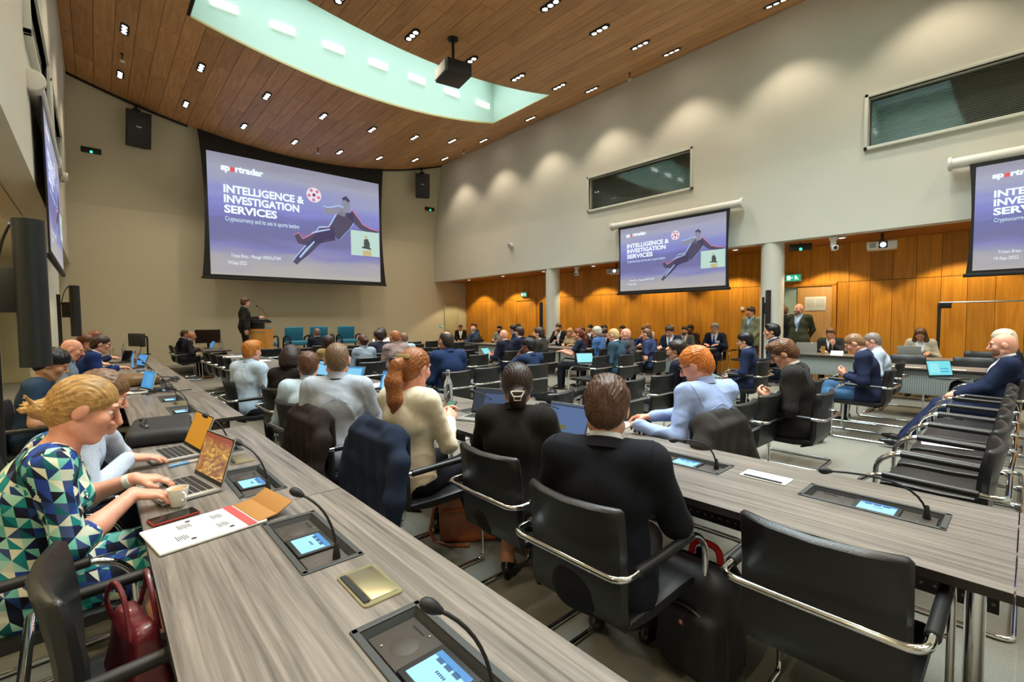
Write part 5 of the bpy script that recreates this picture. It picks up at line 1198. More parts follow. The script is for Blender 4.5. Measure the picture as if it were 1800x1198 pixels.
person('dark haired man in dark suit just left of the ginger man', (5.15, 2.8, 1.21), -16, 2, 0, 4, 0, 'sit', ('lap', 'lap'), ('suit', DNAVY), skin='olive', hair=('thick', (40, 30, 26)), lv=1, chair_az=0)
person('black haired man with glasses in navy suit, tablet on his lap', (7.1, 2.8, 1.249), -12, 6, 0, 10, 0, 'sit', ('lap', 'lap'), ('suit', (32, 44, 78)), legs=(34, 44, 80), skin='fair', hair=('thick', BK), lv=1, glasses=True, chair_az=0)
person('man with slicked black hair in front of the white column', (8.36, 2.85, 1.363), -14, 4, 0, 4, 0, 'sit', ('lap', 'lap'), ('suit', (28, 36, 60)), skin='olive', hair=('quiff', BK), lv=1, chair_az=0, smax_=1.12)
person('man with cropped light brown hair in navy blazer and jeans on his phone', (6.99, 1.5, 1.26), -8, 14, 0, 34, 0, 'sit', ('phone', 'phone'), ('suit', (34, 44, 76)), legs=(48, 84, 118), skin='pink', hair=('crew', (134, 100, 70)), lv=1, chair_az=0, legpose=('cross', 'sit'), shirt=(190, 205, 225))
person('man with shaved grey head in pale blue shirt beside the navy blazer', (8.14, 1.5, 1.25), -10, 12, 0, 16, 0, 'sit', ('lap', 'lap'), ('shirt', (190, 208, 230)), skin='pink', hair=('crew', (130, 116, 108)), lv=1, chair_az=0)
person('bald bearded man in navy suit with a badge at the right edge', (6.9, .18, 1.297), -6, -6, 0, 9, 0, 'sit', ({'w': (.05, .30, .66), 'f': (-.6, .7, -.2), 'b': (.2, .3, 1), 'c': .6}, {'w': (-.07, .31, .64), 'f': (.6, .7, -.2), 'b': (0, .3, 1), 'c': .6}), ('suit', (30, 42, 74)), legs=(32, 44, 80), shoes=(18, 20, 26), skin='pink', hair=('bald', BR), lv=0, beard=(122, 92, 76), badge=(.12, -.02, (190, 190, 96)), legpose=('ext', 'ext'), chair_az=0, fat=1.1)
person('white haired man with crossed legs and a laptop, behind the bald man', (7.95, .22, 1.313), -6, 4, 0, 14, 0, 'sit', ('lap', 'lap'), ('suit', (26, 28, 36)), legs=(26, 28, 38), skin='pink', hair=('short', (206, 196, 170)), lv=1, chair_az=0, legpose=('cross', 'sit'))
# right hand wall tables
person('woman in cream jacket bent over a laptop at the wall table', (11.45, 1.37, 1.245), 268, 16, 0, 30, 0, 'sit', ('type', 'type'), ('suit', (208, 196, 170)), shirt=(226, 230, 236), legs=(40, 40, 46), skin='tan', hair=('long', (92, 62, 40)), lv=1, f=True)
person('man in dark suit with glasses behind the silver laptop, hand at his mouth', (11.4, 2.78, 1.235), 262, 14, 0, 22, 0, 'sit', ('table', 'chin'), ('suit', (54, 52, 50)), tie=(40, 36, 40), legs=CHAR, skin='pink', hair=('quiff', (120, 84, 52)), lv=1, glasses=True)
person('standing bald man in green blazer with blue lanyard by the open door', (11.7, 3.46, 1.77), 272, 0, 18, 2, 0, 'stand', ('back', 'back'), ('suit', (74, 76, 56)), shirt=(170, 190, 216), legs=(30, 34, 40), skin='pink', hair=('bald', BR), lv=1, beard=(120, 92, 74), lanyard=(40, 70, 120), fat=1.08)
person('standing man in dark blue jacket seen from behind in the doorway', (12.1, 3.9, 1.74), 40, 0, 0, 4, 0, 'stand', ('side', 'front'), ('suit', (28, 36, 56)), legs=(44, 54, 76), skin='pink', hair=('short', (110, 82, 64)), lv=2)
person('standing man in pale green blazer half behind the white column', (11.8, 4.52, 1.72), 282, 0, 14, 4, 0, 'stand', ('front', 'front'), ('suit', (152, 154, 122)), shirt=(158, 184, 204), legs=(40, 42, 50), skin='tan', hair=('short', BK), lv=2, lanyard=(40, 34, 34))
person('grey haired bearded man in navy suit and blue tie', (11.6, 5.3, 1.32), 262, 4, 0, 6, 0, 'sit', ('table', 'table'), ('suit', (30, 40, 62)), tie=(30, 66, 150), legs=DNAVY, skin='pink', hair=('thick', (140, 136, 126)), lv=1, beard=(170, 164, 156), glasses=True, badge=(.33, -.1, (214, 220, 230)))
person('man in grey suit with a red tie', (11.5, 6.05, 1.25), 262, 2, 0, 2, 0, 'sit', ('table', 'table'), ('suit', (112, 114, 106)), tie=(196, 24, 44), legs=(90, 90, 86), skin='fair', hair=('short', DBR), lv=2, beard=DBR)
person('man with glasses in dark blue suit reading behind a grey laptop lid', (9.85, 5.57, 1.29), 266, 12, 0, 26, 0, 'sit', ('type', 'type'), ('suit', (36, 44, 64)), tie=(80, 116, 150), legs=DNAVY, skin='pink', hair=('thick', (64, 46, 34)), lv=1, glasses=True)
person('dark haired man in purple black top against the oak wall', (12.1, 6.2, 1.28), 265, -4, 0, 2, 0, 'sit', ('lap', 'lap'), ('jumper', (60, 48, 56)), skin='brown', hair=('short', BK), lv=2)
person('man in royal blue shirt with a hand on his chin by the oak wall', (10.9, 6.87, 1.25), 285, 6, 0, 6, 0, 'sit', ('chin', 'table'), ('shirt', (26, 52, 124)), skin='olive', hair=('short', DBR), lv=2)
person('man with shaved fair head in white shirt against the oak wall', (12.05, 7.5, 1.32), 290, 0, 0, 4, 0, 'sit', ('lap', 'lap'), ('shirt', (214, 208, 188)), skin='tan', hair=('crew', (170, 130, 84)), lv=2)
person('bearded man in dark suit resting his mouth on his hand by the far column', (10.6, 9.7, 1.33), 262, 10, 0, 14, 0, 'sit', ('chin', 'table'), ('suit', (40, 38, 42)), skin='pink', hair=('short', (76, 56, 46)), lv=2, beard=(84, 62, 50))
person('blonde woman in beige top looking down at the long side table', (9.85, 8.6, 1.21), 262, 12, 0, 22, 0, 'sit', ('table', 'table'), ('blouse', (176, 152, 116)), skin='pink', hair=('long', (182, 134, 84)), lv=2, f=True)
person('man in black suit looking down between two grey haired heads', (9.85, 7.44, 1.21), 262, 14, 0, 34, 0, 'sit', ('type', 'type'), ('suit', BLK), skin='pink', hair=('thick', (70, 44, 32)), lv=2)
person('black haired person in white shirt behind the man looking down', (11.5, 8.65, 1.27), 266, 4, 0, 6, 0, 'sit', ('table', 'table'), ('shirt', (216, 214, 208)), skin='tan', hair=('thick', (40, 26, 24)), lv=2)
person('black haired person against the oak wall behind the fair haired man', (11.95, 8.3, 1.25), 268, 0, 0, 6, 0, 'sit', ('lap', 'lap'), ('jumper', (34, 34, 40)), skin='tan', hair=('bob', BK), lv=2, f=True)
person('dark haired man in dark suit hidden behind the grey haired man in denim', (11.9, 9.5, 1.27), 266, 0, 0, 4, 0, 'sit', ('lap', 'lap'), ('suit', (60, 66, 80)), skin='olive', hair=('short', BK), lv=2)
person('dark haired person hidden behind the red haired ponytail', (11.0, 9.1, 1.2), 266, 0, 0, 10, 0, 'sit', ('lap', 'lap'), ('jumper', (40, 44, 60)), skin='olive', hair=('thick', DBR), lv=2)
person('man in dark suit sitting alone by the far right corner door', (11.35, 15.9, 1.25), 218, 4, 0, 14, 0, 'sit', ('lap', 'lap'), ('suit', (30, 30, 28)), shirt=(226, 228, 224), legs=(30, 30, 28), skin='tan', hair=('short', (60, 38, 28)), lv=2)
person('bald man with glasses in blue grey suit at the back', (9.07, 12.0, 1.275), -12, 6, 0, 4, 0, 'sit', ('table', 'table'), ('suit', (68, 80, 104)), skin='pink', hair=('ring', (150, 140, 130)), lv=2, glasses=True)
person('brown haired man hidden behind the bald man in blue grey', (10.3, 13.6, 1.345), -30, 4, 0, 6, 0, 'sit', ('lap', 'lap'), ('suit', (40, 46, 66)), skin='pink', hair=('thick', (112, 62, 38)), lv=2)
person('bearded dark haired man in patterned grey shirt at the far end of the side table', (10.35, 12.2, 1.25), 248, 4, 0, 6, 0, 'sit', ('table', 'table'), ('shirt', (128, 130, 124)), skin='tan', hair=('quiff', BK), lv=2, beard=BK)
person('dark haired man with glasses in navy suit at the long side table, in profile', (9.8, 10.9, 1.27), 312, 6, 0, 6, 0, 'sit', ('table', 'table'), ('suit', (36, 46, 80)), skin='olive', hair=('thick', BK), lv=2, glasses=True)
person('dark haired man peeping out behind the navy suits near the far door', (10.8, 11.75, 1.31), 280, 2, 0, 6, 0, 'sit', ('lap', 'lap'), ('suit', (34, 36, 48)), skin='olive', hair=('short', BK), lv=2)
# audience in the middle, facing the stage
person('man with short dark hair in navy suit right of the bald man with tablet', (6.8, 7.35, 1.316), -8, 6, 0, 6, 0, 'sit', ('lap', 'lap'), ('suit', (36, 42, 70)), skin='pink', hair=('short', (60, 46, 40)), lv=2, chair_az=0)
person('bald man in dark navy suit holding a lit tablet', (6.2, 7.2, 1.266), -4, 8, 0, 16, 0, 'sit', ({'w': (.02, .32, .72), 'f': (-.3, .8, .4), 'b': (.6, 0, -.6), 'c': .5}, {'w': (-.16, .32, .72), 'f': (.3, .8, .4), 'b': (-.6, 0, -.6), 'c': .5}), ('suit', (30, 34, 54)), legs=(120, 116, 112), skin='pink', hair=('bald', BR), lv=1, chair_az=0)
person('bearded man in dark grey suit near the far white column, looking left', (6.33, 6.28, 1.32), -22, 4, -6, 0, 0, 'sit', ('lap', 'lap'), ('suit', (60, 58, 54)), skin='fair', hair=('short', (56, 46, 42)), lv=1, beard=(60, 50, 44), chair_az=0)
person('black haired man in navy suit with his hand on his cheek', (4.65, 4.83, 1.2), 0, -2, -20, 10, 10, 'sit', ('lap', {'w': (-.10, .17, .99), 'f': (.35, -.25, .9), 'b': (-.4, .85, .2), 'c': .3, 'h': (-.9, .4, -.9)}), ('suit', (34, 52, 86)), legs=(40, 50, 80), skin='brown', hair=('thick', BK), lv=1, chair_az=0)
person('woman with reddish brown ponytail in navy top', (7.5, 6.3, 1.28), -28, 6, -8, 4, 0, 'sit', ('ahead', 'ahead'), ('tee', (30, 40, 60)), skin='pink', hair=('ponytail', (116, 56, 34)), lv=1, f=True, chair_az=0)
person('grey haired man in denim blue shirt', (8.0, 6.2, 1.305), -14, 6, -4, 4, 0, 'sit', ('lap', 'lap'), ('shirt', (72, 108, 160)), skin='pink', hair=('short', (190, 186, 174)), lv=1, chair_az=0)
person('fair haired man in teal blue suit jacket', (6.88, 4.98, 1.30), -10, 8, 0, 14, 0, 'sit', ('lap', 'lap'), ('suit', (56, 84, 102)), skin='pink', hair=('crew', (196, 160, 110)), lv=1, chair_az=0)
person('bald man in dark charcoal shirt next to the teal jacket', (7.6, 5.2, 1.29), -14, 6, -4, 6, 0, 'sit', ('lap', 'lap'), ('shirt', (66, 64, 70)), skin='pink', hair=('bald', BR), lv=1, chair_az=0, fat=1.1, collar=True)
person('man with thinning brown hair in navy polo shirt', (8.12, 5.08, 1.276), -14, 10, 0, 12, 0, 'sit', ('lap', 'lap'), ('polo', (46, 56, 94)), skin='pink', hair=('balding', (96, 66, 46)), lv=1, chair_az=0)
person('man with thinning dark hair and glasses in bright navy jacket, mid hall', (3.31, 4.95, 1.338), 4, 6, -8, 4, 0, 'sit', ('lap', 'lap'), ('suit', (34, 54, 96)), skin='tan', hair=('balding', (48, 36, 32)), lv=1, glasses=True, chair_az=0, shirt=(40, 56, 110))
person('big red haired balding man in mauve shirt', (3.93, 7.5, 1.306), 6, 6, -14, 6, 0, 'sit', ('lap', 'lap'), ('shirt', (152, 132, 132)), skin='tan', hair=('balding', (168, 104, 66)), lv=1, fat=1.3, chair_az=0, beard=(150, 90, 60))
person('woman with hair in a bun and blue striped shirt', (3.47, 7.8, 1.24), 2, 6, -10, 6, 0, 'sit', ('lap', 'lap'), ('shirt', (150, 168, 188)), skin='olive', hair=('bun', (76, 46, 32)), lv=1, f=True, chair_az=0)
person('man with short hair in pale blue shirt right of the mauve shirt', (4.6, 8.4, 1.23), 0, 6, 0, 8, 0, 'sit', ('lap', 'lap'), ('shirt', (168, 190, 214)), skin='pink', hair=('crew', (130, 96, 80)), lv=2, chair_az=0)
person('dark haired man with glasses in navy suit left of the mauve shirt', (4.16, 8.6, 1.28), 0, 6, -16, 6, 0, 'sit', ('lap', 'lap'), ('suit', (44, 48, 66)), skin='olive', hair=('thick', (50, 38, 34)), lv=2, glasses=True, chair_az=0)
person('black haired person in white shirt near the stage', (4.85, 9.9, 1.31), 0, 6, 0, 6, 0, 'sit', ('lap', 'lap'), ('shirt', (224, 224, 226)), skin='tan', hair=('bob', (34, 26, 26)), lv=2, chair_az=0)
person('woman with long dark locks in tan top', (2.97, 8.08, 1.23), 4, 6, 0, 6, 0, 'sit', ('lap', 'lap'), ('jumper', (176, 150, 100)), skin='brown', hair=('locks', (48, 26, 22)), lv=1, f=True, chair_az=0)
person('man with cropped hair in dark navy suit in front of the teal armchairs', (4.25, 12.3, 1.288), 2, 6, 0, 4, 0, 'sit', ('lap', 'lap'), ('suit', DNAVY), skin='tan', hair=('crew', (112, 84, 72)), lv=2, chair_az=0)
person('speaker in dark suit standing at the oak lectern', (2.95, 13.9, 2.098), 100, 2, -26, 0, 0, 'stand', ('side', 'gesture'), ('suit', (46, 42, 38)), tie=(30, 28, 30), legs=(38, 36, 36), skin='pink', hair=('quiff', (96, 60, 42)), lv=1, floor=.4, shoes=(50, 30, 24))

# ------------------------------------------------------------------ jackets hung over chair backs, bags
def draped(ch, label, col, seed, hem=.34, sleeve=True):
    P = Prim(); P.box((0, -.345, (hem+.86)/2), (.255, .03, (.86-hem)/2), .03, None, .05); P.box((0, -.225, .76), (.22, .022, .10), .02, None, .04); P.cap((-.19, -.285, .865), (.19, -.285, .865), .045, .045, .04)
    P.cap((-.07, -.295, .90), (.07, -.295, .90), .022, .022, .03)
    for sx in (1, -1):
        P.cap((sx*.18, -.295, .865), (sx*.285, -.32, .74), .05, .052, .05); P.box((sx*.245, -.345, (hem+.7)/2), (.07, .028, (.7-hem)/2), .025, None, .05)
        if sleeve: P.cap((sx*.285, -.32, .74), (sx*.30, -.37, .56), .052, .05, .03); P.cap((sx*.30, -.37, .56), (sx*.275, -.375, hem+.05), .05, .04, .03)
    def fn(p):
        d = P(p); nb = np.abs(d) < .04; q = p[nb]; z = np.clip((.86-q[:, 2])/.3, 0, 1)
        d[nb] += .011*z*np.sin(q[:, 0]*42+seed+1.4*np.sin(q[:, 2]*7+seed))+wr(q, seed, 26, .005); return d
    o = sdf_obj('jacket', fn, np.array([-.4, -.46, hem-.05]), np.array([.4, -.14, .96]), .0095, cloth(col, 'wool'), None)
    o.location = ch.location; o.rotation_euler = ch.rotation_euler; return tag(o, label, 'jacket')
draped(CHP['brown'], 'dark brown black jacket hung over the chair of the grey blue shirt', (44, 34, 32), 2, .24)
nj = draped(CHP['navy'], 'navy jacket hung over the chair of the woman in cream', (34, 46, 70), 9, .26)
mb = MB(); mb.tube([(.305, -.33, .70), (.312, -.345, .6), (.312, -.35, .5)], .006, 6); mb.build('red_trim', M('red_ribbon', rgb(170, 30, 40), .6), nj)
draped(CHP['char'], 'charcoal jacket hung over the chair of the ginger man', (56, 52, 50), 5, .34)
draped(CHP['blonde'], 'dark navy jacket hung over the blonde woman\'s chair', (36, 42, 58), 7, .3)
m_tan = M('cognac_leather', rgb(146, 74, 30), .38, noise=(9, .32), bump=(60, .3), coat=.2)
def sdf_thing(name, label, cat, fn, lo, hi, h, mat, loc, az):
    t = thing(name, label, cat, loc, az); return t, sdf_obj('bag_body', fn, np.array(lo), np.array(hi), h, mat, t)
def fn(p):
    w_ = 1-.12*np.clip(p[:, 2]/.3, 0, 1); q = p.copy(); q[:, 1] *= 1+.9*np.clip(p[:, 2]/.3, 0, 1.2); d = rbox(q, (0, 0, .15), (.20, .075, .15), .03); nb = np.abs(d) < .03; d[nb] += wr(p[nb], 4, 30, .007); return d
t, bd = sdf_thing('satchel', 'cognac leather satchel on the carpet under the chair of the woman in black', 'bag', fn, (-.26, -.14, -.03), (.26, .14, .36), .008, m_tan, (1.86, 2.52, .0), 42)
t.rotation_euler = (0, R(-4), t.rotation_euler.z)
mb = MB(); mb.tube([(-.19, 0, .27), (-.235, 0, .22), (-.27, -.02, .08), (-.24, -.05, .012), (-.12, -.12, .012), (.0, -.13, .012)], .013, 8); mb.build('strap', m_tan, t)
mb = MB(); mb.tube(fillet([(-.20, .0, .26), (-.235, 0, .25), (-.24, 0, .2), (-.205, 0, .2)], .01, 3, True), .005, 6, closed=True); mb.tube([(-.19, -.075, .02), (-.15, -.085, .008), (-.11, -.083, .01)], .008, 6); mb.build('buckle', m_steel, t)
mb = MB(); mb.box((0, -.055, .22), (.33, .012, .02), .005, Matrix.Rotation(R(-14), 4, 'X')); mb.build('zip_band', m_tan, t)
# backpack
m_nylon = M('black_nylon', rgb(24, 24, 26), .62, bump=(300, .3))
def fn(p):
    q = p.copy(); q[:, 1] += .04*np.clip((p[:, 2]-.1)/.4, 0, 1); d = rbox(q, (0, 0, .24), (.165, .10, .24), .075); d = smin(d, rbox(q, (0, -.085, .17), (.135, .05, .15), .04), .02)
    nb = np.abs(d) < .03; d[nb] += wr(p[nb], 8, 24, .006); return d
t, bd = sdf_thing('backpack', 'black backpack with red handle on the carpet beside the black suited man', 'bag', fn, (-.22, -.19, -.03), (.22, .15, .54), .0085, m_nylon, (1.88, .90, 0), 96)
mb = MB(); mb.tube(fillet([(-.07, .02, .44), (-.06, .03, .535), (.06, .03, .535), (.07, .02, .44)], .05, 5), .014, 8); mb.build('handle', M('red_webbing', rgb(196, 24, 30), .6), t)
for k_, (x0, z1, yy) in enumerate(((.125, .33, -.135), (.155, .47, -.085))):
    mb = MB(); mb.tube(fillet([(-x0, yy+.02, .06), (-x0, yy, z1-.04), (0, yy-.004, z1+.01), (x0, yy, z1-.04), (x0, yy+.02, .06)], .1, 6), .005, 6); mb.build('zip', m_dark, t)
mb = MB(); mb.box((0, -.148, .26), (.026, .008, .028), .006); em = mb.build('emblem', M('emblem_red', rgb(176, 34, 36), .35), t)
mb = MB(); mb.box((0, -.1525, .26), (.013, .002, .0045)); mb.box((0, -.1525, .26), (.0045, .002, .015)); mb.build('emblem_cross', m_white, em)
for sx in (1, -1):
    mb = MB(); mb.tube([(sx*.07, .09, .46), (sx*.10, .13, .38), (sx*.11, .12, .2), (sx*.13, .09, .05)], .016, 6); mb.build('strap', m_nylon, t)
# burgundy handbag hanging on the arm of the nearest left chair
m_burg = M('burgundy_leather', rgb(92, 26, 34), .36, noise=(14, .2), bump=(80, .3), coat=.25)
def fn(p):
    q = p.copy(); q[:, 1] *= 1+1.3*np.clip(p[:, 2]/.2, 0, 1); q[:, 0] *= 1+.25*np.clip(p[:, 2]/.2, 0, 1); d = rbox(q, (0, 0, .095), (.135, .065, .095), .035); nb = np.abs(d) < .03; d[nb] += wr(p[nb], 3, 34, .006); return d
t, bd = sdf_thing('handbag', 'burgundy leather handbag with gold zip hanging by the nearest left chair', 'bag', fn, (-.19, -.1, -.02), (.19, .1, .23), .0065, m_burg, (.05, 1.66, .49), 78)
mb = MB(); mb.tube([(-.09, -.012, .172), (-.04, -.014, .184), (.04, -.014, .184), (.09, -.012, .172)], .004, 6); mb.build('zip', M('gold_zip', rgb(214, 170, 70), .3, .9), t)
for yy in (-.03, .03):
    mb = MB(); mb.tube(fillet([(-.085, yy, .16), (-.07, yy*1.6, .24), (-.02, yy*1.2, .30), (.03, yy, .27), (.085, yy, .16)], .06, 5), .0065, 8); mb.build('handle', m_burg, t)
# bags on tables and the floor
def fn(p): d = rbox(p, (0, 0, .045), (.30, .17, .045), .04); nb = np.abs(d) < .03; d[nb] += wr(p[nb], 6, 16, .012); return d
t, bd = sdf_thing('laptop_bag', 'black laptop bag lying across the gap on the left table behind the laptops', 'bag', fn, (-.36, -.23, -.03), (.36, .23, .13), .009, m_nylon, (.30, 3.84, .742), 96)
mb = MB(); mb.tube([(-.2, -.12, .085), (-.08, -.09, .105), (.08, -.1, .10), (.22, -.06, .09)], .012, 8); mb.build('strap', m_nylon, t)
mb = MB(); mb.box((.18, -.07, .108), (.07, .012, .006), .002); mb.build('zip_pull', m_steel, t)
def fn(p): d = rbox(p, (0, 0, .06), (.27, .16, .06), .05); nb = np.abs(d) < .03; d[nb] += wr(p[nb], 12, 20, .014); return d
t, bd = sdf_thing('leather_bag', 'slumped brown leather bag on the far left table', 'bag', fn, (-.34, -.22, -.03), (.34, .22, .16), .012, M('brown_leather', rgb(112, 84, 52), .5, noise=(10, .25)), (.34, 7.25, .742), 75)
for (lb, x, y, az, col, sz) in (('small tan leather bag on the carpet under the chairs in mid hall', 6.45, 7.0, 30, (176, 104, 44), .7), ('brown leather holdall on the carpet behind the tan bag in mid hall', 6.9, 7.5, 20, (110, 58, 32), .9), ('black cloth bag lying flat on the carpet in mid hall', 6.1, 5.9, 60, (18, 18, 20), .9), ('dark backpack lying on the carpet under the chair with the seat showing', 6.65, 5.55, 10, (40, 36, 32), 1.0), ('black bag standing on the carpet under the row with the navy blazer', 6.25, 1.75, 20, (16, 15, 16), .95)):
    def fn(p): d = rbox(p, (0, 0, .11*sz), (.22*sz, .13*sz, .11*sz), .07*sz); nb = np.abs(d) < .03; d[nb] += wr(p[nb], int(x*7), 20, .012); return d
    t, bd = sdf_thing('bag', lb, 'bag', fn, (-.26*sz, -.17*sz, -.03), (.26*sz, .17*sz, .26*sz), .014, M('bag_%d_%d' % (col[0], int(x*10)), rgb(*col), .5, noise=(12, .2)), (x, y, 0), az)
    mb = MB(); mb.tube(fillet([(-.1*sz, 0, .19*sz), (-.09*sz, 0, .28*sz), (.09*sz, 0, .28*sz), (.1*sz, 0, .19*sz)], .05, 4), .01, 6); mb.build('handle', bd.data.materials[0], t)

# ------------------------------------------------------------------ laptops, phones, papers, drinks
def golden():
    m = M('golden_picture', (.02, .02, .02), .25, em=(1, 1, 1), es=.95); nt, b = nodes(m); N = nt.nodes.new; L = nt.links.new
    tc = N('ShaderNodeTexCoord'); mp = N('ShaderNodeMapping'); mp.inputs['Scale'].default_value = (3, 3, 4.5); L(tc.outputs['Generated'], mp.inputs[0]); n = N('ShaderNodeTexNoise'); n.inputs['Scale'].default_value = 1.1; n.inputs['Detail'].default_value = 2.5; n.inputs['Distortion'].default_value = 2.2; L(mp.outputs[0], n.inputs[0])
    rp = N('ShaderNodeValToRGB'); e = rp.color_ramp.elements; e[0].position = .34; e[0].color = (*rgb(120, 52, 14), 1); e[1].position = .7; e[1].color = (*rgb(236, 196, 70), 1); q = e.new(.5); q.color = (*rgb(176, 116, 30), 1)
    sp = N('ShaderNodeSeparateXYZ'); L(tc.outputs['Generated'], sp.inputs[0]); mr = N('ShaderNodeMapRange'); mr.inputs[1].default_value = .68; mr.inputs[2].default_value = .92; L(sp.outputs[2], mr.inputs[0])
    mx = N('ShaderNodeMix'); mx.data_type = 'RGBA'; mx.inputs[7].default_value = (*rgb(150, 58, 14), 1); L(mr.outputs[0], mx.inputs[0]); L(n.outputs[0], rp.inputs[0]); L(rp.outputs[0], mx.inputs[6]); L(mx.outputs[2], b.inputs['Emission Color']); return m
s_gold = golden(); s_amber = emis('screen_amber', rgb(206, 138, 20), .95); s_blue = emis('screen_blue', rgb(58, 150, 214), .95); s_navy = emis('screen_slate', rgb(58, 82, 122), .9); s_mid = emis('screen_steel', rgb(76, 104, 150), .95); s_cyan = emis('screen_cyan', rgb(120, 222, 232), 1.0); s_pale = emis('screen_pale', rgb(128, 206, 244), 1.0); s_off = M('screen_off', rgb(14, 14, 16), .15)
s_win = emis('screen_window', rgb(150, 214, 246), .95); s_dk = emis('screen_dark', rgb(36, 46, 66), .8); s_olive = emis('screen_olive', rgb(112, 112, 60), .7)
def laptop(label, x, y, az, screen, open_=112, z=.742, body=None, win=None, sc=1.0):
    """az: direction the user looks"""
    bm_ = body or m_silver; t = thing('laptop', label, 'laptop', (x, y, z), az, 'laptops'); W, D = .325*sc, .222*sc
    mb = MB(); mb.box((0, 0, .008), (W, D, .014), .004); mb.build('base', bm_, t)
    mb = MB()
    for r_ in range(5):
        n_ = 13
        for c_ in range(n_): mb.box((-W*.42+W*.84*(c_+.5)/n_, D*.33-r_*D*.115, .0158), (W*.84/n_*.84, D*.095, .0016))
    mb.build('keyboard', m_keys, t, smooth=False)
    mb = MB(); mb.box((0, -D*.33, .0152), (W*.34, D*.24, .0006)); mb.build('trackpad', M('trackpad_grey', rgb(164, 164, 162), .4, .4), t)
    a = R(open_); fy, fz = -math.cos(a), math.sin(a); hy = D/2-.006; H_ = D*.95
    rot = Matrix.Rotation(a-PI/2, 4, 'X'); rot = Matrix.Rotation(-(a-PI/2), 4, 'X'); c = Vector((0, hy+fy*H_/2, .014+fz*H_/2))
    mb = MB(); mb.box(c, (W, .007, H_), .003, rot); lid = mb.build('lid', bm_, t)
    nrm_ = rot.to_3x3() @ Vector((0, -1, 0)); up_ = rot.to_3x3() @ Vector((0, 0, 1))
    mb = MB(); mb.box(c+nrm_*.0036, (W*.985, .0012, H_*.975), .0004, rot); mb.build('bezel', m_black, lid)
    me = MB(); me.box((0, 0, 0), (W*.94, .0008, H_*.86)); scn_ = link('screen', me.mesh('screen', screen, smooth=False), lid); scn_.matrix_local = Matrix.Translation(c+nrm_*.0044+up_*.006) @ rot
    for (u0, v0, w0, h0, mt) in (win or ()):
        mb = MB(); mb.box(c+nrm_*.0052+up_*(.006+v0*H_*.86)+Vector((u0*W*.94, 0, 0)), (w0*W*.94, .0006, h0*H_*.86), 0, rot); mb.build('window', mt, lid, smooth=False)
    return t
laptop('silver laptop with a golden desert picture, typed on by the blonde woman', .255, 2.53, 80, s_gold, 108, sc=1.02)
laptop('silver laptop with an amber screen beyond the blonde woman\'s', .285, 3.24, 83, s_amber, 112)
laptop('white laptop with blue screen among cables on the far left table', .28, 6.42, 76, s_blue, 104, body=m_white, win=[(.1, 0, .5, .7, emis('screen_blue_light', rgb(82, 170, 226), .9))])
laptop('dark laptop with blue screen by the water bottle on the far left table', .42, 9.9, 72, s_blue, 110, body=m_dark); laptop('black laptop with dark screen on the far left table', .32, 11.3, 60, s_off, 105, body=m_dark); laptop('black laptop with small blue screen, farthest on the left table', .5, 12.0, 95, s_navy, 105, body=m_dark)
laptop('silver laptop with steel blue screen left of the black suited man\'s head', 2.08, 1.95, 84, s_mid, 116, win=[(-.1, -.33, .22, .16, s_olive), (0, .44, .98, .05, s_dk)])
laptop('laptop with a dark slate screen between the woman in cream and the woman in black', 2.15, 2.75, 68, s_dk, 114, win=[(.12, -.05, .62, .7, s_navy)])
laptop('silver laptop with pale blue page left of the auburn ponytail', 2.12, 4.42, 84, s_blue, 106, win=[(.02, -.06, .84, .74, s_win)])
laptop('laptop with blue screen just right of the grey blue shirt\'s head', 2.1, 5.25, 62, s_blue, 112, win=[(.0, 0, .8, .8, s_pale)]); laptop('laptop with pale blue screen just left of the grey blue shirt\'s head', 2.12, 6.2, 72, s_pale, 112)
laptop('laptop with blue screen near the far end of the middle table, among papers', 2.3, 11.85, 95, s_blue, 115); laptop('small laptop on the black topped front table', 2.2, 14.9, 88, s_blue, 112)
laptop('open laptop with pale cyan page on the lap of the white haired man', 7.90, .66, 40, s_cyan, 105, z=.70, body=m_dark, win=[(.2, -.05, .36, .06, s_blue), (.2, -.25, .36, .06, s_blue), (-.22, .0, .4, .7, emis('screen_page', rgb(150, 232, 238), 1))])
laptop('silver laptop lid facing us before the man with his hand at his mouth', 10.72, 3.0, 262, s_pale, 108, sc=1.08); laptop('grey laptop lid facing us before the woman in the cream jacket', 10.78, 1.42, 268, s_pale, 108, body=m_grey)
laptop('dark grey laptop lid facing us on the near end of the long side table', 9.0, 5.5, 266, s_navy, 104, body=M('lid_dark_grey', rgb(96, 100, 104), .4, .4)); laptop('blue grey tablet computer on a stand before the red tie and the blue tie', 10.72, 5.75, 262, s_pale, 100, body=M('lid_blue', rgb(120, 158, 184), .35, .2), sc=.9)
laptop('navy laptop lid facing us before the bearded man at the far column', 9.05, 8.95, 262, s_navy, 105, body=M('lid_navy', rgb(24, 36, 70), .4)); laptop('lit laptop on the lap of the fair haired man in teal', 6.8, 5.50, 34, s_cyan, 118, z=.63, body=m_dark)
laptop('pale laptop by the bald man at the back of the room', 9.0, 10.4, 270, s_pale, 105, body=m_grey)
def slab(name, label, cat, x, y, z, az, d, mat, top=None, tilt=0, topn='screen'):
    t = thing(name, label, cat, (x, y, z), az); rot = Matrix.Rotation(R(tilt), 4, 'X')
    mb = MB(); mb.box((0, 0, d[2]/2), d, min(.004, d[2]*.4), rot); mb.build('body', mat, t)
    if top: mb = MB(); mb.box(rot.to_3x3() @ Vector((0, 0, d[2]/2+.0006)) + Vector((0, 0, d[2]/2)), (d[0]*.92, d[1]*.95, .0008), 0, rot); mb.build(topn, top, t, smooth=False)
    return t
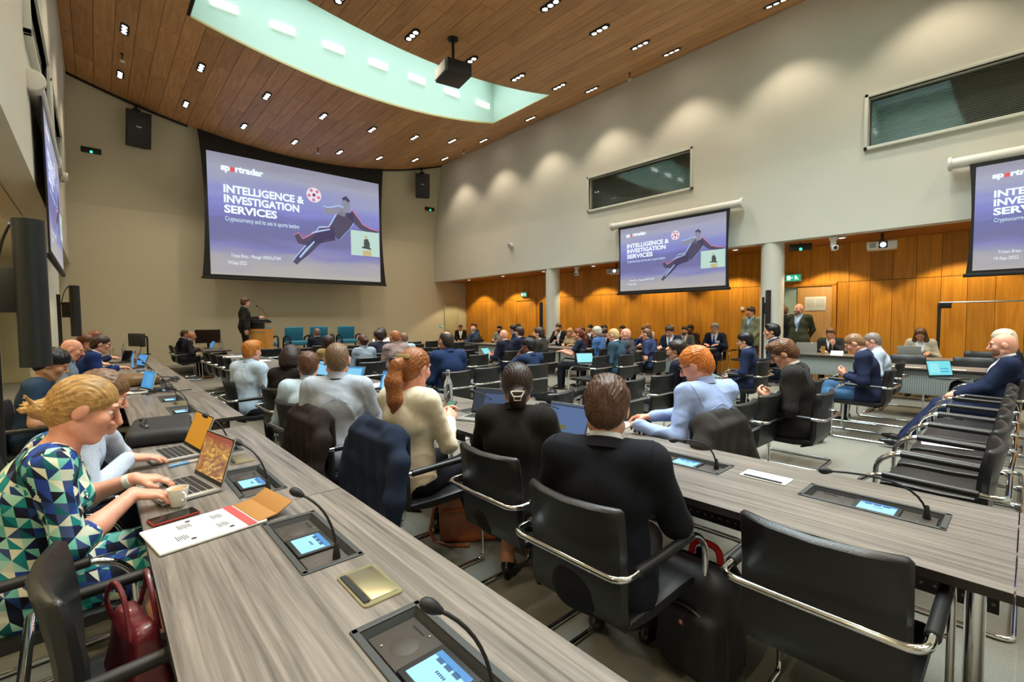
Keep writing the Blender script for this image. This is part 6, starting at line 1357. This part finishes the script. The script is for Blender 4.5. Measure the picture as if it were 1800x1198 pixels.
slab('phone', 'black phone with red edge lying by the envelope', 'phone', .196, 2.19, .742, 78, (.078, .155, .009), M('phone_red_edge', rgb(150, 46, 40), .4), s_off)
slab('phone', 'phone with green picture held by the woman in cream', 'phone', 1.79, 2.66, .875, 70, (.07, .145, .009), m_black, emis('phone_green', rgb(70, 150, 120), .7), 42)
slab('phone', 'phone with teal screen held by the man in charcoal suit', 'phone', 4.42, 1.88, .775, -10, (.075, .15, .009), m_black, emis('phone_teal', rgb(40, 108, 128), .8), 28); slab('phone', 'phone held by the man in navy blazer and jeans', 'phone', 6.9, 1.94, .77, -8, (.075, .15, .009), m_black, s_dk, 40)
slab('phone', 'phone held by the bald man in grey blue shirt', 'phone', .12, 7.62, .80, 96, (.07, .14, .009), m_black, s_off, 50); slab('tablet', 'lit tablet in the hands of the bald man in navy', 'tablet', 6.12, 7.62, .77, -5, (.2, .27, .009), m_grey, s_cyan, 48); slab('tablet', 'tablet on the lap of the black haired man in navy', 'tablet', 6.98, 3.25, .62, -12, (.2, .28, .009), m_black, emis('tablet_green', rgb(150, 200, 190), .8), 20)
slab('notebook', 'white notebook in the hands of the ginger man', 'paper', 2.66, 1.90, .765, -10, (.15, .2, .012), m_paper, None, 8); slab('paper_pad', 'sheet of paper on the seat of the fourth right foreground chair', 'paper', 5.0, .42, .469, -8, (.21, .3, .004), m_paper)
slab('papers', 'white papers on the table below the lectern', 'paper', 2.2, 9.6, .742, 85, (.3, .42, .012), m_paper); slab('papers', 'loose white papers at the far end of the middle table', 'paper', 2.15, 11.2, .742, 100, (.3, .42, .012), m_paper); slab('folder', 'green folder under the white papers at the far end of the middle table', 'paper', 2.35, 10.4, .742, 95, (.24, .5, .012), M('green_folder', rgb(40, 84, 70), .6))
slab('papers', 'white papers beside the laptop with the pale blue page', 'paper', 2.36, 4.95, .742, 80, (.22, .3, .02), m_paper); slab('papers', 'papers on the wall side table left of the woman in cream', 'paper', 10.66, 1.83, .742, 268, (.22, .34, .01), m_paper); slab('papers', 'papers on the side table before the blue tie', 'paper', 10.62, 5.15, .742, 262, (.3, .24, .01), m_paper)
slab('paper_strip', 'white paper strip on the side table near the crossed legs, left one', 'paper', 8.80, 1.2, .742, 268, (.34, .1, .003), M('pale_card', rgb(190, 186, 172), .7)); slab('paper_strip', 'white paper strip on the side table near the crossed legs, right one', 'paper', 8.80, .72, .742, 268, (.3, .1, .003), m_paper)
mb = MB(); mb.prism([(-.05, 0), (.05, 0), (0, .085)], lambda u, v, h: Vector((u, h, v)), -.1, .1); nc = mb.build('name_card', m_paper); nc.location = (10.6, 2.47, .742); nc.rotation_euler = (0, 0, 0); tag(nc, 'blank white name card standing beside the silver laptop lid', 'card')
# envelope with printed marks
t = thing('envelope', 'white plastic mailing envelope with red stripe and brown torn flap on the near left table', 'envelope', (.27, 2.0, .742), 81)
mb = MB(); mb.box((0, -.0, .005), (.25, .335, .01), .004); mb.build('pouch', m_paper, t)
mb = MB(); mb.box((0, .115, .0106), (.25, .032, .0008)); mb.build('red_stripe', M('print_red', rgb(214, 70, 70), .6), t, smooth=False)
mb = MB(); mb.box((0, .17, .012), (.24, .07, .006), .002, Matrix.Rotation(R(5), 4, 'X')); mb.box((0, .235, .03), (.24, .07, .004), .001, Matrix.Rotation(R(28), 4, 'X')); mb.build('torn_flap', M('kraft_brown', rgb(158, 110, 52), .7), t)
m_print = M('print_black', rgb(40, 40, 40), .7)
for (x, y, n_) in ((.05, -.08, 6), (-.05, -.05, 7), (.04, .05, 6), (-.055, .06, 6)):
    mb = MB()
    for q in range(n_): mb.box((x+.004*(q % 2)-.002, y+q*.006-.02, .0106), (.05-.008*(q % 3), .0025, .0006))
    mb.build('printed_text', m_print, t, smooth=False)
for (x, y) in ((.085, -.06), (-.09, -.03), (.085, .06)): mb = MB(); mb.lathe([(.009, .0101), (.009, .0108)], (x, y, 0), 12); mb.build('printed_symbol', m_print, t, smooth=False)
t = thing('pen', 'blue and white pen on the left table between the two laptops', 'pen', (.315, 2.975, .742), 75); mb = MB(); mb.tube([(0, -.065, .007), (0, -.06, .007), (0, .03, .007)], .0065, 8); mb.build('barrel', M('pen_blue', rgb(96, 160, 214), .35), t); mb = MB(); mb.tube([(0, .03, .007), (0, .07, .007)], .006, 8); mb.build('cap', M('pen_cap', rgb(206, 186, 170), .4), t)
t = thing('coffee_cup', 'white coffee cup half full beside the golden laptop', 'cup', (.225, 2.325, .742), 160)
mb = MB(); mb.lathe([(.024, .0), (.027, .004), (.036, .06), (.038, .075), (.0355, .075), (.0335, .06), (.02, .008), (.001, .008)], n=28); mb.build('cup_body', m_white, t); mb = MB(); mb.lathe([(.0345, .064), (.02, .0655), (.001, .0655)], n=24); mb.build('coffee', M('coffee_foam', rgb(190, 140, 88), .4, noise=(120, .25)), t)
mb = MB(); mb.tube([(0, .033, .06), (0, .052, .058), (0, .057, .044), (0, .046, .027), (0, .031, .026)], .0045, 8); mb.build('handle', m_white, t)
def bottle(label, x, y, z=.742, sc=1.0):
    t = thing('water_bottle', label, 'bottle', (x, y, z), 0, 'water bottles'); s = sc
    mb = MB(); mb.lathe([(.034*s, 0), (.037*s, .006*s), (.037*s, .17*s), (.033*s, .195*s), (.016*s, .235*s), (.0135*s, .27*s), (.015*s, .275*s), (.015*s, .285*s)], n=24); mb.build('glass_body', m_glass, t); mb = MB(); mb.lathe([(.0165*s, .272*s), (.0165*s, .295*s), (.012*s, .297*s)], n=16); mb.build('cap', m_grey, t)
    mb = MB(); mb.lathe([(.0335*s, .004*s), (.0345*s, .05*s)], n=20); mb.build('water', m_water, t)
    mb = MB(); rr = .0377*s; mb.loft([[Vector((rr*math.cos(a), rr*math.sin(a), h)) for h in (.07*s, .16*s)] for a in [R(180+70*q/8+165-200) for q in range(9)]], caps=False); mb.build('label_print', M('bottle_label', rgb(190, 196, 200), .5), t); return t
bottle('clear glass water bottle right of the auburn ponytail', 2.286, 3.40, sc=1.05); bottle('clear water bottle on the far left table beside the royal blue suit', .44, 9.75); bottle('water bottle far along the left table, left one', .22, 12.6); bottle('water bottle far along the left table, right one', .42, 12.9); bottle('small water bottle at the long side table by the blonde woman', 9.0, 8.6, sc=.85); bottle('water bottle on the black topped front table', 2.45, 14.3)
def tumbler(label, x, y):
    t = thing('tumbler', label, 'glass', (x, y, .742), 0, 'drinking glasses'); mb = MB(); mb.lathe([(.001, .006), (.03, .006), (.034, .09), (.036, .09), (.032, 0), (.001, 0)], n=22); mb.build('glass_body', m_glass, t); mb = MB(); mb.lathe([(.029, .007), (.031, .04)], n=18); mb.build('water', m_water, t)
tumbler('glass of water in front of the laptop with the pale blue page', 1.97, 4.08); tumbler('glass of water just right of the auburn ponytail', 2.48, 4.06); tumbler('glass of water between the slate laptop and the woman in black', 2.46, 2.35); tumbler('glass of water right of the black suited man\'s collar', 2.23, 1.56)
t = thing('paper_cup', 'paper coffee cup on the wall side table near the column', 'cup', (10.62, 3.28, .742)); mb = MB(); mb.lathe([(.026, 0), (.036, .10), (.038, .10)], n=20); mb.build('cup_body', m_paper, t); mb = MB(); mb.lathe([(.039, .10), (.039, .108), (.03, .112)], n=20); mb.build('lid', m_white, t)
t = thing('iced_drink', 'tall amber drink in a clear cup beside the silver laptop lid', 'cup', (10.66, 2.72, .742)); mb = MB(); mb.lathe([(.028, 0), (.04, .16), (.042, .16)], n=20); mb.build('cup_body', M('amber_drink', rgb(176, 130, 70), .2), t)
slab('computer_mouse', 'grey computer mouse before the blue tie', 'mouse', 10.56, 5.4, .742, 262, (.06, .1, .035), m_grey)
# monitors at the far end of the left table and the black monitor by the front table
t = thing('monitor', 'black monitor standing on the front left table', 'monitor', (2.35, 15.55, .742), 20); mb = MB(); mb.box((0, 0, .33), (.62, .03, .38), .008); mb.build('housing', m_black, t); mb = MB(); mb.box((0, -.0165, .335), (.59, .002, .345)); mb.build('screen', M('screen_brownish', rgb(38, 26, 24), .2), t); mb = MB(); mb.box((0, .02, .09), (.06, .03, .2), .005); mb.lathe([(.12, 0), (.12, .012)], n=24); mb.build('stand', m_dark, t)
t = thing('dual_monitor', 'pair of monitors on an arm at the far end of the left table', 'monitor', (.62, 13.6, .742), 88)
for q, yy in enumerate((-.3, .18)):
    mb = MB(); mb.box((yy, .05+.1*q, .34), (.44, .03, .30), .006, Matrix.Rotation(R(25-40*q), 4, 'Z')); mb.build('panel', m_dark, t)
mb = MB(); mb.tube(fillet([(0, .25, 0), (0, .25, .42), (0, .08, .42)], .04), .018, 8); mb.lathe([(.06, 0), (.06, .02)], (0, .25, 0), 16); mb.build('arm', m_black, t)
# cables on the far left table
rs = random.Random(4)
for k in range(6):
    pts = []; x, y = .45+.05*k, 6.2+.22*k
    for q in range(14): x += rs.uniform(-.09, .09); y += rs.uniform(-.1, .14); pts.append((min(max(x, .28), .8), y, .748+.006*rs.random()))
    mb = MB(); mb.tube(fillet(pts, .05, 4), .0055, 6); tag(mb.build('cable', m_black), 'black cable, %s of the tangle on the far left table behind the white laptop' % ORD[k], 'cable', 'cable tangle')
slab('adapter', 'black power adapter lying before the white laptop', 'charger', .45, 6.28, .742, 60, (.05, .12, .028), m_black)

# ------------------------------------------------------------------ equipment on walls and ceiling
t = thing('ceiling_projector', 'black projector hanging from the ceiling in front of the skylight', 'projector', (5.2, 7.4, 5.95), 10)
mb = MB(); mb.lathe([(.1, .78), (.1, .81)], n=24); mb.tube([(0, 0, .3), (0, 0, .79)], .028, 10); mb.build('mount', m_black, t); mb = MB(); mb.box((0, 0, .17), (.50, .56, .24), .02); mb.build('housing', m_dark, t)
mb = MB(); mb.box((-.26, .02, .18), (.012, .5, .2), .003); mb.build('side_panel', m_grey, t); mb = MB(); mb.lathe([(.05, 0), (.05, .06), (.04, .065)], (0, .28, .18), 18, Matrix.Rotation(-PI/2, 4, 'X')); mb.build('lens', m_black, t)
def small_projector(label, x, y, z, az):
    t = thing('projector', label, 'projector', (x, y, z), az, 'white projectors under the passage ceiling')
    mb = MB(); mb.box((0, 0, 0), (.46, .36, .14), .02); mb.build('housing', m_white, t); mb = MB(); mb.box((-.02, .183, 0), (.13, .008, .12), .006); mb.build('lens_plate', m_black, t); mb = MB(); mb.lathe([(.045, 0), (.04, .014), (.002, .018)], (-.02, .187, 0), 20, Matrix.Rotation(-PI/2, 4, 'X')); mb.build('lens', m_projlens, t)
    mb = MB()
    for q in range(6): mb.box((.135, .1815, -.04+q*.016), (.1, .004, .006))
    mb.build('grille', m_dark, t); mb = MB(); mb.tube([(0, 0, .07), (0, 0, ZS-z)], .025, 8); mb.box((0, 0, .085), (.14, .14, .02), .004); mb.build('mount', m_dark, t)
small_projector('white projector with lit lens near the third screen on the right', 11.3, 1.95, 2.83, 262); small_projector('white projector with lit lens left of the middle screen', 11.35, 8.1, 2.84, 258)
def camera_dome(label, x, y, z):
    t = thing('security_camera', label, 'camera', (x, y, z), 250, 'white ceiling cameras'); mb = MB(); mb.lathe([(.06, -.0), (.075, .02), (.075, .06), (.05, .075)], (0, 0, .1), 20); mb.box((.0, 0, .03), (.1, .09, .15), .02); mb.build('base', m_white, t); mb = MB(); mb.box((-.02, .05, -.06), (.11, .2, .1), .03); mb.build('head', m_white, t); mb = MB(); mb.lathe([(.035, 0), (.033, .012)], (-.02, .15, -.06), 16, Matrix.Rotation(-PI/2, 4, 'X')); mb.build('lens', m_black, t)
camera_dome('white camera under the passage ceiling right of the green lit sender', 10.95, 2.66, 2.89); camera_dome('white camera under the passage ceiling left of the middle screen', 11.0, 9.3, 2.89)
def ir(label, x, y, z, az, sc=1.0):
    t = thing('infrared_sender', label, 'sensor', (x, y, z), az, 'black senders with a green light'); mb = MB(); mb.box((0, 0, 0), (.4*sc, .09*sc, .13*sc), .012*sc, Matrix.Rotation(R(12), 4, 'X')); mb.build('housing', m_black, t); mb = MB(); mb.lathe([(.028*sc, 0), (.02*sc, .018*sc), (.002, .022*sc)], (.0, .045*sc, -.045*sc), 14, Matrix.Rotation(-PI/2-.4, 4, 'X')); mb.build('indicator', m_led, t); mb = MB(); mb.tube([(0, -.02*sc, .05*sc), (0, -.10*sc, .1*sc)], .014*sc, 6); mb.build('bracket', m_dark, t)
ir('black sender with green light on the front wall near the left corner', .08, 16.3, 5.92, 178); ir('black sender with green light on the front wall near the right corner', 10.2, 16.3, 5.93, 182); ir('black sender with green light under the ceiling right of the white column', 11.0, 3.25, 2.93, 250)
def hung_speaker(label, x, y, z, az):
    t = thing('loudspeaker', label, 'speaker', (x, y, z), az, 'black speakers hung beside the main screen'); rot = Matrix.Rotation(R(-10), 4, 'X')
    mb = MB(); mb.prism([(-.27, .14), (-.20, -.18), (.20, -.18), (.27, .14)], lambda u, v, h: rot.to_3x3() @ Vector((u, v, h)), -.45, .45); mb.build('cabinet', m_black, t, smooth=False); mb = MB(); mb.box(rot.to_3x3() @ Vector((.0, .146, 0)), (.5, .012, .86), .004, rot); mb.build('grille', m_dark, t); mb = MB(); mb.box(rot.to_3x3() @ Vector((.0, .154, .05)), (.11, .004, .025), .001, rot); mb.build('name_plate', m_white, t)
    mb = MB(); mb.tube([(0, -.02, .44), (0, -.02, vz(x)-z)], .03, 8); mb.box((0, -.02, .5), (.16, .16, .04), .005); mb.build('mount', m_black, t)
hung_speaker('black loudspeaker hung left of the main screen', 1.02, 16.05, 6.62, 168); hung_speaker('black loudspeaker hung right of the main screen', 9.68, 15.98, 6.68, 205)
def round_speaker(label, x, y, z, sgn):
    t = thing('wall_speaker', label, 'speaker', (x, y, z), 0, 'small white round wall speakers'); rot = Matrix.Rotation(sgn*PI/2, 4, 'Y') @ Matrix.Rotation(R(0), 4, 'X'); mb = MB(); mb.lathe([(.05, -.02), (.075, 0), (.085, .10), (.075, .115)], n=22, rot=rot); mb.build('housing', m_white, t); mb = MB(); mb.lathe([(.072, .116), (.002, .12)], n=20, rot=rot); mb.build('grille', m_grey, t)
round_speaker('small white round wall speaker left of the middle screen', XR-.02, 12.0, 4.0, -1); round_speaker('small white round wall speaker on the left wall near the corner', XL+.02, 13.6, 4.55, 1)
def exit_sign(label, x, y, z, az):
    t = thing('exit_sign', label, 'sign', (x, y, z), az, 'green exit signs'); mb = MB(); mb.box((0, 0, 0), (.36, .05, .19), .008); mb.build('housing', m_silver, t); mb = MB(); mb.box((0, .026, 0), (.31, .003, .145)); mb.build('green_panel', emis('exit_green', rgb(20, 160, 110), 1.3), t, smooth=False)
    ew = emis('exit_white', rgb(240, 255, 250), 1.5); mb = MB(); mb.box((.09, .0285, .0), (.07, .002, .10)); mb.build('door_symbol', ew, t, smooth=False)
    mb = MB(); mb.lathe([(.014, 0), (.014, .002)], (-.055, .028, .042), 10, Matrix.Rotation(-PI/2, 4, 'X')); mb.tube([(-.06, .029, .025), (-.075, .029, -.01)], .012, 6); mb.tube([(-.06, .029, .022), (-.03, .029, .005), (-.02, .029, .02)], .006, 6); mb.tube([(-.06, .029, .02), (-.09, .029, .012), (-.1, .029, -.005)], .006, 6); mb.tube([(-.074, .029, -.01), (-.045, .029, -.02), (-.05, .029, -.055)], .007, 6); mb.tube([(-.078, .029, -.012), (-.095, .029, -.035), (-.12, .029, -.04)], .007, 6); mb.build('running_figure', ew, t)
    mb = MB(); mb.tube([(.01, .029, 0), (.045, .029, 0)], .006, 6); mb.tube([(.02, .029, -.03), (.02, .029, .03)], .004, 6); mb.build('arrow', ew, t)
exit_sign('green exit sign above the open door on the right', 12.33, 3.78, 2.40, 270); exit_sign('green exit sign above the far oak door', 12.33, 13.05, 2.42, 270)
# notice on the door, switches, wall bits
t = thing('notice', 'white printed notice on the oak door behind the bald man', 'notice', (XPR-.03, 3.33, 1.78), 270); mb = MB(); mb.box((0, 0, 0), (.42, .004, .32), .001); mb.build('sheet', m_paper, t); mb = MB()
for q in range(7): mb.box((.09, .003, .1-q*.028), (.16, .001, .006)); mb.box((-.1, .003, .1-q*.028), (.16, .001, .006))
mb.build('printed_lines', M('print_grey', rgb(150, 156, 150), .7), t, smooth=False)
for (lb, y, z, mt, sz) in (('white light switch on the oak wall left of the column', 4.95, 1.70, m_white, .09), ('black wall socket on the oak wall right of the blue tie', 4.95, .98, m_black, .1)):
    t = thing('wall_switch', lb, 'switch', (XPR-.01, y, z), 270); mb = MB(); mb.box((0, .012, 0), (sz, .014, sz), .003); mb.build('plate', mt, t); mb = MB(); mb.box((0, .021, 0), (sz*.6, .006, sz*.6), .002); mb.build('rocker', mt, t)
t = thing('wall_switch', 'small green lit button beside the far right corner door', 'switch', (11.05, YF, 1.2), 180); mb = MB(); mb.box((0, .012, 0), (.08, .02, .1), .004); mb.build('plate', m_dark, t); mb = MB(); mb.lathe([(.02, 0), (.02, .008)], (0, .022, 0), 12, Matrix.Rotation(-PI/2, 4, 'X')); mb.build('button', m_led, t)
# passage ceiling lights and sprinklers
for k, (x, y) in enumerate([p for p in PASS if p[1] > 1]):
    t = thing('passage_light', 'flat round light in the passage ceiling on the right, %s from our end' % ORD[k], 'light', (x-.35, y-.4, ZS), 0, 'passage ceiling lights'); mb = MB(); mb.lathe([(.085, .018), (.085, -.006), (.075, -.008)], n=20); mb.build('ring', m_white, t); mb = MB(); mb.lathe([(.074, -.0075), (.002, -.009)], n=20); mb.build('lens', m_strip, t)
for k, (lb, x, y) in enumerate((('sprinkler between the two leftmost ceiling lights', .66, 13.5), ('sprinkler above the main screen', 5.26, 14.69), ('sprinkler near the right end of the front ceiling rows', 9.82, 13.42), ('sprinkler near the right wall between the ceiling light rows', 9.96, 6.73))):
    t = thing('sprinkler', lb, 'sprinkler', (x, y, vz(x)), 0, 'ceiling sprinklers'); mb = MB(); mb.lathe([(.035, .0), (.035, -.01), (.012, -.012), (.012, -.12)], n=14); mb.build('pipe', m_dark, t); mb = MB(); mb.lathe([(.012, -.12), (.05, -.15), (.045, -.175), (.002, -.18)], n=16); mb.build('head', m_white, t)
# column speakers on stands
def column_speaker(label, x, y, z0, z1, px, az, w_=.13, grp='black column speakers on stands', cable=True):
    t = thing('column_speaker', label, 'speaker', (x, y, 0), az, grp)
    mb = MB(); r = w_/2; mb.lathe([(r, z0), (r, z1)], n=28); mb.build('cabinet', M('speaker_black', rgb(28, 32, 34), .38), t); mb = MB(); mb.box((0, r-.008, (z0+z1)/2), (w_*.62, .02, z1-z0-.01), .008); mb.build('grille', m_dark, t); mb = MB(); mb.box((.02, r+.004, z0+(z1-z0)*.47), (.03, .004, .006)); mb.build('name_plate', m_steel, t)
    dx = px; zm = (z0+z1)/2
    mb = MB(); mb.box((dx*.5, 0, zm+.02), (abs(dx)*.6, .05, .24), .006)
    for q in (-1, 0, 1): mb.lathe([(.008, 0), (.008, .008)], (dx*.5, .026, zm+.02+q*.075), 8, Matrix.Rotation(-PI/2, 4, 'X'))
    mb.build('bracket', m_black, t)
    mb = MB(); mb.tube([(dx, 0, .03), (dx, 0, z1-.14)], .024, 12); mb.build('pole', m_black, t); mb = MB(); mb.lathe([(.19, 0), (.19, .012), (.17, .02), (.03, .03)], (dx, 0, 0), 28); mb.build('foot', m_black, t)
    if cable:
        mb = MB(); mb.tube(fillet([(-.03*np.sign(-dx), 0, z1-.02), (dx*.45, 0, z1-.03), (dx*.7, .02, z1-.12), (dx*.9, .02, z1-.3)], .06, 5), .006, 6); mb.build('cable', m_black, t); mb = MB(); mb.tube([(dx*.28, 0, z1-.022), (dx*.46, 0, z1-.03)], .011, 8); mb.build('connector', M('connector_blue', rgb(24, 74, 170), .4), t)
    return t
column_speaker('tall black column speaker on a stand at the left edge of the picture', -.25, 3.6, 1.262, 2.05, -.16, 12); column_speaker('smaller looking black column speaker farther along the left wall', -.235, 10.1, 1.28, 2.08, -.2, 20)
column_speaker('black column speaker in front of the white column on the right', 10.62, 3.72, 1.25, 2.05, .15, 300, .1, cable=False); column_speaker('black column speaker left of the far white column', 10.62, 10.45, 1.2, 2.0, .14, 300, .1, cable=False)
# flip frame at the right
t = thing('display_stand', 'black and steel display frame against the oak wall behind the woman in cream', 'stand', (11.95, .72, 0), 270); mb = MB(); mb.box((.45, 0, .86), (.05, .05, 1.72), .004); mb.box((.45, 0, .02), (.06, .5, .04), .01); mb.build('post', m_black, t)
mb = MB(); mb.tube([(.45, .0, 1.73), (-2.2, .0, 1.73)], .016, 8); mb.build('top_rail', m_steel, t); mb = MB(); mb.box((.36, .01, 1.67), (.16, .06, .1), .008); mb.build('clamp', m_black, t); mb = MB(); mb.box((-2.2, 0, .86), (.05, .05, 1.72), .004); mb.box((-2.2, 0, .02), (.06, .5, .04), .01); mb.build('post', m_black, t)
t = thing('whiteboard', 'white board on wheels in the left passage', 'whiteboard', (-1.55, 10.5, 0), 100); mb = MB(); mb.box((0, 0, 1.25), (1.1, .03, 1.0), .005); mb.build('board', m_white, t); mb = MB()
for sx in (-1, 1): mb.box((sx*.5, 0, .7), (.03, .03, 1.3)); mb.box((sx*.5, 0, .06), (.04, .5, .03)); mb.lathe([(.03, -.012), (.03, .012)], (sx*.5, .22, .03), 12, Matrix.Rotation(PI/2, 4, 'Y')); mb.lathe([(.03, -.012), (.03, .012)], (sx*.5, -.22, .03), 12, Matrix.Rotation(PI/2, 4, 'Y'))
mb.build('frame', m_dark, t)
# watch on the blonde woman's far wrist
